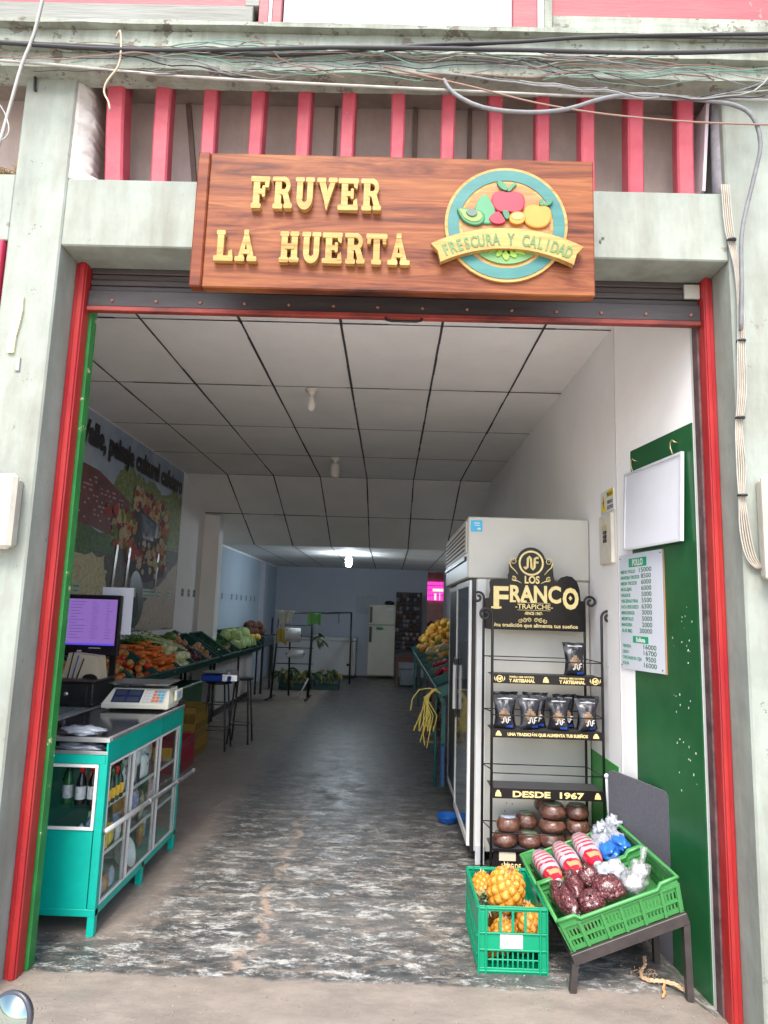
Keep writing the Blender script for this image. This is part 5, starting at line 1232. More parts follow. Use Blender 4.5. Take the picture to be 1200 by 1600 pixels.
for k in range(420):
    t = rnd.random(); a = rnd.random()
    if t < .4: y, z = 7.45+1.15*a, 2.80-.12*a+rnd.gauss(0, .05)
    elif t < .65: y, z = 8.45+rnd.gauss(0, .12), 2.05+.7*a
    elif t < .85: y, z = 7.1+rnd.gauss(.1, .15), 2.2+.4*a
    else: y, z = 7.3+1.1*a, 2.15+rnd.gauss(0, .1)
    g = cl[k % len(pal)]; r = rnd.uniform(.02, .085); n = 9; X = PX+.0004*(13+k*.02)
    g._f([g.v((X, y+r*math.cos(i*2*PI/n)*rnd.uniform(.8, 1.1), z+r*.8*math.sin(i*2*PI/n)*rnd.uniform(.8, 1.1))) for i in range(n)])
for i, g in enumerate(cl): obj('produce_print', g, mat('printed_produce', pal[i], .7, var=.3, scale=40), po)
g = G()
for y in (7.0, 7.35, 8.28): g.quad((PX+.0085, y, 1.75), (PX+.0085, y+.05, 1.72), (PX+.0085, y+.11, 2.2), (PX+.0085, y+.06, 2.22))
obj('posts_print', g, mat('printed_post', (.22, .09, .04), .3, var=.4, scale=20), po)
g = G(); text_g(g, 'Valle, paisaje cultural cafetero', .29, lambda X, Z, d: (PX+.009+d, 6.04+X, 3.10+Z), .0008, .019, width=3.07)
obj('poster_lettering', g, mat('printed_black', (.02, .018, .02), .4), po)
# price tags along the wall
ty = [6.15, 7.55, 7.92, 8.20, 8.42, 8.78]
for i, y in enumerate(ty): 
    g = G(); wv = .30 if i == 2 else .15
    g.box(-2.8885, -2.887, y, y+wv, 1.675, 1.775); t = tag(obj('price_tag', g, mat('pale_tag', (.42, .46, .42), .6)), 'small pale price tag stuck along the bottom of the poster', 'price tag', 'price tags on the poster')
    g = G(); g.box(-2.8869, -2.8864, y+.02, y+wv-.02, 1.735, 1.755); g.box(-2.8869, -2.8864, y+.02, y+wv-.04, 1.695, 1.71); obj('tag_print', g, mTG, t)
for y in (9.42, 9.72, 9.98, 11.62, 12.35, 12.75, 13.15, 13.6, 14.05, 14.45):
    g = G(); X = -2.896 if y < 11 else -2.882; g.box(X-.002, X, y, y+.12, 1.72, 1.83)
    t = tag(obj('price_tag', g, mat('grey_tag', (.26, .30, .32), .6)), 'small grey price tag on the plain wall beyond the poster', 'price tag', 'price tags on the wall')
    g = G(); g.box(X+.0001, X+.0008, y+.02, y+.10, 1.785, 1.81); g.box(X+.0001, X+.0008, y+.02, y+.10, 1.74, 1.765); obj('tag_print', g, mBlk if y != 9.72 else mRedF, t)

# ---- display counter
ct = thing('display_counter', 'turquoise glass fronted display counter left of the entrance', 'counter', (-1.64, 4.13, 0))
XA, XB, YA, YB = -1.90, -1.385, 3.51, 4.76; TP = .925
def leg_(x, y): g = G(); g.box(x-.018, x+.018, y-.018, y+.018, 0, .125, .002); obj('leg', g, mTeal, ct)
for y in (YA+.02, 4.16, YB-.02): leg_(XB-.018, y); leg_(XA+.02, y)
g = G(); g.box(XA, XB, YA, YB, .09, .125, .003); obj('bottom_frame', g, mTeal, ct)
g = G(); g.box(XA, XB-.045, YA+.002, YA+.018, .125, .485, .002); g.box(XA, XA+.012, YA+.02, YB, .125, .80); obj('end_panel', g, mTeal, ct)
for x in (XA+.02, XB-.02):
    for y in (YA+.019, YB-.02): 
        g = G(); g.box(x-.02, x+.02, y-.0195, y+.0195, .126, .80, .002); obj('corner_post', g, mTeal, ct)
g = G(); g.box(XB-.012, XB-.001, YA, YB, .80, .908, .002); g.box(XA, XB-.013, YA, YA+.012, .80, .845, .002); g.box(XA, XB-.013, YB-.012, YB-.001, .80, .908); obj('top_band', g, mTeal, ct)
g = G(); g.box(XB-.0125, XB+.0002, 4.335, 4.338, .802, .906); obj('band_seam', g, mDkG, ct)
g = G(); g.box(XA, XB+.004, YA-.004, YA+.02, .905, TP+.002, .002); g.box(XB-.018, XB+.005, YA+.021, YB+.004, .908, TP+.002, .002); g.box(XA, XB-.02, YB-.02, YB+.004, .908, TP+.002, .002); g.box(XA-.004, XA+.016, YA+.021, YB-.021, .908, TP+.002, .002)
g.box(XA, XB-.004, YA-.003, YA+.015, .845, .862, .002); obj('top_trim', g, mAlu, ct)
g = G(); g.box(XA+.017, XB-.019, YA+.021, YB-.021, .910, TP-.003); obj('top_glass', g, mat('dark_counter_top', (.035, .035, .04), .12, var=.2, scale=4), ct)
g = G(); g.box(XA+.012, XB-.014, YA+.013, YB-.013, .80, .806); obj('drawer_shelf', g, mTeal, ct)
def frame_(g, f, a0, a1, b0, b1, w=.012, t=.008):
    """rectangular frame of four bars; f maps (along, up, out)"""
    for (p, q, r_, s_) in ((a0, a1, b0, b0+w), (a0, a1, b1-w, b1), (a0, a0+w, b0+w, b1-w), (a1-w, a1, b0+w, b1-w)):
        pts = [f(p, r_, 0), f(q, r_, 0), f(q, s_, 0), f(p, s_, 0)], [f(p, r_, t), f(q, r_, t), f(q, s_, t), f(p, s_, t)]
        g.loft(pts)
fe = lambda a, b_, o: (a, YA+.003-o, b_)
w_ = obj('window', (lambda g: (frame_(g, fe, XA+.04, XB-.042, .488, .798, .014, .008), g)[1])(G()), mWhP, ct)
g = G(); g.box(XA+.055, XB-.057, YA+.002, YA+.004, .503, .783); obj('pane', g, mClear, w_)
ff = lambda a, b_, o: (XB-.012+o, a, b_)
for y0, y1 in ((YA+.045, 3.885), (3.895, 4.325), (4.335, YB-.045)):
    d = obj('sliding_door', (lambda g: (frame_(g, ff, y0, y1, .128, .796, .012, .010), g)[1])(G()), mWhP, ct)
    g = G(); g.box(XB-.009, XB-.006, y0+.012, y1-.012, .14, .784); obj('pane', g, mClear, d)
    g = G(); g.box(XB-.014, XB-.0005, y1-.034, y1-.024, .14, .784); g.box(XB-.014, XB-.0005, y1-.05, y1-.042, .14, .784); obj('sliding_stile', g, mAlu, d)
for i_, z in enumerate((.345, .575)):
    g = G(); g.box(XA+.03, XB-.02, YA+.03, YB-.03, z, z+.006); s_ = obj('shelf', g, mClear, ct)
    g = G(); g.box(XB-.022, XB-.016, YA+.03, YB-.03, z-.004, z+.012); obj('shelf_edge', g, mWhP, s_)
g = G(); g.box(XA+.03, XB-.025, YA+.03, YB-.03, .126, .130); obj('floor_board', g, mTeal, ct)
g = G(); g.tube([(XB+.022, 3.50, .487), (XB+.024, 4.3, .462), (XB+.028, 5.0, .438)], .013, 12); 
for y, z in ((3.53, .486), (4.15, .467), (4.72, .449)): g.tube([(XB-.003, y, z), (XB+.022, y, z)], .007, 8)
for y, z in ((4.1, .468), (4.6, .453), (4.985, .4385)): g.tube([(XB+.024, y, z), (XB+.0245, y+.03, z-.001)], .0165, 12)
obj('push_rail', g, mAlu, ct)
# goods in the counter
def bottle(loc, label, body, cap, lab=None, s=1.0, group='bottles in the counter', tall=1.0):
    t = thing('bottle', label, 'bottle', loc, group); x, y, z = loc
    g = G(); g.lathe([(0.024*s, 0), (.027*s, .004), (.027*s, .10*s*tall), (.022*s, .13*s*tall), (.011*s, .155*s*tall), (.010*s, .185*s*tall)], loc, 18); obj('body', g, body, t)
    g = G(); g.lathe([(.0155*s, .168*s*tall), (.0165*s, .212*s*tall), (.012*s, .218*s*tall)], loc, 14); obj('cap', g, cap, t)
    if lab: g = G(); g.lathe([(.0275*s, .03*s), (.0278*s, .031*s), (.0278*s, .095*s*tall), (.0275*s, .096*s*tall)], loc, 18); obj('paper_band', g, lab, t)
    return t
mSoy = mat('dark_sauce_glass', (.012, .006, .008), .08, spec=.7); mRc = mat('red_cap', (.60, .01, .02), .35); mGl = mat('green_bottle_glass', (.02, .10, .03), .1)
mLb = mat('white_label', (.55, .53, .56), .5, col2=(.3, .26, .32), scale=60); mYl = mat('yellow_label', (.72, .52, .03), .4, col2=(.65, .2, .03), scale=25); mPk = mat('pink_label', (.6, .35, .42), .5)
for i, (x, y) in enumerate(((-1.545, 3.60), (-1.488, 3.61), (-1.435, 3.60), (-1.515, 3.67), (-1.455, 3.68))):
    bottle((x, y, .582), 'dark sauce bottle with red cap behind the end window of the counter', mSoy, mRc, mLb, .95, 'dark sauce bottles in the counter')
for i, (x, y) in enumerate(((-1.62, 3.62), (-1.66, 3.70))): bottle((x, y, .582), 'green bottle with pale label left of the sauce bottles in the counter', mGl, mBlk, mLb, .95, 'green bottles in the counter')
for i, y in enumerate((3.60, 3.655, 3.71, 3.765)): bottle((-1.412, y, .582), 'yellow labelled bottle on the top shelf by the counter door', (mGl, mSoy)[i % 2], (mRc, mGl)[i % 2], mYl, .78, 'yellow labelled bottles in the counter')
def pouch(loc, w, h, d, cols, label, group, name='snack_pouch', seed=1, rz=0, sc=18, cat='pouch'):
    M = Matrix.Translation(loc) @ Matrix.Rotation(rz, 4, 'Z'); g = G(M); g.sm = True; N, K = 8, 10
    def sf(u, v, s_): 
        q = (max(0, math.sin(PI*v))**.4)*(1-u**4)
        return (s_*d*q+.0006*s_, u*w*(1-.08*math.sin(PI*v)), v*h+.004*noise.noise(Vector((u*3, v*4+seed, s_))))
    for s_ in (-1, 1):
        gr = [[g.v(sf(-1+2*i/N, j/K, s_)) for i in range(N+1)] for j in range(K+1)]
        for j in range(K):
            for i in range(N): g._f([gr[j][i], gr[j][i+1], gr[j+1][i+1], gr[j+1][i]])
    m = mat('printed_pouch', cols[0], .3, col2=cols[1], scale=sc, spots=(sc*.6, .58, cols[2]) if len(cols) > 2 else None)
    return tag(obj(name, g, m), label, cat, group)
cow = ((.75, .75, .75), (.75, .75, .73), (.03, .03, .035))
for i, (y, z, x, rz) in enumerate(((3.83, .584, -1.425, .1), (3.92, .66, -1.44, -.2), (4.0, .584, -1.43, .15), (4.10, .66, -1.445, .1), (4.18, .584, -1.43, -.1), (4.25, .65, -1.46, 0))):
    pouch((x, y, z), .05, .13, .018, cow, 'black and white blotched pouch on the top shelf behind the counter doors', 'blotched pouches in the counter', seed=i, rz=rz)
gs = 'mixed packets in the counter'
for i, (x, y, z, w, h, c_, lb) in enumerate(((-1.425, 3.63, .352, .045, .13, ((.75, .55, .02), (.75, .6, .05), (.6, .05, .02)), 'yellow packet on the middle shelf at the near end of the counter'),
      (-1.43, 3.72, .352, .035, .11, ((.75, .52, .02), (.7, .55, .1)), 'second yellow packet on the middle shelf of the counter'),
      (-1.42, 3.80, .352, .035, .10, ((.65, .65, .62), (.4, .4, .42)), 'white packet on the middle shelf of the counter'),
      (-1.44, 3.96, .46, .03, .10, ((.6, .08, .05), (.5, .3, .2)), 'red packet on the middle shelf behind the second door'),
      (-1.42, 4.04, .40, .035, .14, ((.75, .55, .35), (.05, .15, .5)), 'orange and blue packet behind the second counter door'),
      (-1.44, 4.20, .352, .05, .12, ((.6, .5, .2), (.3, .3, .3)), 'tan packet on the middle shelf behind the second door'),
      (-1.425, 3.62, .235, .035, .09, ((.04, .08, .35), (.6, .6, .65)), 'blue packet under the middle shelf at the near end'),
      (-1.43, 3.70, .230, .035, .08, ((.55, .3, .08), (.3, .12, .03)), 'orange brown packet under the middle shelf at the near end'),
      (-1.43, 3.79, .240, .035, .09, ((.5, .5, .5), (.05, .15, .4)), 'white and blue packet under the middle shelf of the counter'))):
    if z < .3: z = .132
    pouch((x, y, z if z != .46 else .352), w, h, .02, c_, lb, gs, seed=i+20, rz=(i % 3-1)*.2)
for i, (y, h_) in enumerate(((3.60, .17), (3.66, .19), (3.72, .17), (3.78, .18))): pouch((-1.47-.02*(i % 2), y, .132), .03, h_, .02, ((.12, .12, .17), (.25, .22, .3)), 'dark grey packet standing on the floor of the counter', 'dark packets on the floor of the counter', seed=i+40)
rnd = random.Random(77)
cols = [((.8, .06, .04), (.7, .55, .1)), ((.8, .6, .05), (.7, .1, .03)), ((.8, .8, .8), (.1, .25, .6)), ((.1, .45, .15), (.7, .7, .4)), ((.8, .45, .1), (.5, .2, .05)), ((.8, .8, .75), (.7, .1, .1)), ((.05, .18, .65), (.8, .8, .8))]
for z, nm, dens in ((.582, 'top', 13), (.352, 'middle', 14), (.132, 'bottom', 7)):
    for k in range(dens):
        y = 3.64+k*1.04/dens+rnd.uniform(-.02, .02); x = -1.46-rnd.random()*.14
        if z == .132 and 3.9 < y < 4.15: continue
        pouch((x, y, z), rnd.uniform(.028, .042), rnd.uniform(.09, .17), .02, rnd.choice(cols), 'coloured packet standing back on the %s shelf inside the counter' % nm, 'packets at the back of the %s shelf' % nm, seed=k+90, rz=rnd.uniform(-.6, .6))
t = thing('white_bowl', 'white plastic bowl lying on its side on the floor of the counter', 'bowl', (-1.45, 4.02, .21))
g = G(); g.lathe([(.04, -.04), (.06, -.02), (.078, .03), (.08, .034), (.075, .03), (.055, -.015), (.035, -.034)], (-1.45, 4.02, .212), 28, Matrix.Rotation(1.25, 3, 'Y')); obj('shell', g, mWhP, t)
g = G(); g.ball((-1.425, 3.97, .15), (.02, .03, .018), 10, 8, lump=.3); tag(obj('red_packet', g, mRc), 'small red packet in front of the white bowl in the counter', 'packet')
g = G(); g.box(-1.68, -1.46, 4.45, 4.70, .352, .36); tag(obj('yellow_tray', g, mat('ochre_card', (.4, .28, .1), .7)), 'ochre card tray on the middle shelf at the far end of the counter', 'tray')
# bag and papers on and in the counter
def crumple(name, label, c_, r, m, cat, seed, lump=.6, group=None):
    g = G(); g.ball(c_, r, 26, 14, None, lump, seed, 2.4)
    zmin = min(v.co.z for v in g.b.verts)
    for v in g.b.verts: v.co += Vector((1, 1, .4))*.008*noise.noise(v.co*40)
    return tag(obj(name, g, m), label, cat, group)
crumple('white_bag', 'crumpled white plastic bag on the near end of the counter top', (-1.56, 3.585, .947), (.11, .06, .022), mMilk, 'bag', 3)
crumple('white_bag', 'crumpled white bag stuffed in the slot under the counter top', (-1.56, 3.58, .868), (.13, .06, .024), mMilk, 'bag', 6)
crumple('green_bag', 'small light green bag in the slot of the counter by the door rail', (-1.72, 3.57, .868), (.045, .04, .026), mat('light_green_film', (.12, .5, .12), .4), 'bag', 7)
# second cabinet
c2 = thing('side_cabinet', 'turquoise cabinet set at right angles behind the display counter', 'cabinet', (-2.3, 4.4, 0))
g = G(); g.box(-2.75, -1.925, 3.95, 4.84, .02, .90, .004); obj('body', g, mTeal, c2)
g = G(); g.box(-2.76, -1.915, 3.94, 4.85, .902, .925, .003); obj('top_trim', g, mAlu, c2)
g = G(); g.box(-2.72, -1.95, 3.97, 4.82, .926, .929); obj('top_glass', g, mat('grey_glass_top', (.2, .26, .26), .15), c2)
# cash drawer
cd_ = thing('cash_drawer', 'black metal cash drawer with a round lock on the counter', 'cash drawer', (-2.12, 4.65, .93))
mBM = mat('scuffed_black_metal', (.022, .02, .022), .35, var=.3, scale=14)
g = G(); g.box(-2.34, -1.905, 4.48, 4.80, .934, 1.082, .006); obj('body', g, mBM, cd_)
g = G(); g.box(-2.35, -1.895, 4.47, 4.81, 1.084, 1.099, .004); obj('lid', g, mat('brown_worn_lid', (.06, .04, .04), .35, var=.4, scale=10), cd_)
g = G(); g.box(-2.31, -1.94, 4.472, 4.479, .95, 1.062, .002); obj('front', g, mBM, cd_)
g = G(); g.cyl((-2.07, 4.472, 1.01), (-2.07, 4.462, 1.01), .013, 16); obj('lock', g, mAlu, cd_)
# card box and pens on it
g = G(); g.prism([(-2.15, 1.10), (-1.90, 1.10), (-1.925, 1.245), (-2.12, 1.262)], 4.56, 4.68); 
cb = tag(obj('card_box', g, mat('beige_card', (.50, .42, .30), .7, var=.05)), 'beige cardboard box with sloping sides on the cash drawer', 'box')
g = G(); g.prism([(-1.965+.05*math.cos(a*PI/10), 1.101+.03*math.sin(a*PI/10)) for a in range(11)], 4.557, 4.559); obj('cut_out', g, mBlk, cb)
for k, mm in enumerate((mBlk, mBlu, mBlk)):
    g = G(); g.tube([(-2.10+.03*k, 4.53, 1.10), (-2.083+.036*k, 4.55, 1.27-.02*k)], .004, 6); tag(obj('pen', g, mm), '%s pen standing before the card box on the cash drawer' % ('leftmost black', 'blue', 'right hand black')[k], 'pen')
crumple('green_glove', 'pale green cloth lump beside the card box at the door rail', (-2.2, 4.56, 1.135), (.035, .04, .035), mat('pale_green_cloth', (.4, .62, .42), .8), 'cloth', 8, .2)
# monitor
mo = thing('computer_monitor', 'black computer monitor showing a purple list behind the cash drawer', 'monitor', (-2.07, 4.76, 1.1))
Rz = Matrix.Rotation(math.radians(-3), 3, 'Z')
g = G(); g.box(-2.42, -1.862, 4.72, 4.76, 1.235, 1.652, .008); obj('bezel', g, mat('glossy_black_plastic', (.012, .011, .014), .2), mo)
scr = bpy.data.materials.new('lit_purple_screen'); scr.use_nodes = True; b_ = scr.node_tree.nodes['Principled BSDF']; b_.inputs['Base Color'].default_value = (.02, .02, .03, 1); b_.inputs['Emission Color'].default_value = (.16, .085, .29, 1); b_.inputs['Emission Strength'].default_value = .42; b_.inputs['Roughness'].default_value = .25
g = G(); g.box(-2.40, -1.888, 4.7175, 4.7198, 1.308, 1.622); sc_ = obj('screen', g, scr, mo)
def em_(nm, c_, s_): 
    m = mat(nm, c_, .5); b = m.node_tree.nodes['Principled BSDF']; b.inputs['Emission Color'].default_value = (*c_, 1); b.inputs['Emission Strength'].default_value = s_; return m
g = G(); rnd = random.Random(2)
for k in range(13):
    z = 1.60-k*.0205
    for x0, L_ in ((-2.34, .07), (-2.21, .11), (-2.06, .06), (-1.96, .04)):
        g.box(x0, x0+L_*rnd.uniform(.4, 1), 4.7168, 4.7172, z, z+.005)
obj('screen_rows', g, em_('screen_row_dark', (.08, .045, .17), .4), sc_)
g = G(); g.box(-2.40, -1.888, 4.7165, 4.7172, 1.309, 1.320); obj('task_bar', g, em_('screen_bar_blue', (.05, .03, .40), .5), sc_)
g = G(); g.box(-2.12, -2.05, 4.76, 4.79, 1.11, 1.4); obj('neck', g, mBlk, mo)
g = G(); g.lathe([(.10, 1.0925), (.10, 1.10), (.03, 1.115)], (-2.08, 4.74, .0085), 24); obj('foot', g, mBlk, mo)
g = G(); g.box(-2.14, -2.11, 4.7165, 4.7195, 1.262, 1.272); g.box(-2.06, -1.98, 4.7165, 4.7195, 1.287, 1.291); obj('badge', g, mWhP, mo)
g = G(); g.box(-2.06, -1.835, 4.86, 4.863, 1.38, 1.71, .0005); 
tag(obj('paper_sheet', g, mat('white_sheet', (.68, .68, .76), .6)), 'white paper sheet standing up behind the monitor', 'paper')
g = G(); g.box(-1.97, -1.93, 4.865, 4.885, .0, 1.5); tag(obj('sheet_holder', g, mBlk), 'thin black stand holding the paper sheet behind the monitor', 'stand')
# scale
sc = thing('shop_scale', 'cream digital price scale with steel pan at the far end of the counter', 'scale', (-1.60, 4.60, .93))
mCr = mat('cream_plastic', (.66, .64, .52), .45, var=.04)
M = Matrix.Translation((-1.612, 4.575, .9385)) @ Matrix.Rotation(math.radians(3), 4, 'Z') @ Matrix.Scale(1.14, 4)
g = G(M); 
g.loft([[(-.185, -.13, 0), (.185, -.13, 0), (.185, .14, 0), (-.185, .14, 0)], [(-.185, -.13, .022), (.185, -.13, .022), (.185, .14, .022), (-.185, .14, .022)], [(-.155, -.03, .098), (.16, -.03, .098), (.16, .14, .098), (-.155, .14, .098)]]); obj('body', g, mCr, sc)
def fp(u, v, o=.001):    # sloped front panel
    x = -.175+.35*u; return (x+(.0 if True else 0), -.13+.10*v-.0*o-.6*o, .022+.076*v+o)
def patch(nm, u0, u1, v0, v1, m, o=.0015):
    g = G(M); g.quad(fp(u0, v0, o), fp(u1, v0, o), fp(u1, v1, o), fp(u0, v1, o)); return obj(nm, g, m, sc)
patch('display', .10, .56, .1, .92, mat('navy_display', (.02, .03, .10), .15)); patch('keypad', .60, .94, .1, .92, mat('grey_keypad', (.5, .5, .48), .5))
g = G(M)
for u0, u1, v0, v1 in ((.13, .30, .55, .85), (.34, .53, .55, .85), (.13, .30, .15, .42), (.34, .53, .15, .42)): g.quad(fp(u0, v0, .0025), fp(u1, v0, .0025), fp(u1, v1, .0025), fp(u0, v1, .0025))
obj('display_windows', g, mat('lcd_grey', (.05, .06, .09), .1), sc)
g = G(M); h = G(M); k_ = G(M)
for i in range(5):
    for j in range(4):
        u0 = .61+i*.042*1.5; v0 = .14+j*.19; tgt = g if i < 2 else (h if i == 2 or (i == 3 and j < 2) else k_)
        tgt.quad(fp(u0, v0, .003), fp(u0+.052, v0, .003), fp(u0+.052, v0+.14, .003), fp(u0, v0+.14, .003))
obj('white_keys', g, mWhP, sc); obj('orange_keys', h, mat('orange_key', (.65, .16, .06), .5), sc); obj('blue_keys', k_, mat('blue_key', (.08, .35, .5), .5), sc)
g = G(M); g.cyl((-.09, .06, .098), (-.09, .06, .118), .008); g.cyl((.09, .06, .098), (.09, .06, .118), .008); obj('pan_posts', g, mAlu, sc)
g = G(M); g.loft([[(-.15, -.06, .118), (.15, -.06, .118), (.15, .17, .118), (-.15, .17, .118)], [(-.175, -.08, .130), (.175, -.08, .130), (.175, .19, .130), (-.175, .19, .130)]]); obj('pan', g, mat('brushed_steel_pan', (.45, .45, .46), .3, .9, var=.15), sc)
g = G(M); g.box(.186, .20, -.02, .12, .03, .09, .004); obj('side_cap', g, mCr, sc); g = G(M); g.box(.2005, .202, .0, .07, .045, .08); obj('side_sticker', g, mat('pale_blue_sticker', (.3, .42, .6), .5), sc)
for x, y in ((-.16, -.1), (.16, -.1), (-.16, .11), (.16, .11)):
    g = G(M); g.cyl((x, y, -.008), (x, y, .0), .012, 10); obj('foot', g, mWhP, sc)
crumple('tape_roll', 'dark lump of cable behind the scale at the counter corner', (-1.40, 4.72, .945), (.025, .03, .016), mBlk, 'cable', 12, .3)

# ---- produce benches on the left
mTray = mat('dark_teal_crate_plastic', (.012, .075, .062), .45, var=.15, scale=10)
TS = .65
def tz(x): return .885+TS*(-2.42-x)
def bench(y0, y1, nm, lb, x0=-2.42, x1=-2.885):
    t = thing(nm, lb, 'bench', ((x0+x1)/2, (y0+y1)/2, 0))
    for y in (y0+.05, (y0+y1)/2, y1-.05):
        for x in (x0-.03, x1+.03):
            g = G(); g.box(x-.015, x+.015, y-.015, y+.015, 0, tz(x)-.07); obj('leg', g, mBlk, t)
    for x in (x0-.03, x1+.03):
        g = G(); g.box(x-.015, x+.015, y0, y1, tz(x)-.10, tz(x)-.07); obj('rail', g, mBlk, t)
    return t
bench(5.1, 9.6, 'produce_bench', 'black steel bench under the near produce crates along the left wall')
bench(9.7, 12.9, 'produce_bench', 'black steel bench under the far produce crates along the left wall')
def tray(y0, y1, label, x0=-2.40, x1=-2.885):
    t = thing('produce_crate', label, 'crate', ((x0+x1)/2, (y0+y1)/2, tz(x0)-.06), 'dark green crates on the left benches')
    ang = math.atan(TS); L = (x0-x1)/math.cos(ang)
    M = Matrix.Translation((x0, y0, tz(x0)-.065)) @ Matrix.Rotation(PI/2, 4, 'Z') @ Matrix.Rotation(ang, 4, 'X')   # local x along +y, local y up the slope
    W_ = y1-y0-.012; h = .12
    g = G(M); g.box(0, W_, 0, L, 0, .008); obj('base', g, mTray, t)
    for a in ((0, W_, 0, .012), (0, W_, L-.012, L), (0, .012, .013, L-.013), (W_-.012, W_, .013, L-.013)):
        g = G(M); g.box(*a, .009, h-.02, .002); g.box(a[0]-.006, a[1]+.006 if a[1] == W_ else a[1]+.004, a[2]-.006, a[3]+.006 if a[3] == L else a[3]+.004, h-.02, h-.004, .002)
        if a[3] == .012:
            n = int(W_/.06)
            for k in range(n): g.box(k*W_/n, k*W_/n+.01, -.01, 0, .01, h-.02)
        obj('side', g, mTray, t)
    return M, W_, L
mTom = mat('tomato_red', (.62, .03, .015), .25, col2=(.55, .12, .03), scale=8); mTo2 = mat('tomato_orange', (.62, .18, .05), .3, col2=(.48, .28, .07), scale=9); mTo3 = mat('tomato_green', (.16, .28, .05), .3, col2=(.38, .2, .05), scale=8)
mCar = mat('carrot_orange', (.70, .17, .03), .5, var=.2, scale=30); mOnW = mat('white_onion', (.75, .70, .46), .35, col2=(.55, .60, .28), scale=9); mOnB = mat('tan_onion', (.42, .20, .09), .4, col2=(.5, .28, .15), scale=14)
mCab = mat('pale_cabbage_leaf', (.26, .42, .11), .5, col2=(.52, .62, .30), scale=9, bump=.7, bscale=14); mBt = mat('beet_dark_red', (.10, .02, .03), .5, var=.4, scale=20); mCel = mat('celery_green', (.30, .42, .14), .45, col2=(.45, .52, .28), scale=12, stretch=(1, 1, 1))
mLeaf = mat('dark_green_leaf', (.04, .13, .02), .5, col2=(.10, .22, .04), scale=20); mMan = mat('orange_fruit_skin', (.58, .26, .02), .4, var=.15, scale=20); mPot = mat('potato_skin', (.36, .25, .13), .7, var=.2, scale=20)
mCoc = mat('brown_coconut', (.13, .055, .035), .9, var=.3, scale=40, bump=.5); mYeP = mat('yellow_fruit_skin', (.6, .42, .05), .4, var=.15)
def proto(kind):
    g = G()
    if kind == 'tomato':
        g.ball((0, 0, 0), (.036, .036, .031), 14, 10, lump=.06, seed=1)
        o = obj('tomato', g, mTom, keep=True); h = G()
        for k in range(5):
            a = k*2*PI/5; h.quad((0, 0, .031), (.004*math.cos(a+1.2), .004*math.sin(a+1.2), .032), (.016*math.cos(a), .016*math.sin(a), .032), (.004*math.cos(a-1.2), .004*math.sin(a-1.2), .032))
        c = obj('stalk', h, mLeaf, keep=True); c.parent = o; return o
    if kind == 'carrot':
        g.lathe([(.004, -.085), (.010, -.06), (.017, 0), (.021, .06), (.017, .078), (.006, .082)], (0, 0, 0), 12); o = obj('carrot', g, mCar, keep=True); return o
    if kind == 'onion':
        g.lathe([(.006, -.034), (.026, -.026), (.036, -.004), (.034, .012), (.018, .03), (.006, .042), (.004, .055)], (0, 0, 0), 16); return obj('onion', g, mOnW, keep=True)
    if kind == 'potato': g.ball((0, 0, 0), (.045, .033, .03), 14, 10, lump=.25, seed=4); return obj('potato', g, mPot, keep=True)
    if kind == 'orange': g.ball((0, 0, 0), .040, 14, 10, lump=.04, seed=2); return obj('orange', g, mMan, keep=True)
    if kind == 'coconut': g.ball((0, 0, 0), (.085, .085, .075), 18, 12, lump=.12, seed=5); return obj('coconut', g, mCoc, keep=True)
    if kind == 'beet': g.lathe([(.003, -.055), (.012, -.035), (.035, -.01), (.036, .012), (.015, .03), (.006, .036)], (0, 0, 0), 14); return obj('beetroot', g, mBt, keep=True)
def scatter(kind, n, spots, label, cat, group, mats=None, flat=False, seed=0, sc=(.85, 1.15), upz=.8):
    """copies of one fruit laid in a heap; spots(rnd, i) gives a point"""
    rnd = random.Random(seed); src = proto(kind); first = True; ms = {}
    for i in range(n):
        p = spots(rnd, i); rot = (rnd.uniform(-upz, upz), rnd.uniform(-upz, upz), rnd.uniform(0, 6.28)) if not flat else (PI/2+rnd.uniform(-.25, .25), rnd.uniform(-.3, .3), rnd.uniform(-.6, .6)+PI/2*flat)
        s_ = rnd.uniform(*sc); mk = rnd.choice(mats) if mats else None
        if first: o = src; first = False
        else: o = dup(src, p)
        o.location = p; o.rotation_euler = rot; o.scale = (s_, s_, s_)
        if mk:
            if mk.name not in ms: me = src.data.copy(); me.materials[0] = mk; ms[mk.name] = me
            o.data = ms[mk.name]
        tag(o, label, cat, group)
def on_tray(M, W_, L, u0=.06, u1=.94, v0=.08, v1=.92, lay=2, base=.045, up=.045, lo=.0):
    def f(rnd, i):
        k = 0 if i % 5 < 3 else (1 if i % 5 < 4 or lay < 3 else 2); e = .12*k
        u = rnd.uniform(u0+e*(u1-u0)*.5, u1-e*(u1-u0)*.5); v = rnd.uniform(v0+e*(v1-v0)*.5, v1-e*(v1-v0)*.5)
        return M @ Vector((u*W_, v*L, base+up*k+lo))
    return f
A1 = tray(5.15, 5.78, 'dark green crate of green and orange tomatoes nearest the monitor'); A2 = tray(5.80, 6.44, 'dark green crate of mixed tomatoes behind the scale'); A3 = tray(6.46, 7.08, 'dark green crate holding peppers and red tomatoes')
A4 = tray(7.10, 7.80, 'dark green crate heaped with carrots'); A5 = tray(7.82, 8.42, 'dark green crate of white onions and celery'); A6 = tray(8.44, 9.0, 'dark green crate of beetroots and tan onions'); A7 = tray(9.02, 9.58, 'dark green crate with a few tan onions and squashes')
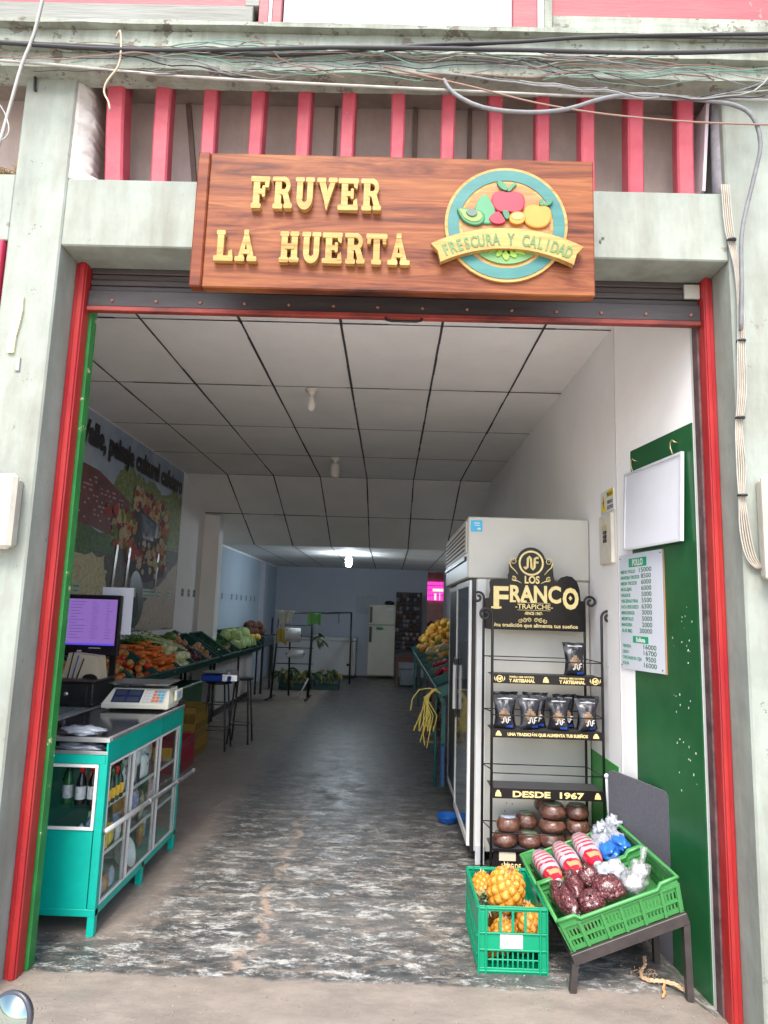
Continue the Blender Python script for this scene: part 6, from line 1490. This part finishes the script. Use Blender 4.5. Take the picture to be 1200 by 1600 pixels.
A8 = tray(9.72, 10.3, 'nearly empty dark green crate past the onions'); A9 = tray(10.32, 11.0, 'dark green crate lined with leaves'); B1 = tray(11.02, 11.7, 'dark green crate of pale cabbages, nearer one'); B2 = tray(11.72, 12.4, 'dark green crate of pale cabbages, farther one'); B3 = tray(12.42, 12.88, 'dark green crate at the far end below the coconuts')
scatter('tomato', 60, on_tray(*A1, lay=3), 'mixed ripe tomato heaped in the first crate by the monitor', 'tomato', 'tomatoes in the first crate', [mTo2, mTo3, mTo2, mTom], seed=1)
scatter('tomato', 70, on_tray(*A2, lay=3), 'mixed ripe tomato heaped in the crate behind the scale', 'tomato', 'tomatoes in the second crate', [mTo2, mTom, mTo2, mTo3], seed=2)
scatter('tomato', 66, on_tray(*A3, lay=3), 'red tomato heaped in the third crate next to the carrots', 'tomato', 'red tomatoes in the third crate', [mTom, mTom, mTo2], seed=3)
scatter('carrot', 92, on_tray(*A4, lay=3, u0=-.05, u1=1.02, base=.05, up=.05), 'orange carrot heaped in the crate of carrots', 'carrot', 'carrots in the fourth crate', flat=1, seed=4, sc=(.9, 1.25))
scatter('onion', 80, on_tray(*A5, lay=3, v1=.75, base=.05, up=.05), 'white onion heaped in the crate beyond the carrots', 'onion', 'white onions in the fifth crate', [mOnW], seed=5, upz=3, sc=(.95, 1.3))
scatter('beet', 26, on_tray(*A6, v1=.55, base=.05), 'dark beetroot at the front of the sixth crate', 'beetroot', 'beetroots in the sixth crate', seed=6, upz=3, sc=(1, 1.3))
scatter('onion', 34, on_tray(*A6, v0=.5, lay=3, base=.06), 'tan onion at the back of the sixth crate above the beetroots', 'onion', 'tan onions in the sixth crate', [mOnB], seed=7, upz=3, sc=(.95, 1.3))
scatter('onion', 26, on_tray(*A7, v1=.6), 'tan onion at the front of the seventh crate', 'onion', 'tan onions in the seventh crate', [mOnB], seed=8, upz=3)
scatter('potato', 10, on_tray(*A9, v1=.4), 'brown potato at the front of the ninth crate', 'potato', 'potatoes in the ninth crate', [mPot, mOnB], seed=9)
# celery bunch, leaves, squashes
Mx, W_, L = A5
ce = thing('celery_bunch', 'long pale celery bunch lying over the white onions', 'celery', tuple(Mx @ Vector((.3, .35, .1))))
g = G(); rnd = random.Random(6)
for k in range(16):
    a, b = Mx @ Vector((W_*.98+rnd.gauss(0, .012), L*.42+rnd.gauss(0, .02), .16+rnd.gauss(0, .012))), Mx @ Vector((-W_*.35+rnd.gauss(0, .05), L*.86+rnd.gauss(0, .03), .17+rnd.gauss(0, .02)))
    g.tube([a, a.lerp(b, .5)+Vector((0, 0, .01)), b], .014, 6, r2=.006)
obj('stalks', g, mCel, ce)
g = G()
for k in range(260):
    c_ = Mx @ Vector((-W_*.35-rnd.random()*.35+.2*rnd.gauss(0, .5), L*.86+rnd.gauss(0, .06), .17+rnd.gauss(0, .03))); d = [Vector((rnd.gauss(0, 1), rnd.gauss(0, 1), rnd.gauss(0, 1))).normalized()*rnd.uniform(.012, .028) for _ in range(3)]
    g.quad(c_+d[0], c_+d[1], c_+d[2], c_+(d[0]+d[2])*.6)
obj('leaves', g, mLeaf, ce)
def leafpile(name, label, M, u, v, n, m, r=.12, s=.03, cat='leaves'):
    g = G(); rnd = random.Random(n)
    for k in range(n):
        c_ = M @ Vector((u+rnd.gauss(0, r), v+rnd.gauss(0, r*.6), .06+abs(rnd.gauss(0, .03)))); d = [Vector((rnd.gauss(0, 1), rnd.gauss(0, 1), rnd.gauss(0, .6))).normalized()*rnd.uniform(.5, 1.2)*s for _ in range(3)]
        g.quad(c_+d[0], c_+d[1], c_+d[2], c_+(d[0]+d[2])*.6)
    o = tag(obj(name, g, m), label, cat); return o
leafpile('coriander', 'bunch of dark green herbs at the back of the white onions', A5[0], .3, .5, 240, mLeaf, .14)
leafpile('herb_leaves', 'green leaves lining the ninth crate', A9[0], .35, .3, 160, mLeaf, .14); leafpile('herb_leaves', 'sparse green leaves in the nearly empty crate', A8[0], .3, .25, 70, mLeaf, .14)
for i, (u, v, nm_, lb) in enumerate(((.15, .50, 0, 'green squash at the back of the seventh crate'), (.38, .52, 1, 'dark green squash in a black bag behind the onions'))):
    c_ = A6[0] @ Vector((u, v, .14)); g = G(); g.ball(c_, (.075, .10, .065), 18, 12, None, .2, i+3)
    tag(obj('squash', g, mLeaf if not i else mat('blackish_squash', (.03, .05, .035), .25, var=.4, scale=20)), lb, 'squash')
# cabbages: layered leaves
def cabbage(c_, r, label, m=None):
    t = thing('cabbage', label, 'cabbage', tuple(c_), 'pale cabbages on the left benches'); g = G(); g.ball(c_, (r, r, r*.9), 22, 14, None, .10, r*77); obj('head', g, m or mCab, t)
    rnd = random.Random(int(r*1e5)); g = G(); g.sm = True
    for k in range(7):
        a0 = k*2*PI/7+rnd.uniform(-.2, .2); gr = []
        for i in range(5):
            tt = .5+1.5*i/4; ring = []
            for j in range(5):
                a = a0+(j-2)*.28*math.sin(tt+.2); q = r*(1.04+.10*(i == 4)+.03*rnd.random()+.05*(abs(j-2) == 2))
                ring.append(g.v(Vector(c_)+Vector((q*math.sin(PI-tt)*math.cos(a), q*math.sin(PI-tt)*math.sin(a), -q*.9*math.cos(PI-tt)*-1*-1))))
            gr.append(ring)
        for i in range(4):
            for j in range(4): g._f([gr[i][j], gr[i][j+1], gr[i+1][j+1], gr[i+1][j]])
    obj('outer_leaves', g, m or mCab, t)
cl_ = [(B1, .12, .18), (B1, .36, .16), (B1, .56, .2), (B1, .22, .40), (B1, .48, .44), (B2, .12, .18), (B2, .34, .2), (B2, .55, .16), (B2, .2, .45), (B2, .45, .42), (B1, .33, .28), (B2, .33, .32)]
wh = ['first', 'second', 'third', 'fourth', 'fifth', 'sixth', 'seventh', 'eighth', 'ninth', 'tenth', 'top one of the nearer crate,', 'top one of the farther crate,']
for i, (tr, u, v) in enumerate(cl_):
    cabbage(tuple(tr[0] @ Vector((u, v, .10 if i < 10 else .19))), .095+.012*((i*7) % 3), 'pale green cabbage in the heap of the two crates by the pillar' )
scatter('coconut', 13, lambda r, i: Vector((-2.62+r.uniform(-.16, .14), 13.0+r.uniform(0, .85), 1.12+(.12 if i > 8 else 0)+r.uniform(0, .03))), 'brown coconut in the heap at the far end of the left benches', 'coconut', 'coconuts at the far end of the left benches', seed=10, sc=(.95, 1.15))
scatter('orange', 8, lambda r, i: Vector((-2.50+r.uniform(-.1, .05), 12.5+r.uniform(0, .5), 1.02+r.uniform(0, .04))), 'yellow fruit lying before the coconuts', 'fruit', 'yellow fruits by the coconuts', [mYeP], seed=12, sc=(1.3, 1.7))
t = thing('corner_bench', 'dark bench carrying the coconuts in the far left corner', 'bench', (-2.6, 13.4, 0))
g = G(); g.box(-2.88, -2.34, 12.95, 13.95, .86, 1.06, .01); obj('box', g, mat('dark_blue_grey_board', (.03, .045, .06), .6), t)
for x in (-2.85, -2.37):
    for y in (12.98, 13.92): g = G(); g.box(x-.02, x+.02, y-.02, y+.02, 0, .86); obj('leg', g, mBlk, t)
# things under the benches
g = G(); g.box(-2.86, -2.45, 7.5, 9.2, .02, .62, .015); tag(obj('green_bin', g, mat('bottle_green_plastic', (.01, .09, .03), .4, var=.1)), 'big bottle green bin standing under the near produce bench', 'bin')
wf_ = thing('white_cabinet', 'dull white cabinet under the far produce bench', 'cabinet', (-2.6, 11, 0)); mDW = mat('dull_white_metal', (.46, .45, .43), .5, var=.08, scale=3)
g = G(); g.box(-2.86, -2.50, 10.1, 12.7, .1, .80, .01); obj('body', g, mDW, wf_); g = G(); g.box(-2.499, -2.49, 11.0, 11.06, .12, .78); obj('seam', g, mLG, wf_); g = G(); g.box(-2.84, -2.52, 10.15, 12.65, 0, .1); obj('plinth', g, mBlk, wf_)
def low_crate(x0, x1, y0, y1, z0, h, m, nm, label):
    t = thing(nm, label, 'crate', ((x0+x1)/2, (y0+y1)/2, z0))
    for (a, b, c_, d) in ((x0, x1, y0, y0+.012), (x0, x1, y1-.012, y1), (x0, x0+.012, y0+.013, y1-.013), (x1-.012, x1, y0+.013, y1-.013)):
        g = G(); g.box(a, b, c_, d, z0, z0+h*.3); g.box(a, b, c_, d, z0+h*.75, z0+h)
        L = max(b-a, d-c_); n = max(4, int(L/.03))
        for k in range(n+1):
            s_ = k*(L-.012)/n
            if b-a > d-c_: g.box(a+s_, a+s_+.012, c_, d, z0+h*.3, z0+h*.75)
            else: g.box(a, b, c_+s_, c_+s_+.012, z0+h*.3, z0+h*.75)
        obj('side', g, m, t)
    g = G(); g.box(x0+.012, x1-.012, y0+.012, y1-.012, z0+.002, z0+.012); obj('base', g, m, t)
mYc = mat('ochre_crate_plastic', (.24, .14, .02), .5, var=.1); mRc2 = mat('dark_red_crate_plastic', (.28, .015, .03), .4, var=.1)
low_crate(-2.42, -2.02, 7.42, 7.95, .0, .27, mYc, 'ochre_crate', 'lower ochre slotted crate on the floor beyond the counter'); low_crate(-2.41, -2.03, 7.43, 7.93, .272, .24, mYc, 'ochre_crate', 'upper ochre slotted crate stacked beyond the counter')
low_crate(-2.30, -1.96, 6.72, 7.2, .0, .30, mRc2, 'red_crate', 'dark red slotted crate on the floor in front of the ochre crates')
g = G(); g.box(-2.22, -2.04, 6.719-.006, 6.719-.001, .12, .24); tag(obj('yellow_ticket', g, mYl), 'faded yellow ticket on the front of the dark red crate', 'ticket')
# stools with blue scale
def stool(cx, cy, h, w, label, dy=0):
    t = thing('metal_stool', label, 'stool', (cx, cy, 0)); mS = mat('dark_stool_tube', (.05, .045, .05), .4, .3, var=.3)
    g = G(); g.lathe([(w*.85, h-.03), (w, h-.02), (w, h-.004), (w*.9, h)], (cx, cy, 0), 24); obj('seat', g, mBlk, t)
    for i in range(4):
        a = PI/4+i*PI/2; g = G(); g.tube([(cx+w*.8*math.cos(a), cy+w*.8*math.sin(a), h-.03), (cx+w*1.35*math.cos(a), cy+w*1.35*math.sin(a), 0)], .011, 8); obj('leg', g, mS, t)
    for z in (.22, .5):
        q = w*(.8+.55*(1-z/h)); P = [(cx+q*math.cos(PI/4+i*PI/2), cy+q*math.sin(PI/4+i*PI/2), z) for i in range(4)]
        for i in range(4):
            g = G(); g.tube([P[i], P[(i+1) % 4]], .006, 6); obj('rung', g, mS, t)
stool(-1.93, 7.95, .75, .15, 'dark metal stool carrying the blue scale'); stool(-1.74, 8.35, .76, .13, 'dark metal stool half hidden behind the one with the blue scale')
bs = thing('blue_scale', 'blue digital scale with steel pan on the dark stool', 'scale', (-1.93, 7.95, .75))
g = G(); g.box(-2.10, -1.76, 7.80, 8.08, .755, .83, .012); obj('body', g, mat('royal_blue_plastic', (.015, .05, .30), .3), bs)
g = G(); g.loft([[(-1.86, 7.79, .765), (-1.70, 7.82, .765), (-1.70, 7.82, .83), (-1.86, 7.79, .84)], [(-1.86, 7.99, .765), (-1.70, 8.0, .765), (-1.74, 8.0, .875), (-1.86, 7.99, .875)]]); obj('display', g, mat('silver_display', (.45, .48, .52), .2, .6, var=.3, scale=20), bs)
g = G(); g.box(-2.11, -1.80, 7.79, 8.12, .845, .853, .003); obj('pan', g, mat('brown_steel_pan', (.16, .13, .12), .3, .7), bs)
g = G(); g.cyl((-1.95, 7.95, .83), (-1.95, 7.95, .846), .03); obj('pan_post', g, mBlk, bs)

# ================================================================== BACK OF THE SHOP
rs = thing('roll_stand', 'black stand holding bag rolls in front of the freezer', 'stand', (-1.75, 12.4, 0))
def bar(t, pts, r=.02, n=6, nm='post', m=None): g = G(); g.tube(pts, r, n); return obj(nm, g, m or mBlk, t)
bar(rs, [(-1.42, 12.45, .02), (-1.38, 12.4, 1.42)], .025); bar(rs, [(-2.05, 12.25, .02), (-1.98, 12.35, 1.5)], .02); bar(rs, [(-1.80, 12.7, .02), (-1.82, 12.6, 1.5)], .018)
for z in (1.30, .90, .62): bar(rs, [(-2.0, 12.36, z), (-1.35, 12.42, z)], .010, nm='crossbar')
bar(rs, [(-1.42, 12.1, .02), (-1.42, 12.9, .02)], .02, nm='foot'); bar(rs, [(-2.1, 12.0, .02), (-2.02, 12.5, .05)], .014, nm='foot'); bar(rs, [(-1.56, 12.2, .05), (-1.40, 12.45, .40)], .014, nm='brace', m=mLG)
for c_, r, L_, lb in (((-1.72, 12.30, 1.13), .16, .27, 'large white roll of bags on the black stand'), ((-1.66, 12.30, .80), .085, .28, 'small white paper roll lower on the black stand')):
    t = thing('bag_roll', lb, 'roll', c_); g = G(); x, y, z = c_
    g.tube([(x-L_/2, y, z), (x+L_/2, y+.02, z)], r*.78, 24); obj('roll', g, mat('dull_white_roll', (.62, .63, .66), .6, var=.05), t); g = G(); g.tube([(x-L_/2-.03, y, z), (x+L_/2+.03, y+.02, z)], .012, 8); obj('core', g, mBlk, t)
def cloth(name, label, x0, x1, ztop, zbot, y, m, seed, tri=0):
    g = G(); g.sm = True; n, k = 16, 10; gr = []
    for j in range(k+1):
        v = j/k; row = []
        for i in range(n+1):
            u = i/n; xx = x0+(x1-x0)*u; xx = xx+(( x0+x1)/2-xx)*tri*v; row.append(g.v((xx, y-.03+.025*math.sin(u*14+seed)*(.3+v)+.01*noise.noise(Vector((u*5, v*4, seed))), ztop+(zbot-ztop)*v*(1+.12*math.sin(u*5+seed)))))
        gr.append(row)
    for j in range(k):
        for i in range(n): g._f([gr[j][i], gr[j][i+1], gr[j+1][i+1], gr[j+1][i]])
    ob = obj(name, g, m); md = ob.modifiers.new('thickness', 'SOLIDIFY'); md.thickness = .006
    return tag(ob, label, 'cloth')
cloth('white_cloth', 'white cloth draped over the left of the black frame', -2.03, -1.70, 1.56, 1.30, 12.3, mat('dull_white_cloth', (.52, .50, .45), .9, var=.08), 1, .55)
cloth('green_cloth', 'bright green cloth draped over the middle of the black frame', -1.46, -1.22, 1.53, 1.32, 12.3, mat('bright_green_cloth', (.16, .45, .14), .9, var=.15, scale=20), 2)
cloth('yellow_cloth', 'mustard yellow cloth hanging left of the bag roll', -1.99, -1.80, 1.24, .98, 12.25, mat('mustard_cloth', (.42, .30, .07), .9), 3)
hf = thing('hanger_frame', 'wide black tube frame standing in front of the back wall', 'frame', (-1.7, 15, 0))
bar(hf, [(-2.02, 12.35, 1.52), (-1.22, 13.6, 1.53)], .02, nm='top_bar'); bar(hf, [(-1.22, 13.6, 1.53), (-.84, 15.2, 1.55)], .02, nm='top_bar'); bar(hf, [(-.84, 15.2, 1.56), (-.83, 15.2, .0)], .022)
bar(hf, [(-2.42, 14.2, 1.4), (-2.42, 14.2, 0)], .022); bar(hf, [(-2.42, 14.2, 1.05), (-1.42, 14.2, 1.02)], .012, nm='crossbar')
bar(hf, [(-1.06, 14.4, 1.52), (-1.055, 14.4, 1.32)], .008, nm='hook')
fz_ = thing('chest_freezer', 'grey white chest freezer against the back wall', 'freezer', (-1.6, 16.8, 0)); mFr = mat('freezer_white', (.50, .51, .53), .4, var=.06, scale=2)
g = G(); g.box(-2.75, -.78, 16.45, 17.12, .06, .86, .02); obj('body', g, mFr, fz_); g = G(); g.box(-2.76, -.77, 16.43, 17.13, .865, .95, .015); obj('lid', g, mFr, fz_); g = G(); g.box(-1.02, -.80, 16.44, 16.452, .07, .85, .003); obj('corner_panel', g, mDW, fz_)
g = G(); g.box(-.98, -.88, 16.435, 16.441, .28, .34); obj('vent', g, mBlk, fz_); g = G(); g.box(-2.7, -.82, 16.5, 17.1, 0, .06); obj('plinth', g, mBlk, fz_)
fr_ = thing('refrigerator', 'old cream two door refrigerator against the back wall', 'refrigerator', (-.17, 16.85, 0)); mF2 = mat('aged_cream_enamel', (.48, .47, .40), .4, var=.08, scale=2.2)
g = G(); g.box(-.50, .155, 16.72, 17.15, .03, 1.76, .02); obj('body', g, mF2, fr_)
g = G(); g.box(-.50, .155, 16.66, 16.715, 1.27, 1.76, .018); d = obj('freezer_door', g, mF2, fr_); g = G(); g.box(-.47, -.41, 16.63, 16.66, 1.32, 1.70, .006); obj('handle', g, mBlk, d)
g = G(); g.box(-.50, .155, 16.66, 16.715, .06, 1.255, .018); d2 = obj('door', g, mF2, fr_); g = G(); g.box(-.47, -.41, 16.63, 16.66, .85, 1.22, .006); obj('handle', g, mBlk, d2)
g = G(); g.box(-.05, .10, 16.652, 16.659, 1.62, 1.68); obj('grey_badge', g, mLG, d)
g = G(); g.ball((-.22, 16.655, 1.18), (.09, .004, .03), 12, 6, lump=.6); obj('green_sticker', g, mat('green_sticker', (.03, .22, .10), .5), d2)
g = G(); g.ball((.0, 16.95, 1.80), (.12, .1, .06), 16, 8, lump=.4); tag(obj('dark_bundle', g, mBlk), 'dark bundle on top of the cream refrigerator', 'bundle')
g = G(); g.box(-.85, -.30, 17.192, 17.198, 1.52, 1.98); nb_ = tag(obj('notice_sheet', g, mat('pale_notice', (.38, .44, .47), .6, col2=(.28, .33, .36), scale=14)), 'pale printed sheet on the back wall beside the refrigerator', 'notice')
# snack rack made of many packets
sr = thing('snack_rack', 'tall rack crowded with small dark packets beside the refrigerator', 'rack', (.48, 16.7, .6))
g = G(); g.box(.17, .80, 16.78, 16.80, .65, 2.08); obj('backing', g, mBlk, sr)
for x in (.18, .79): g = G(); g.box(x-.012, x+.012, 16.76, 16.78, 0, 2.09); obj('upright', g, mBlk, sr)
rnd = random.Random(21); pm = [mat('dark_packet', c_, .25, var=.5, scale=50) for c_ in ((.06, .045, .05), (.10, .03, .035), (.16, .15, .17), (.05, .05, .08), (.22, .2, .2), (.08, .05, .03))]
src = None; n_ = 0
for j in range(13):
    for i in range(7):
        x = .20+i*.085+rnd.uniform(-.01, .01); z = .70+j*.105; w, h = .038, .085
        if j == 12 and i in (2,): continue
        g = G(); g.sm = True; yy = 16.73+rnd.uniform(-.015, .015)
        g.loft([[(x-w, yy, z), (x+w, yy, z), (x+w, yy+.004, z), (x-w, yy+.004, z)], [(x-w*.9, yy-.02, z+h*.5), (x+w*.9, yy-.018, z+h*.5), (x+w*.9, yy+.02, z+h*.5), (x-w*.9, yy+.02, z+h*.5)], [(x-w, yy, z+h), (x+w, yy, z+h), (x+w, yy+.004, z+h), (x-w, yy+.004, z+h)]])
        tag(obj('packet', g, rnd.choice(pm)), 'small dark packet hanging on the crowded rack by the refrigerator', 'packet', 'packets on the snack rack')
tb = thing('wooden_table', 'small reddish brown wooden table below the snack rack', 'table', (.42, 15.2, 0)); mWd = mat('reddish_brown_wood', (.09, .035, .025), .5, var=.3, scale=8)
g = G(); g.box(.17, .70, 14.9, 15.5, .62, .65, .004); obj('top', g, mWd, tb); g = G(); g.box(.19, .68, 14.93, 14.95, .52, .62); obj('apron', g, mWd, tb)
for x in (.20, .67):
    for y in (14.94, 15.46): g = G(); g.box(x-.025, x+.025, y-.025, y+.025, 0, .62); obj('leg', g, mWd, tb)
g = G(); g.box(.27, .60, 15.0, 15.35, .02, .36, .02); tag(obj('grey_container', g, mat('grey_blue_plastic', (.14, .16, .19), .5)), 'grey blue container under the small wooden table', 'container')
# plantains on the floor
def low_crate2(*a): low_crate(*a)
low_crate(-1.50, -.98, 13.9, 14.4, 0, .26, mDkG, 'dark_crate', 'dark green floor crate with plantains, right of the roll stand'); low_crate(-2.15, -1.55, 13.7, 14.3, 0, .26, mDkG, 'dark_crate', 'dark green floor crate with plantains, behind the roll stand')
def bunch(cx, cy, cz, n, L_, label, m1, seed, sp=.25):
    t = thing('plantain_bunch', label, 'plantains', (cx, cy, cz)); rnd = random.Random(seed)
    for k in range(n):
        a = rnd.uniform(-1.2, 1.2)-PI/2; d = Vector((math.cos(a), math.sin(a)*.6, -.1-rnd.random()*.9)).normalized(); b0 = Vector((cx+rnd.uniform(-sp, sp), cy+rnd.uniform(-.06, .06), cz+.22+rnd.uniform(-.05, .06))); g = G()
        P = [b0+d*L_*s_+Vector((0, 0, .05*math.sin(PI*s_))) for s_ in (0, .2, .5, .8, 1)]
        rr = (.008, .02, .024, .02, .006); g.sm = True
        rings = [[P[i]+Vector((math.cos(q*PI/3), 0, math.sin(q*PI/3)))*rr[i] for q in range(6)] for i in range(5)]; g.loft(rings)
        obj('plantain', g, rnd.choice(m1), t)
mPl = mat('green_plantain', (.03, .06, .012), .45, var=.3, scale=12); mPy = mat('yellow_plantain', (.16, .12, .02), .45, var=.3, scale=12)
bunch(-1.80, 13.72, .12, 34, .26, 'heap of green plantains spilling over the crate behind the roll stand', [mPl, mPl, mPl, mPy], 1, .30); bunch(-1.24, 13.95, .10, 18, .2, 'heap of green and yellow plantains in the right floor crate', [mPl, mPy, mPl], 2, .2); bunch(-1.28, 12.6, .85, 8, .2, 'small plantain bunch hanging on the roll stand', [mPl], 3, .07)
# back right doorway with pink lit sign beyond
pk = thing('pink_display', 'lit pink shelf seen through the far right doorway', 'lit display', (1.2, 19.9, 1.9))
g = G(); g.box(.98, 1.72, 19.93, 19.95, 1.96, 2.50); obj('panel', g, em_('lit_pink_panel', (.80, .05, .48), .45), pk)
g = G()
for k in range(14): g.box(.99+k*.05, 1.0+k*.05, 19.915, 19.925, 1.97, 2.49)
for z in (2.1, 2.25, 2.38): g.box(.98, 1.72, 19.905, 19.914, z, z+.015)
obj('grille', g, mat('dark_pink_grille', (.25, .02, .14), .5), pk)
g = G(); g.box(1.25, 1.7, 19.89, 19.90, 2.22, 2.30); g.box(1.3, 1.36, 19.89, 19.90, 1.97, 2.16); g.box(1.45, 1.47, 19.89, 19.9, 1.97, 2.18); obj('pale_items', g, em_('lit_cream_item', (.8, .65, .5), .4), pk)
g = G(); g.ball((1.12, 18.6, .9), (.35, .3, .45), 16, 10, lump=.3); tag(obj('dark_sack', g, mBlk), 'dark sack beyond the far right doorway', 'sack')

# ---- right hand produce stand
rb_ = thing('produce_stand', 'dark green produce stand along the right wall beyond the cooler', 'stand', (.95, 10, 0))
mTG2 = mat('dull_teal_tray', (.03, .13, .12), .5, var=.15, scale=8)
RS = .45
def rz_(x): return .85+RS*(x-.5)
for y in (6.6, 8.2, 10, 12, 13.8):
    for x in (.54, 1.30): g = G(); g.box(x-.02, x+.02, y-.02, y+.02, 0, rz_(x)-.08); obj('leg', g, mTG2, rb_)
for x in (.52, 1.33): g = G(); g.box(x-.02, x+.02, 6.5, 13.9, rz_(x)-.08, rz_(x)-.045); obj('rail', g, mTG2, rb_)
yy = 6.52; i = 0; rt = []
lbs = ['empty dull teal crate nearest the cooler', 'dull teal crate of red peppers beyond the cooler', 'dull teal crate of crimson fruit beyond the peppers', 'dull teal crate of green and orange fruit', 'dull teal crate of yellow melons', 'dull teal crate of orange fruit', 'dull teal crate of piled oranges', 'last dull teal crate of piled oranges']
for i in range(8):
    y0 = 6.52+i*.92; y1 = y0+.90; t = thing('produce_crate', lbs[i]+' on the right stand', 'crate', (.9, y0+.45, .9), 'teal crates on the right stand')
    M = Matrix.Translation((.50, y1, rz_(.5)-.04)) @ Matrix.Rotation(-PI/2, 4, 'Z') @ Matrix.Rotation(math.atan(RS), 4, 'X'); L = .84/math.cos(math.atan(RS)); W_ = y1-y0
    g = G(M); g.box(0, W_, 0, L, 0, .008); obj('base', g, mTG2, t)
    for a in ((0, W_, -.002, .014), (0, W_, L-.014, L), (0, .014, .015, L-.015), (W_-.014, W_, .015, L-.015)): g = G(M); g.box(*a, .009, .09, .002); obj('side', g, mTG2, t)
    rt.append((M, W_, L))
mPep = mat('crimson_pepper', (.40, .015, .03), .3, var=.2)
scatter('tomato', 26, on_tray(*rt[1], v0=.1, v1=.8), 'crimson pepper in the second crate of the right stand', 'pepper', 'peppers on the right stand', [mPep], seed=31)
scatter('tomato', 26, on_tray(*rt[2], v0=.1, v1=.8), 'crimson fruit in the third crate of the right stand', 'fruit', 'crimson fruits on the right stand', [mPep], seed=32)
scatter('orange', 18, on_tray(*rt[3], v0=.1, v1=.8), 'green or orange fruit in the fourth crate of the right stand', 'fruit', 'mixed fruits on the right stand', [mTo3, mMan], seed=33)
scatter('potato', 9, on_tray(*rt[4], v0=.1, v1=.8, base=.07), 'pale yellow melon in the fifth crate of the right stand', 'melon', 'melons on the right stand', [mat('pale_melon', (.45, .36, .18), .5, var=.1)], seed=34, sc=(2, 2.4))
scatter('orange', 34, on_tray(*rt[5], v0=.05, v1=.9, lay=3), 'orange in the sixth crate of the right stand', 'orange', 'oranges in the sixth crate', [mat('deep_orange_skin', (.6, .18, .02), .4), mMan], seed=35, sc=(1.1, 1.5))
def pile(rnd, i): 
    k = i//14; return Vector((.72+.55*rnd.random()*(1-.15*k)+.06*k, 12.1+1.7*rnd.random(), .98+.12*k+.35*0+RS*.2+rnd.uniform(0, .03)+.12*rnd.random()))
scatter('orange', 70, lambda r, i: (lambda u, v, k: Vector((.55+.78*u*(1-.1*k)+.05*k, 12.05+1.75*v, rz_(.55+.78*u)+.06+.085*k)))(r.random(), r.random(), i % 5*.8), 'large yellow orange fruit piled at the far end of the right stand', 'fruit', 'piled fruits at the far end of the right stand', [mMan, mYeP, mMan], seed=36, sc=(1.5, 2.0))
# string of yellow straps, hanging net bag
st = thing('yellow_straps', 'bunch of yellow plastic straps hanging from the end of the right stand', 'straps', (.40, 6.46, .9)); mYs = mat('yellow_strap', (.62, .50, .10), .5, var=.1); rnd = random.Random(14)
for k in range(11):
    ex = .24+.03*k*.6+rnd.uniform(-.03, .05); ez = .36+rnd.uniform(0, .3); g = G()
    if k == 0: P = [(.50, 6.48, .86), (.40, 6.46, .905), (.30, 6.46, .89), (.235, 6.46, .80), (.225, 6.46, .70)]
    else: P = [(.50, 6.48, .86), (.44+rnd.uniform(-.02, .02), 6.46, .90), (.38+rnd.uniform(-.04, .02), 6.45, .82), (ex+.04, 6.45, .66), (ex+rnd.uniform(-.02, .04), 6.45, .52), (ex+rnd.uniform(-.02, .05), 6.46, ez)]
    g.tube(P, .006, 5); obj('strap', g, mYs, st)
nb2 = thing('net_sack', 'net sack of brown tubers hanging under the right stand', 'sack', (.46, 6.9, .3))
g = G(); rnd = random.Random(15)
for k in range(60): g.ball((.44+rnd.uniform(-.06, .1), 6.85+rnd.uniform(-.1, .2), .42+rnd.uniform(0, .40)), (.026, .026, .03), 8, 6)
obj('tubers', g, mat('reddish_tubers', (.14, .06, .04), .6, var=.3, scale=30), nb2); g = G(); g.box(.36, .58, 6.74, 7.1, .36, .385, .004); obj('shelf', g, mat('worn_shelf_wood', (.2, .14, .1), .7), nb2)
g = G(); g.tube([(.47, 6.62, 0), (.47, 6.62, .9)], .014, 8); tag(obj('stand_prop', g, mTG2), 'thin dark prop rising from the floor beside the straps', 'prop')
g = G(); g.box(.50, .535, 6.30, 6.42, .08, .42, .006); tag(obj('blue_dustpan', g, mat('dusty_blue_plastic', (.03, .09, .22), .5)), 'dusty blue plastic piece leaning on the floor behind the cooler', 'dustpan')

# ================================================================== BULBS
mPor = mat('cream_porcelain', (.62, .58, .50), .4); mBulb = mat('unlit_bulb_glass', (.66, .64, .58), .3)
def bulb(x, y, zc_, label, kind, lit=False):
    t = thing('light_bulb', label, 'light bulb', (x, y, zc_-.2))
    g = G(); g.lathe([(.055, zc_-.002), (.052, zc_-.018), (.032, zc_-.028), (.022, zc_-.05), (.022, zc_-.06)], (x, y, 0), 24); obj('holder', g, mPor, t)
    m = em_('lit_bulb', (.78, .9, 1.0), 75) if lit else mBulb
    g = G()
    if kind == 0: g.lathe([(.020, zc_-.06), (.022, zc_-.085), (.034, zc_-.13), (.036, zc_-.155), (.030, zc_-.18), (.012, zc_-.195)], (x, y, 0), 24)
    else: g.lathe([(.025, zc_-.06), (.05, zc_-.085), (.058, zc_-.11), (.058, zc_-.20), (.048, zc_-.235), (.015, zc_-.25)], (x, y, 0), 24)
    o = obj('bulb', g, m, t)
    return t
bulb(-.705, 5.46, 3.43, 'small unlit bulb in a porcelain holder, nearer one on the ceiling', 0)
bulb(-.71, 8.05, 3.43, 'larger unlit bulb in the middle of the ceiling', 1)
bulb(-.79, 12.7, 2.655, 'glowing bulb on the low ceiling at the back', 1, True)
